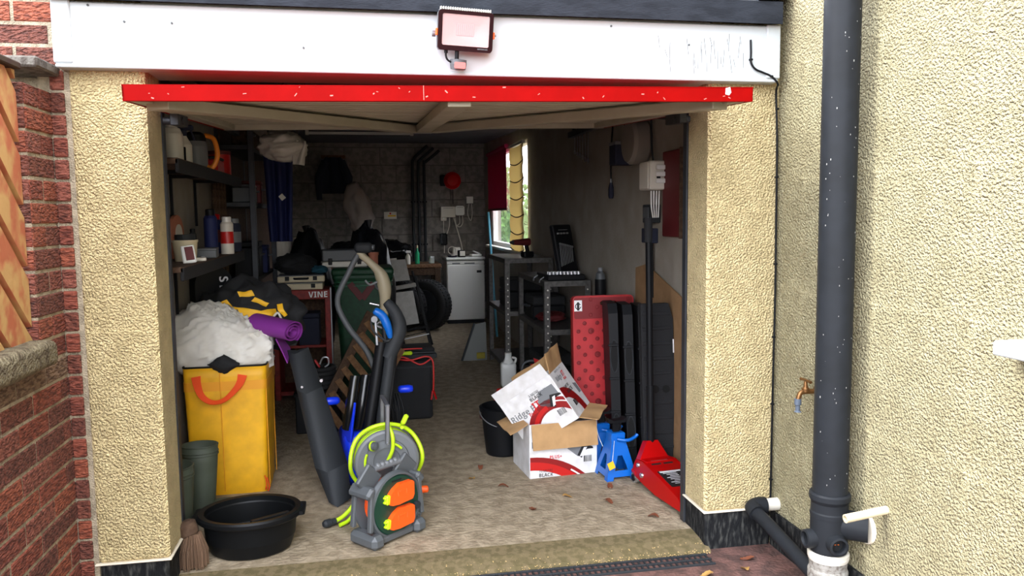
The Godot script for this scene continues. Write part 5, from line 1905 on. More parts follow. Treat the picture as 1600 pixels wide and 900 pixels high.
	for k in 2:
		b = B.new()
		var y := 0.19 - 0.096 * k
		b.prism(PackedVector2Array([v2(-0.05, y - 0.03), v2(-0.04, y - 0.036), v2(-0.012, y - 0.04), v2(0.045, y - 0.036), v2(0.052, y - 0.02), v2(0.052, y + 0.03), v2(0.044, y + 0.038), v2(-0.005, y + 0.04), v2(-0.03, y + 0.025), v2(-0.045, y + 0.008)]), 0.022, Transform3D(Basis.from_scale(v(1.25, 1.0, 1.0)), v(0.008, 0, 0.066)))
		var cover := part(o, "socket_cover", b, M.orange)
		b = B.new()
		b.box(v(0.01, y + 0.012, 0.077), v(0.028, 0.004, 0.003), 0.001)
		b.box(v(-0.012, y + 0.004, 0.077), v(0.004, 0.02, 0.003), 0.001)
		b.box(v(0.033, y + 0.004, 0.077), v(0.004, 0.02, 0.003), 0.001)
		part(cover, "raised_rim", b, M.orange)
		b = B.new()
		b.box(v(-0.05, y - 0.012, 0.062), v(0.032, 0.036, 0.022), 0.004)
		b.box(v(-0.066, y - 0.02, 0.062), v(0.014, 0.01, 0.016), 0.003)
		b.box(v(-0.066, y - 0.002, 0.062), v(0.014, 0.01, 0.016), 0.003)
		part(cover, "latch", b, M.lime, "lime green latch")
	b = B.new()
	b.lathe([v2(0, 0), v2(0.016, 0), v2(0.014, 0.014), v2(0, 0.014)], Transform3D(Basis(v(1, 0, 0), v(0, 0, 1), v(0, -1, 0)), v(0.098, 0.115, 0.056)), 16)
	part(disc, "winder_knob", b, M.dark_grey)
	for s in [-1, 1]:
		b = B.new()
		b.bar(v(s * 0.125, 0.225, 0), v(s * 0.062, 0.29, 0), 0.09, 0.02, Vector3.BACK, 0.005)
		b.bar(v(s * 0.134, 0.07, 0.05), v(s * 0.12, 0.24, 0.046), 0.018, 0.022, Vector3.BACK, 0.004)
		b.bar(v(s * 0.134, 0.07, -0.05), v(s * 0.12, 0.24, -0.046), 0.018, 0.022, Vector3.BACK, 0.004)
		b.box(v(s * 0.128, 0.22, 0), v(0.05, 0.03, 0.12), 0.01, Basis.from_euler(v(0, 0, -s * 0.8)))
		part(o, "frame", b, M.mid_grey)
	b = B.new()
	b.tube([v(-0.066, 0.29, 0), v(0.066, 0.29, 0)], 0.013, 14)
	for i in 5:
		b.ball(func(d: Vector3) -> Vector3: return v(-0.044 + 0.022 * i, 0.297, 0) + d * 0.0125, 12, 8)
	part(o, "grip", b, M.grey)
	for s in [-1, 1]:
		b = B.new()
		b.bar(v(s * 0.11, 0.028, -0.075), v(s * 0.11, 0.028, 0.08), 0.062, 0.056, Vector3.UP, 0.016)
		part(o, "foot", b, M.mid_grey)
	b = B.new()
	b.box(v(0, 0.022, 0.045), v(0.16, 0.026, 0.03), 0.006)
	b.box(v(0, 0.022, -0.045), v(0.16, 0.026, 0.03), 0.006)
	part(o, "base_bar", b, M.mid_grey)


func print_on(parent: Node3D, called: String, poly: PackedVector2Array, m: Material, lift := 0.0) -> void:
	var b := B.new()
	b.prism(poly, 0.0006)
	part(parent, called, b, m).position.z = 0.0006 + lift


func band(r0: float, r1: float, c: Vector2, a0: float, a1: float) -> PackedVector2Array:
	var p := ngon(r1, 18, c, a0, a1)
	var q := ngon(r0, 18, c, a0, a1)
	q.reverse()
	p.append_array(q)
	return p


func clip(p: PackedVector2Array, x0: float, y0: float, x1: float, y1: float) -> PackedVector2Array:
	var r := Geometry2D.intersect_polygons(p, PackedVector2Array([v2(x0, y0), v2(x1, y0), v2(x1, y1), v2(x0, y1)]))
	return r[0] if r.size() else PackedVector2Array([v2(x0, y0), v2(x0 + 0.001, y0), v2(x0, y0 + 0.001)])


func carton_face(parent: Node3D, xf: Transform3D, w: float, h: float, long_face: bool, first: String, up := 0.0) -> void:
	# the printed face of a carton: sweeping red bands, a grey photo of a ridge piece, words and a bar code
	var f := Node3D.new()
	f.name = "print"
	f.transform = xf
	parent.add_child(f, true)
	var x0 := -w / 2
	if long_face:
		if up == 0.0:
			print_on(f, "red_band", clip(band(0.395, 0.463, v2(x0, -0.35), 0.3, PI * 0.55), x0, 0, w / 2, h), M.carton_red)
			print_on(f, "scarlet_band", clip(band(0.397, 0.44, v2(x0 - 0.012, -0.352), 0.3, PI * 0.55), x0, 0, w / 2, h), M.carton_scarlet, 0.0004)
			print_on(f, "white_arc", clip(band(0.436, 0.444, v2(x0 + 0.004, -0.352), 0.3, 1.05), x0, 0, w / 2, h), M.print_white, 0.0008)
		else:
			print_on(f, "red_band", clip(band(0.13, 0.19, v2(0.06, -0.02), 0.0, PI), x0, 0, w / 2, h), M.carton_red)
			print_on(f, "scarlet_band", clip(band(0.14, 0.162, v2(0.06, -0.02), 1.6, PI), x0, 0, w / 2, h), M.carton_scarlet, 0.0004)
			print_on(f, "white_arc", clip(band(0.165, 0.171, v2(0.06, -0.02), 0.3, 1.3), x0, 0, w / 2, h), M.print_white, 0.0008)
		print_on(f, "grey_picture", PackedVector2Array([v2(0.02, h * 0.5 + up), v2(0.06, h * 0.72 + up), v2(0.15, h * 0.72 + up), v2(0.155, h * 0.5 + up), v2(0.1, h * 0.4 + up), v2(0.08, h * 0.33 + up)]), M.print_grey)
		print_on(f, "black_picture", PackedVector2Array([v2(0.075, h * 0.36 + up), v2(0.105, h * 0.56 + up), v2(0.16, h * 0.5 + up), v2(0.165, h * 0.46 + up), v2(0.12, h * 0.46 + up), v2(0.1, h * 0.3 + up)]), M.print_black, 0.0004)
		print_on(f, "white_picture", PackedVector2Array([v2(0.088, h * 0.33 + up), v2(0.112, h * 0.5 + up), v2(0.13, h * 0.5 + up), v2(0.105, h * 0.34 + up)]), M.print_white, 0.0008)
		lettering(f, "Ridge F", 0.034, v(x0 + 0.085, h * 0.62, 0.0012), Basis(), M.print_grey)
		lettering(f, "IT", 0.04, v(x0 + 0.178, h * 0.635, 0.0012), Basis(), M.print_red)
		lettering(f, "PLUS+" if up == 0.0 else "PLUS", 0.018, v(x0 + 0.14, h * (0.37 if up == 0.0 else 0.53), 0.0012), Basis(), M.print_red)
		var tx := x0 + (0.085 if up == 0.0 else 0.2)
		var ty := 0.0 if up == 0.0 else h * 0.72
		lettering(f, first, 0.013, v(tx, ty + 0.036, 0.0012), Basis(), M.print_black, false)
		lettering(f, "BLACK", 0.019, v(tx, ty + 0.014, 0.0012), Basis(), M.print_black)
	else:
		print_on(f, "red_band", clip(band(0.14, 0.2, v2(-0.13, -0.02), -0.2, 1.6), x0, 0, w / 2, h), M.carton_red)
		print_on(f, "grey_picture", PackedVector2Array([v2(w / 2 - 0.04, h * 0.3), v2(w / 2 - 0.05, h * 0.55), v2(w / 2 - 0.005, h * 0.5), v2(w / 2 - 0.005, h * 0.3)]), M.print_grey)
		lettering(f, "Ridge F", 0.026, v(-0.03, h * 0.82, 0.001), Basis(), M.print_grey)
		lettering(f, "IT", 0.03, v(0.04, h * 0.83, 0.001), Basis(), M.print_red)
		lettering(f, "PLUS", 0.014, v(0.03, h * 0.73, 0.001), Basis(), M.print_red)
		lettering(f, first, 0.016, v(-0.02, h * 0.6, 0.001), Basis(), M.print_black, false)
		lettering(f, "BLACK", 0.022, v(-0.01, h * 0.5, 0.001), Basis(), M.print_black)
	var b := B.new()
	rng.seed = 4
	var x := 0.0
	while x < 0.045:
		var t := rng.randf_range(0.001, 0.003)
		b.box(v(x + t / 2, 0, 0), v(t, 0.034, 0.0006), 0.0)
		x += t + rng.randf_range(0.001, 0.0028)
	var code := part(f, "bar_code", b, M.print_black)
	code.position = v(w / 2 - 0.075, h * 0.28, 0.001) if long_face else v(-0.06, h * 0.25, 0.001)
	lettering(f, "HEIGHT 10.5 x 2.7m", 0.009, v(w / 2 - 0.11, h * 0.83, 0.001) if long_face else v(0, h * 0.95, 0.001), Basis(), M.print_grey, false)


func flatten_prints(o: Node3D) -> void:
	# the print group becomes part of the carton's own levels
	for f in o.get_children():
		if f.name.begins_with("print") and not f is MeshInstance3D:
			var panel: Node3D = o.get_node("front_panel") if o.has_node("front_panel") else o
			for c in f.get_children():
				var t: Transform3D = f.transform * c.transform
				f.remove_child(c)
				panel.add_child(c, true)
				c.transform = panel.transform.affine_inverse() * t
			o.remove_child(f)
			f.free()


func open_box(o: Node3D, w: float, h: float, d: float, m: Material) -> void:
	for q in [["front_panel", v(0, h / 2, d / 2), v(w, h, 0.005)], ["back_panel", v(0, h / 2, -d / 2), v(w, h, 0.005)], ["side_panel", v(-w / 2, h / 2, 0), v(0.005, h, d)], ["side_panel", v(w / 2, h / 2, 0), v(0.005, h, d)], ["bottom_panel", v(0, 0.003, 0), v(w, 0.005, d)]]:
		var b := B.new()
		b.box(Vector3.ZERO, q[2], 0.0012)
		var p := part(o, q[0], b, m)
		p.position = q[1]


func flap(o: Node3D, a: Vector3, c: Vector3, out: Vector3, m: Material, called := "flap", sag := 0.0) -> void:
	# a cardboard flap hinged on the edge a-c, reaching out along «out»
	var b := B.new()
	var n := (c - a).cross(out).normalized()
	b.sheet(func(s: float, t: float) -> Vector3: return a.lerp(c, s) + out * t + n * (0.006 * sin(s * 9.0) * t + sag * t * t), 12, 5, 0.004)
	part(o, called, b, m)


func cartons() -> void:
	var o := thing("printed_carton", "open white and red printed carton standing on the floor with brown flaps hanging out", "carton", v(0.665, 0, -1.085), 0.1)
	open_box(o, 0.37, 0.285, 0.3, M.carton_white)
	carton_face(o, Transform3D(Basis(), v(0, 0, 0.1525)), 0.37, 0.285, true, "10 METRE")
	flatten_prints(o)
	flap(o, v(-0.178, 0.285, 0.155), v(0.18, 0.285, 0.155), v(0.0, -0.128, 0.03), M.cardboard, "front_flap")
	flap(o, v(-0.187, 0.285, 0.13), v(-0.187, 0.285, -0.13), v(-0.1, -0.05, 0.03), M.cardboard, "side_flap", 0.01)
	var b := B.new()
	b.tube(catmull([v(0.19, 0.28, 0.12), v(0.2, 0.2, 0.13), v(0.225, 0.13, 0.14)], 4), 0.002, 6)
	part(o, "string", b, M.white)
	# the tilted one
	o = thing("printed_carton", "white and red printed carton tilted on its corner on top of the other carton", "carton")
	var tilt := Basis.from_euler(v(0.08, -0.5, 0.0)) * Basis.from_euler(v(0, 0, 0.6))
	o.transform = Transform3D(tilt, v(0.69, 0.235, -1.06))
	var hh := 0.27
	for q in [["front_panel", v(0, hh / 2, 0.13), v(0.33, hh, 0.005)], ["back_panel", v(0, hh / 2, -0.13), v(0.33, hh, 0.005)], ["side_panel", v(-0.165, hh / 2, 0), v(0.005, hh, 0.26)], ["side_panel", v(0.165, hh / 2, 0), v(0.005, hh, 0.26)]]:
		b = B.new()
		b.box(Vector3.ZERO, q[2], 0.0012)
		part(o, q[0], b, M.carton_white).position = q[1]
	carton_face(o, Transform3D(Basis(), v(0, 0, 0.1325)), 0.33, hh, true, "3 METRE", 0.03)
	flatten_prints(o)
	carton_face(o, Transform3D(Basis(v(0, 0, -1), v(0, 1, 0), v(1, 0, 0)), v(0.1675, 0, 0)), 0.25, hh, false, "3 METRE")
	for f in o.get_children():
		if f.name.begins_with("print") and not f is MeshInstance3D:
			var side: Node3D = o.get_node("side_panel2")
			for c in f.get_children():
				var t: Transform3D = f.transform * c.transform
				f.remove_child(c)
				side.add_child(c, true)
				c.transform = side.transform.affine_inverse() * t
			o.remove_child(f)
			f.free()
	flap(o, v(-0.165, hh, 0.132), v(0.165, hh, 0.132), v(0.0, 0.075, 0.012), M.carton_white, "front_flap")
	flap(o, v(0.167, hh, 0.12), v(0.167, hh, -0.12), v(0.04, 0.1, 0.0), M.cardboard, "side_flap")
	flap(o, v(0.167, 0.0, 0.12), v(0.167, 0.0, -0.12), v(0.08, -0.06, 0.0), M.cardboard, "bottom_flap")
	flap(o, v(-0.165, hh, -0.132), v(0.165, hh, -0.132), v(0.0, 0.07, -0.06), M.cardboard, "back_flap")
	# bucket
	o = thing("bucket", "black builder's bucket standing behind the printed cartons", "bucket", v(0.44, 0, -1.4))
	b = B.new()
	b.lathe([v2(0, 0), v2(0.095, 0), v2(0.1, 0.01), v2(0.128, 0.27), v2(0.124, 0.27), v2(0.096, 0.02), v2(0, 0.015)], Transform3D(), 32)
	part(o, "body", b, M.black)
	b = B.new()
	b.lathe([v2(0.124, 0.25), v2(0.134, 0.25), v2(0.137, 0.272), v2(0.124, 0.278)], Transform3D(), 32, false, true)
	part(o, "rim", b, M.black)
	b = B.new()
	b.tube(torus_points(0.135, 20, v(0, 0.25, 0), Vector3.RIGHT, v(0, -0.55, 0.83), 0.0, PI), 0.003, 6)
	part(o, "bail", b, M.zinc)


func stands_and_jack() -> void:
	var o := thing("axle_stand", "bright blue steel axle stand with a yellow tag, in front of its twin", "axle stand", v(0.945, 0, -0.88), 0.1, "pair of blue axle stands")
	var b: B
	var h := 0.2
	for k in 4:
		var basis := Basis.from_euler(v(0, PI / 2 * k, 0)) * Basis.from_euler(v(-0.24, 0, 0))
		var outer := PackedVector2Array([v2(-0.085, 0), v2(-0.05, 0), v2(-0.045, 0.018), v2(0.045, 0.018), v2(0.05, 0), v2(0.085, 0), v2(0.038, h), v2(-0.038, h)])
		b = B.new()
		b.prism(with_holes(outer, [PackedVector2Array([v2(-0.036, 0.05), v2(0.036, 0.05), v2(0.03, 0.075), v2(0.012, 0.125), v2(-0.012, 0.125), v2(-0.03, 0.075)])]), 0.004, Transform3D(basis, Basis.from_euler(v(0, PI / 2 * k, 0)) * v(0, 0, 0.083)))
		part(o, "leg_plate", b, M.blue)
	b = B.new()
	b.box(v(0, 0.2, 0), v(0.078, 0.07, 0.078), 0.006)
	part(o, "collar", b, M.blue)
	b = B.new()
	b.box(v(0, 0.23, 0), v(0.035, 0.12, 0.022), 0.003)
	for i in 6:
		b.box(v(0.02, 0.22 + 0.012 * i, 0), v(0.008, 0.005, 0.02), 0.001)
	part(o, "ratchet_post", b, M.black)
	b = B.new()
	b.prism(PackedVector2Array([v2(-0.045, 0.0), v2(0.045, 0.0), v2(0.05, 0.025), v2(0.025, 0.012), v2(-0.025, 0.012), v2(-0.05, 0.025)]), 0.05, Transform3D(Basis(), v(0, 0.285, 0)))
	part(o, "saddle", b, M.black)
	b = B.new()
	b.tube(catmull([v(-0.01, 0.205, 0.042), v(0.04, 0.2, 0.06), v(0.085, 0.21, 0.05), v(0.1, 0.225, 0.05)], 5), 0.009, 10)
	part(o, "lever", b, M.blue)
	var twin := copy(o, "axle_stand", "second blue steel axle stand, half hidden behind the carton", v(0.925, 0, -1.07), 0.0)
	twin.name = "axle_stand_001"
	b = B.new()
	b.box(v(-0.07, 0.09, 0.105), v(0.036, 0.036, 0.002), 0.0, Basis.from_euler(v(-0.2, 0.1, 0.3)))
	part(o, "tag", b, M.yellow, "yellow paper tag")
	b = B.new()
	b.tube([v(-0.03, 0.2, 0.05), v(-0.062, 0.108, 0.1)], 0.0012, 5)
	part(o, "string", b, M.white)
	# trolley jack
	o = thing("trolley_jack", "red trolley jack with its long black handle upright, beside the steel door post", "trolley jack", v(1.085, 0, -0.72), 0.12)
	for s in [-1, 1]:
		b = B.new()
		b.prism(PackedVector2Array([v2(-0.02, 0.05), v2(-0.03, 0.09), v2(0.0, 0.135), v2(0.07, 0.145), v2(0.16, 0.13), v2(0.3, 0.105), v2(0.42, 0.08), v2(0.46, 0.05), v2(0.44, 0.025), v2(0.2, 0.02), v2(0.06, 0.035)]), 0.008, Transform3D(Basis(v(0, 0, 1), v(0, 1, 0), v(-1, 0, 0)), v(s * 0.088, 0, 0)))
		var side := part(o, "side_plate", b, M.bright_red)
		b = B.new()
		b.lathe([v2(0, 0), v2(0.014, 0), v2(0.012, 0.008), v2(0, 0.01)], Transform3D(Basis(v(0, 0, 1), v(s, 0, 0), v(0, 1, 0)), v(s * 0.092, 0.075, 0.07)), 14)
		b.lathe([v2(0, 0), v2(0.012, 0), v2(0.01, 0.008), v2(0, 0.01)], Transform3D(Basis(v(0, 0, 1), v(s, 0, 0), v(0, 1, 0)), v(s * 0.092, 0.115, 0.03)), 14)
		part(side, "bolt", b, M.silver)
		b = B.new()
		b.lathe([v2(0, -0.012), v2(0.026, -0.012), v2(0.028, 0), v2(0.026, 0.012), v2(0, 0.012)], Transform3D(Basis(v(0, 0, 1), v(1, 0, 0), v(0, 1, 0)), v(s * 0.075, 0.029, -0.035)), 20)
		var wheel := part(o, "castor", b, M.old_grey)
		b = B.new()
		b.lathe([v2(0, 0.0), v2(0.018, 0.0), v2(0.016, 0.006), v2(0, 0.008)], Transform3D(Basis(v(0, 0, 1), v(s, 0, 0), v(0, 1, 0)), v(s * 0.087, 0.029, -0.035)), 16)
		part(wheel, "hub", b, M.black)
		b = B.new()
		b.box(v(s * 0.075, 0.066, -0.02), v(0.04, 0.02, 0.05), 0.004)
		part(o, "castor_bracket", b, M.bright_red)
	b = B.new()
	b.prism(PackedVector2Array([v2(0.0, 0.128), v2(0.07, 0.139), v2(0.16, 0.124), v2(0.3, 0.099), v2(0.42, 0.074), v2(0.42, 0.07), v2(0.3, 0.094), v2(0.07, 0.132), v2(0.0, 0.12)]), 0.172, Transform3D(Basis(v(0, 0, 1), v(0, 1, 0), v(-1, 0, 0)), Vector3.ZERO))
	var top := part(o, "top_plate", b, M.bright_red)
	var tb := Basis(v(1, 0, 0), v(0, 0.175, -0.985), v(0, 0.985, 0.175))
	b = B.new()
	b.box(v(-0.03, 0, 0), v(0.05, 0.012, 0.002), 0.0)
	b.box(v(0.035, 0, 0), v(0.05, 0.012, 0.002), 0.0)
	part(top, "slot", b, M.hole).transform = Transform3D(tb, v(0, 0.134, 0.1))
	b = B.new()
	b.prism(rounded(0.13, 0.15, 0.006), 0.0012)
	var lab := part(top, "sticker", b, M.print_black)
	lab.transform = Transform3D(tb, v(0.0, 0.109, 0.245))
	b = B.new()
	for i in 8:
		b.box(v(-0.01 + 0.006 * (i % 3), 0.05 - i * 0.014, 0.001), v(0.07 - 0.012 * (i % 3), 0.0035, 0.0008), 0.0)
	b.box(v(0, 0.064, 0.001), v(0.11, 0.012, 0.0008), 0.0)
	var lines := part(top, "sticker_print", b, M.print_white)
	lines.transform = lab.transform
	b = B.new()
	b.prism(PackedVector2Array([v2(-0.08, 0.0), v2(0.08, 0.0), v2(0.03, 0.09), v2(-0.03, 0.09)]), 0.05, Transform3D(Basis.from_euler(v(-0.25, 0, 0)), v(0, 0.13, 0.0)))
	b.box(v(0, 0.136, 0.05), v(0.15, 0.012, 0.06), 0.003)
	part(o, "handle_socket", b, M.bright_red)
	b = B.new()
	b.box(v(0.0, 0.142, 0.072), v(0.09, 0.002, 0.01), 0.0)
	part(o, "worn_edge", b, M.silver)
	b = B.new()
	b.tube([v(0, 0.18, -0.015), v(-0.012, 1.3, -0.03)], 0.0165, 14)
	b.tube([v(0, 0.2, -0.015), v(-0.003, 0.5, -0.02)], 0.02, 14)
	part(o, "long_handle", b, M.black)
	b = B.new()
	b.tube([v(-0.012, 1.22, -0.03), v(-0.013, 1.34, -0.031)], 0.021, 14)
	part(o, "handle_grip", b, M.black_matt)


func ramps() -> void:
	# red plastic ramp on end
	var o := thing("plastic_ramp", "red plastic ramp with round studs standing on end behind the cartons", "ramp", v(1.015, 0, -1.3), 0.0)
	o.rotation = v(-0.05, 0.0, 0.0)
	var b := B.new()
	b.prism(with_holes(rounded(0.36, 0.9, 0.025, v2(0, 0.45)), [rounded(0.1, 0.026, 0.012, v2(0.03, 0.855))]), 0.045)
	part(o, "slab", b, M.ramp_red)
	b = B.new()
	b.box(v(0, 0.835, 0.023), v(0.345, 0.115, 0.004), 0.001)
	b = B.new()
	b.prism(with_holes(rounded(0.345, 0.12, 0.01, v2(0, 0.83)), [rounded(0.104, 0.03, 0.012, v2(0.03, 0.855))]), 0.004, Transform3D(Basis(), v(0, 0, 0.0235)))
	part(o, "grip_panel", b, M.ramp_red_dark)
	b = B.new()
	b.lathe([v2(0, 0), v2(0.0115, 0), v2(0.012, 0.004), v2(0.0095, 0.006), v2(0.006, 0.006), v2(0.005, 0.002), v2(0, 0.002)], Transform3D(Basis(v(1, 0, 0), v(0, 0, 1), v(0, -1, 0)), Vector3.ZERO), 14)
	var small := b.done()
	b = B.new()
	b.lathe([v2(0, 0), v2(0.017, 0), v2(0.0175, 0.005), v2(0.014, 0.008), v2(0.009, 0.008), v2(0.007, 0.002), v2(0, 0.002)], Transform3D(Basis(v(1, 0, 0), v(0, 0, 1), v(0, -1, 0)), Vector3.ZERO), 16)
	var big := b.done()
	for r in 19:
		for c in 5:
			var x := -0.15 + 0.074 * c + (0.037 if r % 2 else 0.0)
			var y := 0.88 - 0.045 * r
			if abs(x) > 0.165 or y < 0.04 or (y > 0.76 and c < 1) or (y > 0.84 and abs(x - 0.03) < 0.075):
				continue
			var large: bool = r % 3 == 1 and c == 1 and y < 0.76
			part(o, "stud", big if large else small, M.ramp_red_dark).position = v(x, y, 0.0225)
	b = B.new()
	b.box(v(-0.15, 0.845, 0.0265), v(0.046, 0.062, 0.001), 0.0)
	var st := part(o, "sticker", b, M.print_white, "white sticker with a black round symbol")
	b = B.new()
	b.prism(band(0.013, 0.018, v2(-0.15, 0.842), 0.5, TAU - 0.1), 0.0008, Transform3D(Basis(), v(0, 0, 0.0275)))
	b.prism(rounded(0.014, 0.048, 0.006, v2(-0.15, 0.842)), 0.0008, Transform3D(Basis(), v(0, 0, 0.0278)))
	part(st, "symbol", b, M.print_black)
	# black ramps
	var labels := ["black plastic ramp on end, nearest the red ramp in the row", "black plastic ramp on end, between two other black ramps", "black plastic ramp on end, touching the wide black ramp"]
	for i in 3:
		o = thing("black_ramp", labels[i], "ramp", v(1.02 + 0.058 * i, 0, -1.12 + 0.07 * i), -0.18, "black ramps standing on end")
		o.rotation = v(-0.03, -0.18, 0.03)
		b = B.new()
		b.prism(PackedVector2Array([v2(-0.14, 0), v2(0.1, 0), v2(0.12, 0.05), v2(0.12, 0.83), v2(0.09, 0.88), v2(-0.14, 0.88)]), 0.05, Transform3D(Basis(v(0, 0, 1), v(0, 1, 0), v(-1, 0, 0)), Vector3.ZERO))
		var body := part(o, "slab", b, M.black)
		for y in [0.12, 0.3, 0.48, 0.66]:
			b = B.new()
			b.box(v(-0.004, y, 0.122), v(0.056, 0.012, 0.012), 0.002)
			part(body, "cross_rib", b, M.black)
		for y in [0.2, 0.6]:
			b = B.new()
			b.tube(torus_points(0.021, 24, v(0, y, 0.121), Vector3.RIGHT, v(0, 4.2, 0)), 0.003, 6, true)
			part(body, "hollow_rim", b, M.dark_grey)
			b = B.new()
			var oval := PackedVector2Array()
			for k in 20:
				oval.append(v2(cos(TAU * k / 20) * 0.019, y + sin(TAU * k / 20) * 0.083))
			b.prism(oval, 0.002, Transform3D(Basis(), v(0, 0, 0.1205)))
			part(body, "hollow", b, M.hole)
	o = thing("black_ramp", "wide black ridged ramp on end against the cardboard, by the door post", "ramp", v(1.168, 0, -0.83), -0.12, "black ramps standing on end")
	o.rotation = v(-0.04, -0.12, 0.02)
	b = B.new()
	b.prism(PackedVector2Array([v2(-0.085, 0.0), v2(0.06, 0.0), v2(0.085, 0.5), v2(0.08, 0.82), v2(0.06, 0.9), v2(-0.085, 0.9)]), 0.06)
	var wide := part(o, "slab", b, M.black_matt)
	for i in 11:
		b = B.new()
		b.box(v(-0.005, 0.08 + i * 0.077, 0.031), v(0.15, 0.018, 0.01), 0.003, Basis.from_euler(v(0, 0, 0.04 * sin(i * 2.3))))
		part(wide, "ridge", b, M.black_matt)
	for x in [-0.02, 0.035]:
		b = B.new()
		b.lathe([v2(0, 0), v2(0.02, 0), v2(0.02, 0.004), v2(0, 0.004)], Transform3D(Basis(v(1, 0, 0), v(0, 0, 1), v(0, -1, 0)), v(x, 0.46, 0.034)), 18)
		part(wide, "round_hole", b, M.hole)
	b = B.new()
	b.box(v(0.08, 0.68, 0.02), v(0.006, 0.07, 0.03), 0.001)
	part(wide, "white_sticker", b, M.print_white)
	# cardboard against the wall
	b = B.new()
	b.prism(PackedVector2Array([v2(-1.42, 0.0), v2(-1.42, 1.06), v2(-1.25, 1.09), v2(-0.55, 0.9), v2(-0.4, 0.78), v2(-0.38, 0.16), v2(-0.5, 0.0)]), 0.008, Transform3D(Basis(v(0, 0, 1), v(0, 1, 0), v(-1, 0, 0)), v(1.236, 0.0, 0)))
	var cb := solo("cardboard_sheet", b, M.dim_cardboard, "brown cardboard sheet leaning on the wall behind the black ramps", "cardboard")
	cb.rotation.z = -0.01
	b = B.new()
	b.bar(v(1.24, 0.75, -0.62), v(1.235, 0.52, -0.46), 0.03, 0.006, Vector3.RIGHT)
	var sp := solo("dark_strap", b, M.black, "short dark strap hanging on the brown cardboard by the post", "strap")
	b = B.new()
	b.box(v(1.236, 0.53, -0.465), v(0.01, 0.03, 0.03), 0.002)
	part(sp, "buckle", b, M.zinc)


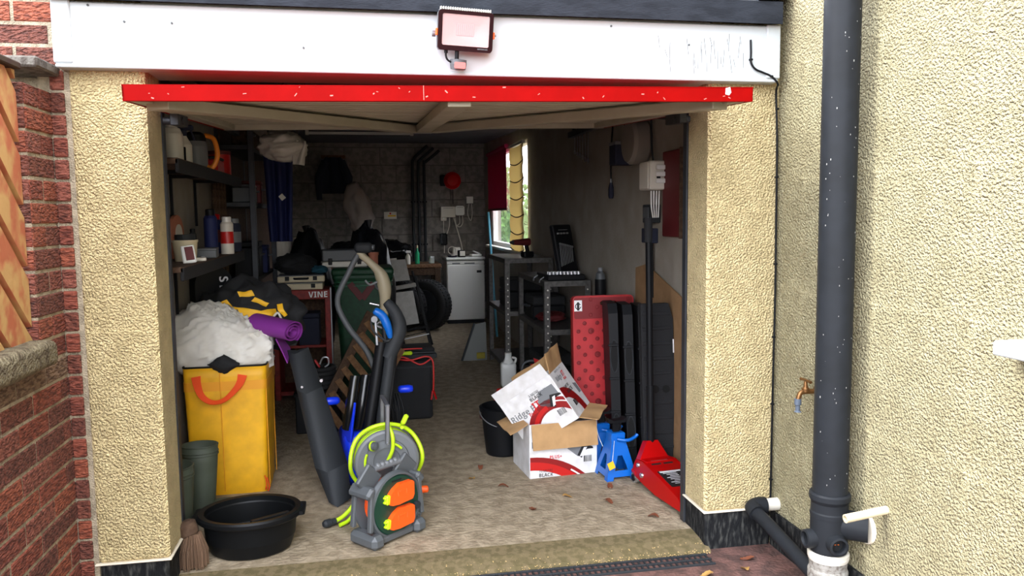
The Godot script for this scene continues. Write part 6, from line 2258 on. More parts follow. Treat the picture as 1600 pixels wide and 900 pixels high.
func right_wall() -> void:
	# consumer unit and meter boxes
	var o := thing("fuse_box", "white fuse box standing out from the wall above the jack handle", "fuse box", v(1.26, 1.46, -1.05))
	var b := B.new()
	b.box(v(-0.05, 0.1, 0), v(0.1, 0.15, 0.17), 0.006)
	part(o, "case", b, M.off_white)
	b = B.new()
	b.box(v(-0.103, 0.1, 0.0), v(0.008, 0.14, 0.13), 0.004)
	part(o, "cover", b, M.off_white)
	for i in 3:
		b = B.new()
		b.box(v(-0.05, 0.07 + 0.035 * i, 0.1), v(0.05, 0.024, 0.014), 0.003)
		part(o, "switch", b, M.white)
	b = B.new()
	b.box(v(-0.06, 0.085, 0.098), v(0.02, 0.03, 0.006), 0.001)
	part(o, "window", b, M.black)
	for i in 4:
		b = B.new()
		b.tube(catmull([v(-0.03 - 0.015 * i, 0.02, 0.03), v(-0.035 - 0.014 * i, -0.06, 0.04), v(-0.03 - 0.01 * i, -0.12, 0.02)], 4), 0.004, 6)
		part(o, "wire", b, M.white)
	o = thing("meter_box", "small dark meter box on the wall under the white fuse box", "meter", v(1.26, 1.31, -1.13))
	b = B.new()
	b.box(v(-0.03, 0.05, 0), v(0.06, 0.1, 0.12), 0.004)
	part(o, "case", b, M.dark_grey)
	b = B.new()
	b.box(v(-0.062, 0.055, 0), v(0.004, 0.06, 0.08), 0.001)
	part(o, "dial", b, M.mid_grey)
	o = thing("junction_box", "black junction box on the wall below the meter", "junction box", v(1.26, 1.2, -1.17))
	b = B.new()
	b.box(v(-0.025, 0.04, 0), v(0.05, 0.08, 0.13), 0.004)
	part(o, "case", b, M.navy)
	b = B.new()
	b.tube([v(-0.025, 0.0, 0.03), v(-0.02, -0.3, 0.04)], 0.008, 8)
	part(o, "cable", b, M.black)
	o = thing("meter_board", "tall dark red backboard screwed to the wall beside the fuse box", "board", v(1.26, 1.24, -0.86))
	b = B.new()
	b.box(v(-0.012, 0.22, 0), v(0.024, 0.44, 0.26), 0.004)
	part(o, "board", b, M.maroon)
	b = B.new()
	b.box(v(-0.018, 0.22, 0.126), v(0.036, 0.45, 0.012), 0.002)
	part(o, "edge_strip", b, M.dark_wood)
	o = thing("wall_reel", "grey-beige round wall reel with a dark box in front, high on the wall", "reel", v(1.26, 1.76, -1.3))
	b = B.new()
	b.lathe([v2(0, 0), v2(0.11, 0), v2(0.125, 0.02), v2(0.125, 0.09), v2(0.11, 0.11), v2(0, 0.115)], Transform3D(Basis(v(0, 1, 0), v(-1, 0, 0), v(0, 0, 1)), Vector3.ZERO), 32)
	part(o, "drum", b, M.warm_grey)
	b = B.new()
	b.box(v(-0.07, -0.055, -0.2), v(0.13, 0.12, 0.12), 0.006)
	part(o, "motor_box", b, M.navy)
	b = B.new()
	b.box(v(-0.07, 0.01, -0.2), v(0.135, 0.02, 0.125), 0.004)
	part(o, "box_lid", b, M.grey)
	b = B.new()
	b.tube(catmull([v(-0.03, 0.05, 0.16), v(-0.02, 0.14, 0.12), v(-0.015, 0.17, 0.0), v(-0.02, 0.18, -0.15)], 5), 0.006, 8)
	b.tube(catmull([v(-0.03, 0.05, 0.16), v(-0.03, -0.05, 0.17), v(-0.03, -0.14, 0.2)], 5), 0.006, 8)
	part(o, "cable", b, M.dark_grey)
	b = B.new()
	b.box(v(-0.03, 0.14, -0.2), v(0.05, 0.05, 0.06), 0.004)
	part(o, "bracket", b, M.dark_steel)
	o = thing("hanging_lead", "dark lead hanging on the wall with a plug at its lower end", "lead", v(1.24, 1.46, -1.88))
	b = B.new()
	b.tube(catmull([v(0.015, 0.5, 0), v(0.0, 0.3, 0), v(0.0, 0.1, 0.0), v(0.002, 0.08, 0)], 4), 0.005, 8)
	part(o, "cable", b, M.black)
	b = B.new()
	b.lathe([v2(0, 0.0), v2(0.014, 0.0), v2(0.018, 0.02), v2(0.016, 0.07), v2(0.008, 0.1), v2(0, 0.1)], Transform3D(), 14)
	part(o, "plug", b, M.navy)
	b = B.new()
	b.lathe([v2(0, 0.1), v2(0.007, 0.1), v2(0.007, 0.125), v2(0, 0.125)], Transform3D(), 10)
	part(o, "collar", b, M.zinc)
	# spanners on a rail
	b = B.new()
	b.box(v(0, 0, 0), v(0.025, 0.03, 0.44), 0.003)
	var rail := solo("tool_rack", b, M.dark_wood, "narrow dark rail on the wall holding a row of spanners", "rail")
	rail.position = v(1.247, 1.965, -2.53)
	b = B.new()
	for i in 6:
		b.cyl(v(0.0, -0.003, -0.18 + 0.07 * i), v(-0.03, 0.002, -0.18 + 0.07 * i), 0.004, 6)
	part(rail, "peg", b, M.zinc)
	for i in 6:
		var l := 0.15 + 0.018 * i
		o = thing("spanner", "steel spanner, the %s of the row hanging on the wall rail" % ["shortest", "second shortest", "third shortest", "third longest", "second longest", "longest"][i], "spanner", v(1.229, 1.965 - l, -2.71 + 0.07 * i), 0.0, "spanners on the wall rail")
		b = B.new()
		b.box(v(0, l / 2, 0), v(0.005, l - 0.02, 0.012), 0.0015)
		part(o, "shank", b, M.silver)
		b = B.new()
		b.prism(with_holes(ngon(0.013, 14, v2(0, l - 0.01)), [ngon(0.0075, 6, v2(0, l - 0.01))]), 0.007, Transform3D(Basis(v(0, 0, 1), v(0, 1, 0), v(-1, 0, 0)), Vector3.ZERO))
		part(o, "ring_end", b, M.silver)
		b = B.new()
		b.prism(PackedVector2Array([v2(-0.016, -0.01), v2(-0.007, -0.012), v2(-0.007, 0.006), v2(0.007, 0.006), v2(0.007, -0.012), v2(0.016, -0.01), v2(0.014, 0.014), v2(0.006, 0.024), v2(-0.006, 0.024), v2(-0.014, 0.014)]), 0.007, Transform3D(Basis(v(0, 0, 1), v(0, 1, 0), v(-1, 0, 0)), Vector3.ZERO))
		part(o, "jaw_end", b, M.silver)


func shelving() -> void:
	var labels := ["grey slotted-steel shelving unit with an open socket set on top", "grey slotted-steel shelving unit farther back, under the window"]
	var zs := [[-2.31, -3.25], [-3.42, -4.3]]
	for u in 2:
		var x0: float = 0.9 if u == 0 else 0.82
		var o := thing("shelving_unit", labels[u], "shelving", v(x0, 0, zs[u][0]), 0.0, "slotted steel shelving units")
		var w := 1.23 - x0
		var d: float = zs[u][0] - zs[u][1]
		var top := 0.9 if u == 0 else 1.0
		for q in [[0.0, 0.0, 1, 1], [w, 0.0, -1, 1], [0.0, -d, 1, -1], [w, -d, -1, -1]]:
			var b := B.new()
			b.box(v(q[0] + q[2] * 0.02, top / 2, q[1]), v(0.04, top, 0.004), 0.001)
			b.box(v(q[0], top / 2, q[1] - q[3] * 0.02), v(0.004, top, 0.04), 0.001)
			var p := part(o, "post", b, M.rust_steel)
			b = B.new()
			for i in 17:
				b.cyl(v(q[0] + q[2] * 0.022, 0.04 + i * 0.05, q[1] + q[3] * 0.001), v(q[0] + q[2] * 0.022, 0.04 + i * 0.05, q[1] + q[3] * 0.0035), 0.006, 8)
			part(p, "bolt_holes", b, M.off_white if q[1] == 0.0 else M.hole).set_meta("kind", "stuff")
		for y in [0.1, 0.56, top]:
			var b := B.new()
			b.box(v(w / 2, y, -d / 2), v(w, 0.006, d), 0.001)
			b.box(v(w / 2, y - 0.018, -0.001), v(w, 0.036, 0.004), 0.001)
			b.box(v(w / 2, y - 0.018, -d), v(w, 0.036, 0.004), 0.001)
			b.box(v(0.001, y - 0.018, -d / 2), v(0.004, 0.036, d), 0.001)
			b.box(v(w, y - 0.018, -d / 2), v(0.004, 0.036, d), 0.001)
			part(o, "shelf", b, M.rust_steel)
	# socket set: case with its lid open against the wall
	var o := thing("socket_set", "open black socket set case with rows of shiny tools, on the shelving unit", "toolbox", v(1.06, 0.904, -2.5))
	var b := B.new()
	b.box(v(0, 0.02, 0), v(0.27, 0.04, 0.36), 0.006)
	part(o, "base", b, M.black)
	for i in 9:
		b = B.new()
		b.lathe([v2(0, 0), v2(0.009 + 0.0006 * i, 0), v2(0.009 + 0.0006 * i, 0.022), v2(0, 0.022)], Transform3D(Basis(), v(-0.11 + 0.026 * i, 0.038, 0.14)), 10)
		b.lathe([v2(0, 0), v2(0.008 + 0.0006 * i, 0), v2(0.008 + 0.0006 * i, 0.02), v2(0, 0.02)], Transform3D(Basis(), v(-0.11 + 0.026 * i, 0.038, 0.08)), 10)
		part(o, "socket", b, M.silver)
	b = B.new()
	for i in 2:
		b.tube(catmull([v(-0.13, 0.02 , 0.06 - 0.2 * i), v(-0.16, 0.0, 0.06 - 0.2 * i), v(-0.165, -0.02, 0.05 - 0.2 * i)], 4), 0.006, 8)
	part(o, "catch", b, M.zinc)
	b = B.new()
	var lt := Basis.from_euler(v(0, 0.75, 0)) * Basis.from_euler(v(-0.2, 0, 0))
	var lid := Transform3D(lt, v(0.065, 0.04, -0.03))
	b.box(v(0, 0.175, 0), v(0.24, 0.35, 0.035), 0.008, Basis())
	var lp := part(o, "lid", b, M.black)
	lp.transform = lid
	for i in 8:
		b = B.new()
		var x := -0.085 + 0.022 * i
		b.box(v(x, 0.13, 0.022), v(0.007, 0.17 - 0.008 * i, 0.006), 0.001, Basis.from_euler(v(0, 0, -0.16)))
		b.lathe([v2(0, 0), v2(0.008, 0), v2(0.008, 0.008), v2(0, 0.008)], Transform3D(Basis(v(1, 0, 0), v(0, 0, 1), v(0, -1, 0)), v(x + 0.014, 0.21 - 0.004 * i, 0.018)), 10)
		part(lp, "spanner", b, M.silver)
	b = B.new()
	for i in 4:
		b.box(v(-0.07 + 0.04 * i, 0.285, 0.02), v(0.026, 0.012, 0.008), 0.002)
	b.box(v(0.0, 0.31, 0.02), v(0.12, 0.004, 0.004), 0.001)
	part(lp, "bit_row", b, M.silver)
	# things on and under the shelving
	o = thing("cordless_drill", "dark red cordless tool lying on the far shelving unit", "drill", v(1.0, 1.004, -3.55), 0.4)
	b = B.new()
	b.tube([v(-0.1, 0.13, 0), v(0.06, 0.13, 0)], [0.022, 0.034], 14)
	part(o, "body", b, M.maroon)
	b = B.new()
	b.tube([v(-0.13, 0.13, 0), v(-0.1, 0.13, 0)], [0.01, 0.018], 12)
	part(o, "chuck", b, M.dark_steel)
	b = B.new()
	b.bar(v(0.03, 0.12, 0), v(0.05, 0.04, 0), 0.036, 0.03, Vector3.RIGHT, 0.008)
	part(o, "grip", b, M.black)
	b = B.new()
	b.box(v(0.045, 0.025, 0), v(0.1, 0.05, 0.07), 0.01)
	part(o, "battery", b, M.black)
	crumpled("red_rag", "dull red rag on the middle shelf of the nearer shelving unit", "rag", v(1.05, 0.6, -2.75), v(0.2, 0.07, 0.24), M.maroon, 61)
	o = thing("glass_jar", "clear glass jar on the bottom shelf of the nearer shelving unit", "jar", v(0.985, 0.104, -2.4))
	b = B.new()
	b.lathe([v2(0, 0), v2(0.04, 0), v2(0.042, 0.1), v2(0.03, 0.12), v2(0.03, 0.13), v2(0.027, 0.13), v2(0.027, 0.118), v2(0.038, 0.098), v2(0.037, 0.006), v2(0, 0.004)], Transform3D(), 20)
	part(o, "glass", b, M.film)
	b = B.new()
	b.lathe([v2(0, 0.128), v2(0.034, 0.128), v2(0.034, 0.148), v2(0, 0.148)], Transform3D(), 18)
	part(o, "lid", b, M.grey)
	var cases := [["black_case", "long black case on the middle shelf of the nearer shelving unit", v(1.06, 0.564, -3.0), v(0.26, 0.18, 0.3)], ["black_case", "low black case on the bottom shelf of the nearer shelving unit", v(1.07, 0.104, -2.85), v(0.26, 0.22, 0.4)], ["black_case", "black case on the middle shelf of the far shelving unit", v(1.02, 0.564, -3.8), v(0.3, 0.25, 0.4)]]
	for q in cases:
		o = thing(q[0], q[1], "case", q[2])
		var s: Vector3 = q[3]
		b = B.new()
		b.box(v(0, s.y * 0.3, 0), v(s.x, s.y * 0.6, s.z), 0.01)
		part(o, "base", b, M.black)
		b = B.new()
		b.box(v(0, s.y * 0.8, 0), v(s.x, s.y * 0.39, s.z), 0.01)
		part(o, "lid", b, M.black_matt)
		b = B.new()
		b.tube([v(-s.x / 2, s.y * 0.55, -0.06), v(-s.x / 2 - 0.03, s.y * 0.55, -0.05), v(-s.x / 2 - 0.03, s.y * 0.55, 0.05), v(-s.x / 2, s.y * 0.55, 0.06)], 0.008, 8)
		part(o, "handle", b, M.dark_steel)
	o = thing("plastic_bottle", "dark bottle with a clear top standing on a wooden crate behind the red ramp", "bottle", v(1.19, 0.8, -1.95))
	b = B.new()
	b.lathe([v2(0, 0), v2(0.034, 0), v2(0.036, 0.006), v2(0.036, 0.14), v2(0, 0.14)], Transform3D(), 20)
	part(o, "body", b, M.black)
	b = B.new()
	b.lathe([v2(0, 0.14), v2(0.034, 0.14), v2(0.028, 0.175), v2(0.014, 0.195), v2(0, 0.195)], Transform3D(), 20)
	part(o, "shoulder", b, M.mid_grey)
	b = B.new()
	b.lathe([v2(0, 0.19), v2(0.016, 0.19), v2(0.016, 0.215), v2(0, 0.215)], Transform3D(), 14)
	part(o, "cap", b, M.grey)
	o = thing("wooden_crate", "upright dark wooden crate between the red ramp and the shelving", "crate", v(1.13, 0, -1.95))
	for k in 4:
		b = B.new()
		b.box(v(0.1 if k % 2 else -0.1, 0.4, 0.09 if k < 2 else -0.09), v(0.03, 0.8, 0.03), 0.002)
		part(o, "corner_post", b, M.dark_wood)
	for k in 5:
		b = B.new()
		b.box(v(0, 0.1 + 0.16 * k, 0.11), v(0.24, 0.1, 0.012), 0.002)
		part(o, "slat", b, M.dark_wood)
	b = B.new()
	b.box(v(0, 0.79, 0), v(0.24, 0.018, 0.21), 0.002)
	part(o, "top_board", b, M.dark_wood)
	# white can, crate and funnel on the floor
	o = thing("jerry_can", "white plastic jerry can on the floor beside the far shelving unit", "jerry can", v(0.78, 0, -3.1))
	b = B.new()
	b.round_box(v(0, 0.1, 0), v(0.125, 0.2, 0.09), 0.025, Basis(), 16)
	part(o, "body", b, M.white)
	b = B.new()
	b.lathe([v2(0, 0.19), v2(0.05, 0.19), v2(0.03, 0.225), v2(0.024, 0.25), v2(0, 0.25)], Transform3D(Basis.from_scale(v(1, 1, 0.8)), v(0, 0, 0)), 18)
	part(o, "shoulder", b, M.white)
	b = B.new()
	b.lathe([v2(0, 0.245), v2(0.028, 0.245), v2(0.028, 0.275), v2(0, 0.275)], Transform3D(), 18)
	part(o, "cap", b, M.white)
	b = B.new()
	b.tube(catmull([v(0.055, 0.19, 0), v(0.062, 0.225, 0), v(0.03, 0.235, 0)], 4), 0.009, 8)
	part(o, "handle", b, M.white)
	o = thing("funnel", "red plastic funnel standing on the floor behind the black bucket", "funnel", v(0.56, 0, -2.2), 0.3)
	b = B.new()
	b.lathe([v2(0.128, 0.0), v2(0.132, 0.0), v2(0.13, 0.012), v2(0.03, 0.13), v2(0.024, 0.19), v2(0.02, 0.19), v2(0.026, 0.125), v2(0.124, 0.01)], Transform3D(), 28, false, true)
	part(o, "cone", b, M.red)
	b = B.new()
	b.lathe([v2(0.12, 0.0), v2(0.142, 0.0), v2(0.142, 0.008), v2(0.12, 0.008)], Transform3D(), 28, false, true)
	part(o, "rim", b, M.maroon)
	o = thing("green_crate", "dark green tool crate on the floor under the nearer shelving unit", "crate", v(0.79, 0, -2.28), 0.1)
	b = B.new()
	b.box(v(0, 0.11, 0), v(0.2, 0.22, 0.14), 0.012)
	part(o, "body", b, mat("teal_green", Color(0.04, 0.25, 0.22), 0.6))
	b = B.new()
	b.box(v(0, 0.23, 0), v(0.22, 0.03, 0.16), 0.008)
	part(o, "lid", b, M.black)
	b = B.new()
	b.tube(catmull([v(-0.07, 0.24, 0), v(-0.05, 0.34, 0), v(0.03, 0.35, 0), v(0.06, 0.24, 0)], 5), 0.008, 8)
	part(o, "handle", b, M.mid_grey)
	o = thing("pipe_wrench", "red handled tool leaning on the green tool crate", "wrench", v(0.74, 0.0, -2.16))
	b = B.new()
	b.bar(v(0.0, 0.0, 0.0), v(0.05, 0.33, -0.02), 0.035, 0.018, Vector3.BACK, 0.005)
	part(o, "handle", b, M.red)
	b = B.new()
	b.prism(PackedVector2Array([v2(-0.02, 0), v2(0.03, 0.0), v2(0.035, 0.06), v2(0.0, 0.075), v2(0.008, 0.035), v2(-0.022, 0.035)]), 0.02, Transform3D(Basis(), v(0.05, 0.32, -0.02)))
	part(o, "jaw", b, M.red)


func back_wall_things() -> void:
	# fridge
	var o := thing("fridge", "white under-counter fridge against the blockwork end wall", "fridge", v(0.925, 0, -7.08))
	var b := B.new()
	b.box(v(0, 0.42, -0.03), v(0.48, 0.76, 0.43), 0.006)
	part(o, "body", b, M.white)
	b = B.new()
	b.box(v(0, 0.4, 0.21), v(0.478, 0.7, 0.045), 0.01)
	var door := part(o, "door", b, M.white)
	b = B.new()
	b.box(v(0.17, 0.66, 0.234), v(0.06, 0.03, 0.003), 0.0)
	part(door, "badge", b, M.print_black)
	b = B.new()
	b.box(v(0, 0.775, 0.19), v(0.478, 0.045, 0.06), 0.006)
	part(o, "control_panel", b, M.white)
	b = B.new()
	b.box(v(-0.12, 0.765, 0.222), v(0.1, 0.016, 0.004), 0.0)
	b.box(v(0.05, 0.765, 0.222), v(0.13, 0.016, 0.004), 0.0)
	part(o, "grip_slot", b, M.grey)
	b = B.new()
	b.box(v(0, 0.825, -0.01), v(0.5, 0.032, 0.5), 0.008)
	part(o, "top", b, M.white)
	b = B.new()
	b.box(v(0, 0.025, 0.0), v(0.46, 0.05, 0.4), 0.0)
	part(o, "plinth", b, M.dark_grey)
	# on the fridge
	o = thing("alarm_clock", "small dark clock with a pale face on top of the fridge", "clock", v(0.885, 0.841, -6.92))
	b = B.new()
	b.box(v(0, 0.045, 0), v(0.1, 0.09, 0.06), 0.012)
	part(o, "case", b, M.black)
	b = B.new()
	b.box(v(0.008, 0.048, 0.031), v(0.066, 0.062, 0.003), 0.006)
	part(o, "face", b, M.off_white)
	o = thing("power_adapter", "white plug adapter with cables behind the clock on the fridge", "adapter", v(0.84, 0.841, -7.1))
	b = B.new()
	b.box(v(0, 0.06, 0), v(0.1, 0.12, 0.06), 0.01)
	part(o, "case", b, M.off_white)
	b = B.new()
	b.tube(torus_points(0.05, 14, v(-0.06, 0.08, 0.03)), 0.006, 8, true)
	part(o, "coil", b, M.off_white)
	o = thing("router", "white router lying tilted on the right of the fridge top", "router", v(1.07, 0.841, -6.98), 0.3)
	b = B.new()
	b.box(v(0, 0.02, 0), v(0.14, 0.03, 0.09), 0.008)
	part(o, "case", b, M.white)
	b = B.new()
	b.box(v(0.01, 0.055, 0), v(0.1, 0.014, 0.05), 0.004, Basis.from_euler(v(0, 0, -0.35)))
	part(o, "handset", b, M.white)
	o = thing("dark_dish", "flat dark purple dish at the near edge of the fridge top", "dish", v(0.77, 0.841, -6.95))
	b = B.new()
	b.lathe([v2(0, 0), v2(0.05, 0), v2(0.07, 0.02), v2(0.066, 0.02), v2(0.048, 0.006), v2(0, 0.005)], Transform3D(), 22)
	part(o, "dish", b, M.navy)
	b = B.new()
	b.box(v(0.01, 0.018, 0.0), v(0.05, 0.01, 0.02), 0.002)
	part(o, "contents", b, M.off_white)
	# wall plates
	var z := -7.31
	o = thing("wall_sign", "small cream notice with a red spot and yellow stripe on the end wall", "sign", v(0.015, 1.333, z - 0.01))
	b = B.new()
	b.box(v(0, 0.046, 0), v(0.162, 0.092, 0.006), 0.001)
	part(o, "plate", b, M.off_white)
	b = B.new()
	b.prism(ngon(0.012, 14, v2(0.0, 0.07)), 0.001, Transform3D(Basis(), v(0, 0, 0.0035)))
	part(o, "red_spot", b, M.print_red)
	b = B.new()
	b.box(v(0.02, 0.04, 0.0035), v(0.1, 0.02, 0.001), 0.0)
	part(o, "stripe", b, M.yellow)
	var plates := [["switch_plate", "lowest small white switch by the cable box on the end wall", v(0.702, 1.3, z), v(0.078, 0.072, 0.03)], ["cable_box", "big cream cable box in the middle of the end wall plates", v(0.762, 1.345, z), v(0.19, 0.14, 0.06)], ["wireless_hub", "white rounded hub beside the cream cable box on the end wall", v(0.918, 1.37, z), v(0.116, 0.124, 0.05)], ["socket_plate", "square white socket highest on the end wall above the fridge", v(1.05, 1.523, z), v(0.092, 0.092, 0.03)]]
	for i in 4:
		var q: Array = plates[i]
		var s: Vector3 = q[3]
		o = thing(q[0], q[1], "socket", q[2])
		if i == 1:
			o.position.x = 0.762
		b = B.new()
		if i == 2:
			b.prism(rounded(s.x, s.y, 0.025, v2(0, s.y / 2)), s.z)
		else:
			b.box(v(0, s.y / 2, 0), s, 0.005)
		part(o, "case", b, M.off_white if i < 2 else M.white)
		b = B.new()
		if i == 0 or i == 3:
			b.box(v(0, s.y / 2, s.z / 2 + 0.003), v(0.02, 0.03, 0.008), 0.002)
			part(o, "switch", b, M.white)
		else:
			b.box(v(0, s.y - 0.02, s.z / 2 + 0.001), v(s.x * 0.7, 0.004, 0.003), 0.0)
			part(o, "seam", b, M.grey)
	o = thing("cable_tangle", "pale cables looping down from the wall boxes to the fridge top", "cables", v(0.8, 1.3, z + 0.012))
	b = B.new()
	b.tube(catmull([v(-0.02, 0.04, 0), v(-0.03, -0.08, 0.01), v(-0.07, -0.2, 0.0), v(-0.09, -0.3, 0.0), v(-0.1, -0.42, 0.02)], 5), 0.006, 8)
	part(o, "cable", b, M.off_white)
	b = B.new()
	b.tube(catmull([v(0.05, 0.04, 0), v(0.06, -0.06, 0.02), v(0.1, -0.2, 0.02), v(0.13, -0.34, 0.04), v(0.14, -0.44, 0.05)], 5), 0.008, 8)
	part(o, "cable", b, M.off_white)
	b = B.new()
	b.tube(catmull([v(0.03, 0.04, 0), v(0.06, -0.05, 0.02), v(0.11, -0.08, 0.02), v(0.15, -0.03, 0.01), v(0.15, 0.06, 0)], 5), 0.006, 8)
	part(o, "cable", b, M.off_white)
	b = B.new()
	b.tube(catmull([v(0.11, 0.06, 0), v(0.11, -0.03, 0.01), v(0.08, -0.06, 0.02)], 5), 0.005, 8)
	part(o, "cable", b, M.off_white)
	b = B.new()
	b.tube(catmull([v(-0.1, 0.0, 0), v(-0.1, -0.1, 0.0), v(-0.09, -0.2, 0)], 5), 0.005, 8)
	part(o, "cable", b, M.off_white)
	b = B.new()
	b.tube(catmull([v(0.24, 0.22, 0), v(0.22, 0.12, 0.0), v(0.23, 0.05, 0), v(0.26, 0.0, 0), v(0.28, 0.1, 0), v(0.27, 0.22, 0)], 5), 0.005, 8)
	part(o, "cable", b, M.off_white)
	o = thing("wall_phone", "dark handset hanging below the small switch on the end wall", "phone", v(0.7, 0.98, z + 0.01))
	b = B.new()
	b.box(v(0, 0.08, 0), v(0.09, 0.16, 0.05), 0.015)
	part(o, "base", b, M.black)
	b = B.new()
	b.tube([v(-0.04, 0.03, 0.04), v(-0.045, 0.09, 0.05), v(-0.04, 0.15, 0.04)], [0.02, 0.014, 0.02], 10)
	part(o, "handset", b, M.dark_grey)
	o = thing("alarm_bell", "red round fire alarm bell on the end wall", "alarm bell", v(0.8, 1.82, z))
	b = B.new()
	b.lathe([v2(0, 0), v2(0.1, 0), v2(0.115, 0.02), v2(0.11, 0.07), v2(0.07, 0.1), v2(0, 0.11)], Transform3D(Basis(v(1, 0, 0), v(0, 0, 1), v(0, -1, 0)), v(0.02, 0, 0)), 32)
	part(o, "gong", b, M.bright_red)
	b = B.new()
	b.box(v(-0.09, 0.0, 0.02), v(0.1, 0.14, 0.06), 0.01)
	part(o, "box", b, M.black)
	b = B.new()
	b.tube([v(0.03, -0.11, 0.0), v(0.03, -0.3, 0.0)], 0.005, 8)
	part(o, "cable", b, M.dark_grey)
	# conduits
	var cl := ["dark conduit pipe nearest the wall notice, of three side by side", "dark conduit pipe in the middle of three side by side", "dark conduit pipe nearest the red bell, of three side by side"]
	for i in 3:
		var x := 0.31 + 0.075 * i
		o = thing("conduit_pipe", cl[i], "pipe", v(x, 0, z + 0.01), 0, "three conduit pipes on the end wall")
		b = B.new()
		b.tube(catmull([v(0, 0.78, 0), v(0, 1.4, 0), v(0, 1.98 + 0.02 * i, 0), v(0.02, 2.1 - 0.02 * i, 0), v(0.12, 2.2 - 0.03 * i, 0), v(0.2, 2.27 - 0.03 * i, 0)], 5), 0.02, 12)
		part(o, "pipe", b, M.dark_grey)
		for y in [1.0, 1.55]:
			b = B.new()
			b.box(v(0, y, -0.006), v(0.06, 0.022, 0.036), 0.003)
			part(o, "clip", b, M.black)
	# coat and translucent bag
	o = thing("hanging_coat", "dark coat hanging on the end wall beside the translucent bag", "coat", v(-0.68, 1.66, -7.24))
	b = B.new()
	b.sheet(func(s: float, t: float) -> Vector3:
		var w: float = 0.2 - 0.12 * t * t + 0.02 * sin(t * 9)
		return v((s - 0.5) * 2 * w, 0.45 * t, 0.04 * sin(s * 12 + t * 2) * (1 - t * 0.5) + 0.03), 26, 14, 0.02)
	part(o, "body", b, mat("coat_blue", Color(0.07, 0.1, 0.17), 0.85))
	b = B.new()
	for s in [-1, 1]:
		b.tube([v(s * 0.1, 0.4, 0.03), v(s * 0.19, 0.2, 0.05), v(s * 0.18, -0.08, 0.06)], [0.05, 0.045, 0.035], 12)
	part(o, "sleeve", b, M.coat_blue)
	b = B.new()
	b.box(v(0, 0.46, -0.02), v(0.3, 0.04, 0.04), 0.004)
	part(o, "peg_board", b, M.old_wood)
	o = thing("translucent_bag", "big dusty translucent plastic bag hanging by the dark coat", "bag", v(-0.36, 1.12, -7.16))
	var n := fnoise(71, 2.0, 3)
	b = B.new()
	b.ball(func(d: Vector3) -> Vector3:
		var p := v(d.x * 0.17, 0.34 + d.y * 0.36, d.z * 0.11)
		p.x += -0.09 * clampf((p.y - 0.25) / 0.4, -0.6, 1.0)
		p.x *= 1.0 - 0.35 * clampf((p.y - 0.45) / 0.3, 0.0, 1.0)
		return p + d * 0.05 * n.get_noise_3dv(p * 3.0), 40, 30)
	part(o, "bag", b, M.poly)
	b = B.new()
	b.tube([v(-0.12, 0.66, 0), v(-0.14, 0.78, -0.03), v(-0.14, 0.95, -0.1)], 0.012, 8)
	part(o, "twisted_top", b, M.poly)
	# unlit batten under the ceiling
	o = thing("strip_light", "unlit strip light batten fixed under the garage ceiling", "lamp", v(-0.33, 2.13, -4.5))
	b = B.new()
	b.box(v(0, 0.055, 0), v(1.0, 0.05, 0.06), 0.004)
	part(o, "batten", b, M.off_white)
	b = B.new()
	b.cyl(v(-0.46, 0.0, 0), v(0.46, 0.0, 0), 0.013, 14)
	part(o, "tube", b, M.white)
	for s in [-1, 1]:
		b = B.new()
		b.box(v(s * 0.475, 0.012, 0), v(0.03, 0.06, 0.035), 0.003)
		part(o, "end_holder", b, M.off_white)
	o = thing("roof_beam", "dark timber beam crossing under the garage ceiling", "beam", v(0, 2.1, -2.6))
	o.set_meta("kind", "structure")
	b = B.new()
	b.box(v(0.01, 0.035, 0), v(2.5, 0.08, 0.07), 0.004)
	part(o, "beam", b, M.ceiling)
	b = B.new()
	b.box(v(0.01, 0.085, 0), v(2.5, 0.02, 0.03), 0.004)
	part(o, "packing", b, M.ceiling)


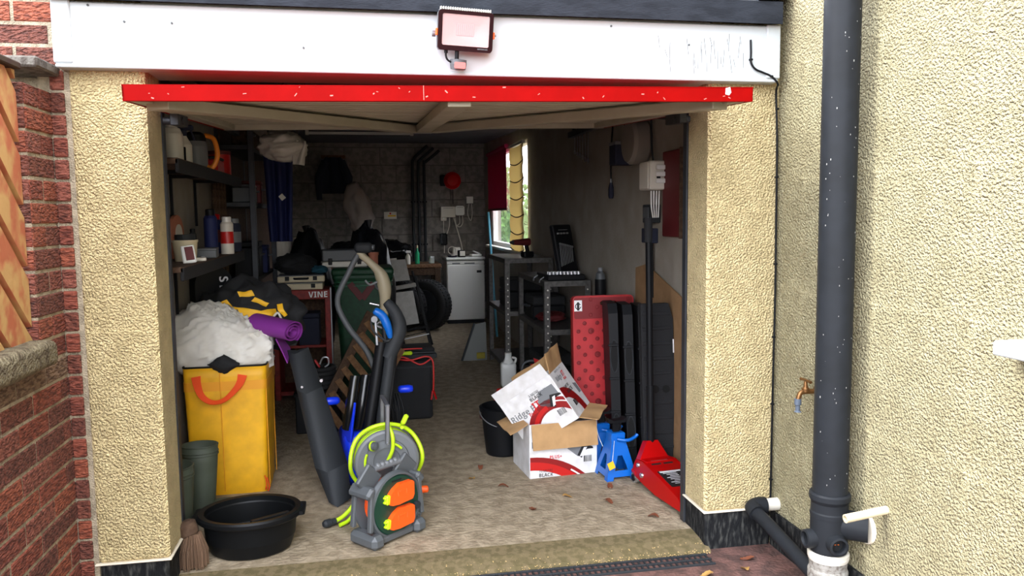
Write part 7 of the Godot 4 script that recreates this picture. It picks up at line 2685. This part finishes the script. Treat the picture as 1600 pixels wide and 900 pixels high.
func window_end() -> void:
	var o := Node3D.new()
	o.name = "window_1"
	o.set_meta("kind", "structure")
	o.set_meta("label", "white framed window in the far part of the garage wall")
	add_child(o)
	o.position = v(1.3, 0, 0)
	var b := B.new()
	for q in [[-6.8, 0.05], [-5.42, 0.045], [-4.6, 0.05]]:
		b = B.new()
		b.box(v(0, 1.55, q[0]), v(0.06, 1.1, q[1]), 0.004)
		part(o, "frame_upright", b, M.white)
	for y in [1.02, 2.09]:
		b = B.new()
		b.box(v(0, y, -5.7), v(0.06, 0.05, 2.24), 0.004)
		part(o, "frame_rail", b, M.white)
	for q in [[-6.11, 1.34], [-5.01, 0.78]]:
		b = B.new()
		b.box(v(0.01, 1.55, q[0]), v(0.006, 1.05, q[1]), 0.0)
		part(o, "pane", b, M.glass)
	b = B.new()
	b.box(v(-0.05, 0.985, -5.7), v(0.14, 0.03, 2.3), 0.005)
	part(o, "inner_sill", b, M.off_white)
	# red roller blind
	var r := thing("roller_blind", "crimson roller blind pulled halfway down the window", "blind", v(1.215, 1.43, -6.13))
	b = B.new()
	b.box(v(0, 0.33, 0), v(0.004, 0.66, 1.28), 0.0)
	part(r, "fabric", b, M.blind_red)
	b = B.new()
	b.tube([v(0.0, 0.68, -0.66), v(0.0, 0.68, 0.66)], 0.022, 14)
	part(r, "roller", b, M.blind_red)
	b = B.new()
	b.box(v(0, 0.0, 0), v(0.012, 0.024, 1.29), 0.003)
	part(r, "bottom_bar", b, M.maroon)
	# cream cloth blind with sagging folds
	r = thing("folded_blind", "cream cloth blind with sagging seams over the nearer half of the window", "blind", v(1.21, 1.02, -4.87))
	for k in 6:
		b = B.new()
		b.sheet(func(s: float, t: float) -> Vector3:
			var sag: float = 0.03 * sin(PI * s)
			return v(-0.012 * sin(PI * t), 0.175 * k + 0.17 * t - sag * (1.0 - t * 0.2), (s - 0.5) * 0.7), 10, 6, 0.004)
		part(r, "fold", b, M.blind_cream)
	for k in 6:
		b = B.new()
		var seam := []
		for i in 11:
			seam.append(v(-0.006, 0.175 * k - 0.03 * sin(PI * i / 10.0), (i / 10.0 - 0.5) * 0.7))
		b.tube(seam, 0.006, 6)
		part(r, "seam", b, M.dark_wood)
	b = B.new()
	b.box(v(0, 1.05, 0), v(0.03, 0.03, 0.72), 0.004)
	part(r, "head_rail", b, M.white)
	# planting outside the window
	var leaf := B.new()
	leaf.sheet(func(s: float, t: float) -> Vector3: return v((s - 0.5) * 0.05 * sin(PI * clampf(t, 0.05, 0.95)), 0.01 * sin(t * 3), t * 0.08), 2, 4, 0.001)
	var sh := thing("garden_shrub", "leafy green shrub growing outside the garage window", "shrub", v(2.0, -0.035, -10.8))
	b = B.new()
	for i in 5:
		b.tube([v(0, 0, 0.1 * i - 0.2), v(0.1 * sin(i * 2.0), 0.9, 0.4 * i - 0.8), v(0.15 * cos(i * 3.0), 1.9, 0.55 * i - 1.1)], [0.03, 0.018, 0.006], 7)
	part(sh, "stem", b, M.dark_wood)
	rng.seed = 99
	var mm := MultiMesh.new()
	mm.transform_format = MultiMesh.TRANSFORM_3D
	mm.mesh = leaf.done()
	mm.instance_count = 5000
	for i in 5000:
		var d := v(rng.randfn(0, 1), rng.randfn(0, 1), rng.randfn(0, 1)).normalized() * pow(rng.randf(), 0.4)
		var p := v(d.x * 0.55, 1.2 + d.y * 1.1, d.z * 1.6)
		mm.set_instance_transform(i, Transform3D(Basis.from_euler(v(rng.randf() * 6, rng.randf() * 6, rng.randf() * 6)).scaled(Vector3.ONE * rng.randf_range(0.8, 1.6)), p))
	var mi := MultiMeshInstance3D.new()
	mi.name = "foliage"
	mi.multimesh = mm
	mi.material_override = M.shrub
	sh.add_child(mi, true)
	mi.set_meta("kind", "stuff")
	# pale blue board in the corner
	b = B.new()
	b.bar(v(0, 0.0, 0.02), v(-0.075, 1.4, -0.02), 0.05, 0.02, Vector3.RIGHT, 0.003)
	var bb := solo("blue_board", b, M.pale_blue, "narrow pale blue board leaning upright beside the fridge by the window", "board")
	bb.position = v(1.12, 0, -5.7)


func back_bench() -> void:
	var o := thing("workbench", "wooden workbench along the end wall next to the fridge", "workbench", v(-0.28, 0, -7.0))
	var b := B.new()
	b.box(v(0, 0.75, 0), v(1.78, 0.045, 0.56), 0.008)
	part(o, "top", b, M.bench_wood)
	for q in [[-0.84, 0.24], [0.84, 0.24], [-0.84, -0.24], [0.84, -0.24]]:
		b = B.new()
		b.box(v(q[0], 0.364, q[1]), v(0.07, 0.728, 0.07), 0.004)
		part(o, "leg", b, M.dark_wood)
	b = B.new()
	b.box(v(0, 0.68, 0.25), v(1.7, 0.09, 0.03), 0.004)
	part(o, "apron", b, M.dark_wood)
	# tyres
	for i in 2:
		var t := thing("car_tyre", ["black car tyre standing on edge beside the fridge", "second black car tyre standing behind the folded step ladder"][i], "tyre", v(0.4 - 0.3 * i, 0.3, -6.45 + 0.05 * i), 0.0, "tyres under the workbench")
		var basis := Basis.from_euler(v(0, 0.95, 0)) * Basis(v(0, 1, 0), v(-1, 0, 0), v(0, 0, 1))
		b = B.new()
		b.lathe([v2(0.19, -0.085), v2(0.21, -0.1), v2(0.27, -0.098), v2(0.294, -0.08), v2(0.299, -0.04), v2(0.3, 0.0), v2(0.299, 0.04), v2(0.294, 0.08), v2(0.27, 0.098), v2(0.21, 0.1), v2(0.19, 0.085), v2(0.185, 0.0)], Transform3D(basis, Vector3.ZERO), 48, true, true)
		var body := part(t, "carcass", b, M.rubber)
		b = B.new()
		for k in 44:
			var w := TAU * k / 44
			for s in [-1.0, 1.0]:
				b.box(basis * v(cos(w) * 0.301, 0.04 * s, sin(w) * 0.301), v(0.012, 0.05, 0.022), 0.001, basis * Basis(v(cos(w), 0, sin(w)), v(0, 1, 0), v(-sin(w), 0, cos(w))))
		part(body, "tread", b, M.rubber).set_meta("kind", "stuff")
		b = B.new()
		b.lathe([v2(0, -0.06), v2(0.17, -0.07), v2(0.19, -0.085), v2(0.19, 0.085), v2(0.17, 0.03), v2(0, 0.02)], Transform3D(basis, Vector3.ZERO), 32)
		part(t, "wheel_rim", b, M.dark_steel)
	# folded step ladder with grey treads
	o = thing("step_ladder", "folded black step ladder with wide grey treads leaning beside the green bin", "step ladder", v(0.06, 0, -5.2))
	o.rotation.z = 0.0
	for q in [[v(-0.14, 0.72, 0.0), v(0.0, 0.0, 0.1)], [v(0.13, 0.74, 0.0), v(0.27, 0.0, 0.1)]]:
		b = B.new()
		b.bar(q[0], q[1], 0.03, 0.03, Vector3.BACK, 0.004)
		part(o, "rail", b, M.black)
	for q in [[v(0.1, 0.8, -0.05), v(0.3, 0.0, -0.1)]]:
		b = B.new()
		b.bar(q[0], q[1], 0.022, 0.022, Vector3.BACK, 0.004)
		part(o, "rear_leg", b, M.black)
	b = B.new()
	b.prism(PackedVector2Array([v2(-0.115, 0.58), v2(0.1, 0.6), v2(0.155, 0.26), v2(-0.06, 0.235)]), 0.02, Transform3D(Basis.from_euler(v(-0.12, 0, 0)), v(0, 0.0, 0.09)))
	part(o, "grey_tread", b, M.dirty_plastic)
	b = B.new()
	b.bar(v(-0.13, 0.62, 0.05), v(0.13, 0.66, 0.05), 0.05, 0.04, Vector3.UP, 0.006)
	part(o, "grey_step", b, M.dirty_plastic)
	b = B.new()
	b.bar(v(-0.06, 0.18, 0.1), v(0.23, 0.23, 0.1), 0.03, 0.03, Vector3.UP, 0.004)
	b.bar(v(-0.07, 0.12, 0.11), v(0.25, 0.18, 0.11), 0.008, 0.008, Vector3.UP, 0.001)
	part(o, "lower_bar", b, M.black)
	b = B.new()
	b.bar(v(-0.05, 0.1, 0.13), v(0.25, 0.155, 0.13), 0.01, 0.012, Vector3.UP, 0.001)
	part(o, "bright_edge", b, M.silver)
	o = thing("paper_pad", "pale grey sheet of board propped on top of the step ladder", "board", v(0.0, 0.69, -5.16))
	b = B.new()
	b.prism(PackedVector2Array([v2(-0.14, 0.0), v2(0.13, 0.02), v2(0.09, 0.235), v2(-0.17, 0.225)]), 0.012, Transform3D(Basis.from_euler(v(-0.15, 0, 0)), v(0, 0, 0.02)))
	part(o, "board", b, M.dirty_plastic)
	b = B.new()
	b.prism(PackedVector2Array([v2(-0.16, 0.09), v2(0.02, 0.12), v2(0.0, 0.25), v2(-0.17, 0.24)]), 0.006, Transform3D(Basis.from_euler(v(-0.15, 0, 0)), v(0, 0, 0.01)))
	part(o, "back_sheet", b, M.off_white)
	# clutter on the workbench
	crumpled("black_sack", "shiny black bin sack lying on the workbench by the wall notice", "sack", v(-0.02, 0.93, -7.0), v(0.5, 0.28, 0.36), M.black_gloss, 81)
	crumpled("black_sack", "low black bin sack on the workbench by the translucent bag", "sack", v(-0.55, 0.92, -7.0), v(0.4, 0.26, 0.36), M.black, 83)
	o = thing("glass_bottle", "slim green bottle standing on the workbench", "bottle", v(0.32, 0.773, -6.85))
	b = B.new()
	b.lathe([v2(0, 0), v2(0.026, 0), v2(0.028, 0.006), v2(0.028, 0.13), v2(0.012, 0.17), v2(0.01, 0.2), v2(0, 0.2)], Transform3D(), 18)
	part(o, "body", b, mat("bottle_green", Color(0.12, 0.62, 0.42), 0.25))
	b = B.new()
	b.lathe([v2(0, 0.198), v2(0.012, 0.198), v2(0.01, 0.23), v2(0, 0.23)], Transform3D(), 12)
	part(o, "cap", b, M.cream)
	o = thing("trigger_spray", "white trigger sprayer hanging among the sacks on the workbench", "bottle", v(0.2, 0.773, -6.78))
	b = B.new()
	b.lathe([v2(0, 0), v2(0.03, 0), v2(0.03, 0.09), v2(0.012, 0.13), v2(0, 0.13)], Transform3D(), 16)
	part(o, "body", b, M.off_white)
	b = B.new()
	b.box(v(0.008, 0.155, 0), v(0.06, 0.03, 0.024), 0.005)
	b.bar(v(0.03, 0.145, 0), v(0.045, 0.1, 0), 0.01, 0.008)
	part(o, "trigger", b, M.white)
	o = thing("tin_can", "bright steel can catching the light on the workbench", "can", v(-0.25, 0.773, -6.8))
	b = B.new()
	b.lathe([v2(0, 0), v2(0.04, 0), v2(0.04, 0.1), v2(0, 0.1)], Transform3D(), 20)
	part(o, "body", b, M.silver)
	b = B.new()
	b.lathe([v2(0, 0.1), v2(0.041, 0.1), v2(0.041, 0.106), v2(0, 0.106)], Transform3D(), 20)
	part(o, "lid", b, M.silver)
	o = thing("glass_jar", "small jar with a silver lid at the fridge end of the workbench", "jar", v(0.5, 0.773, -6.9))
	b = B.new()
	b.lathe([v2(0, 0), v2(0.035, 0), v2(0.035, 0.07), v2(0, 0.07)], Transform3D(), 18)
	part(o, "glass", b, M.film)
	b = B.new()
	b.lathe([v2(0, 0.07), v2(0.036, 0.07), v2(0.036, 0.09), v2(0, 0.09)], Transform3D(), 18)
	part(o, "lid", b, M.silver)
	# translucent sheet on the floor
	o = thing("plastic_sheet", "dull green-grey plastic sheet leaning low beside the far shelving unit", "plastic sheet", v(0.68, 0, -4.3))
	b = B.new()
	b.prism(PackedVector2Array([v2(-0.12, 0.0), v2(0.11, -0.0), v2(0.11, 0.36), v2(0.0, 0.34)]), 0.006, Transform3D(Basis.from_euler(v(-0.15, 0, 0)), v(0, 0.002, 0.02)))
	part(o, "sheet", b, mat("pane_green", Color(0.3, 0.31, 0.29), 0.4))
	b = B.new()
	b.bar(v(-0.13, 0.006, 0.03), v(0.0, 0.35, -0.02), 0.02, 0.014, Vector3.BACK)
	part(o, "edge_strip", b, M.dark_grey)
	b = B.new()
	b.box(v(0.05, 0.05, 0.035), v(0.08, 0.06, 0.01), 0.004)
	part(o, "yellow_patch", b, mat("olive_yellow", Color(0.55, 0.5, 0.12), 0.7))
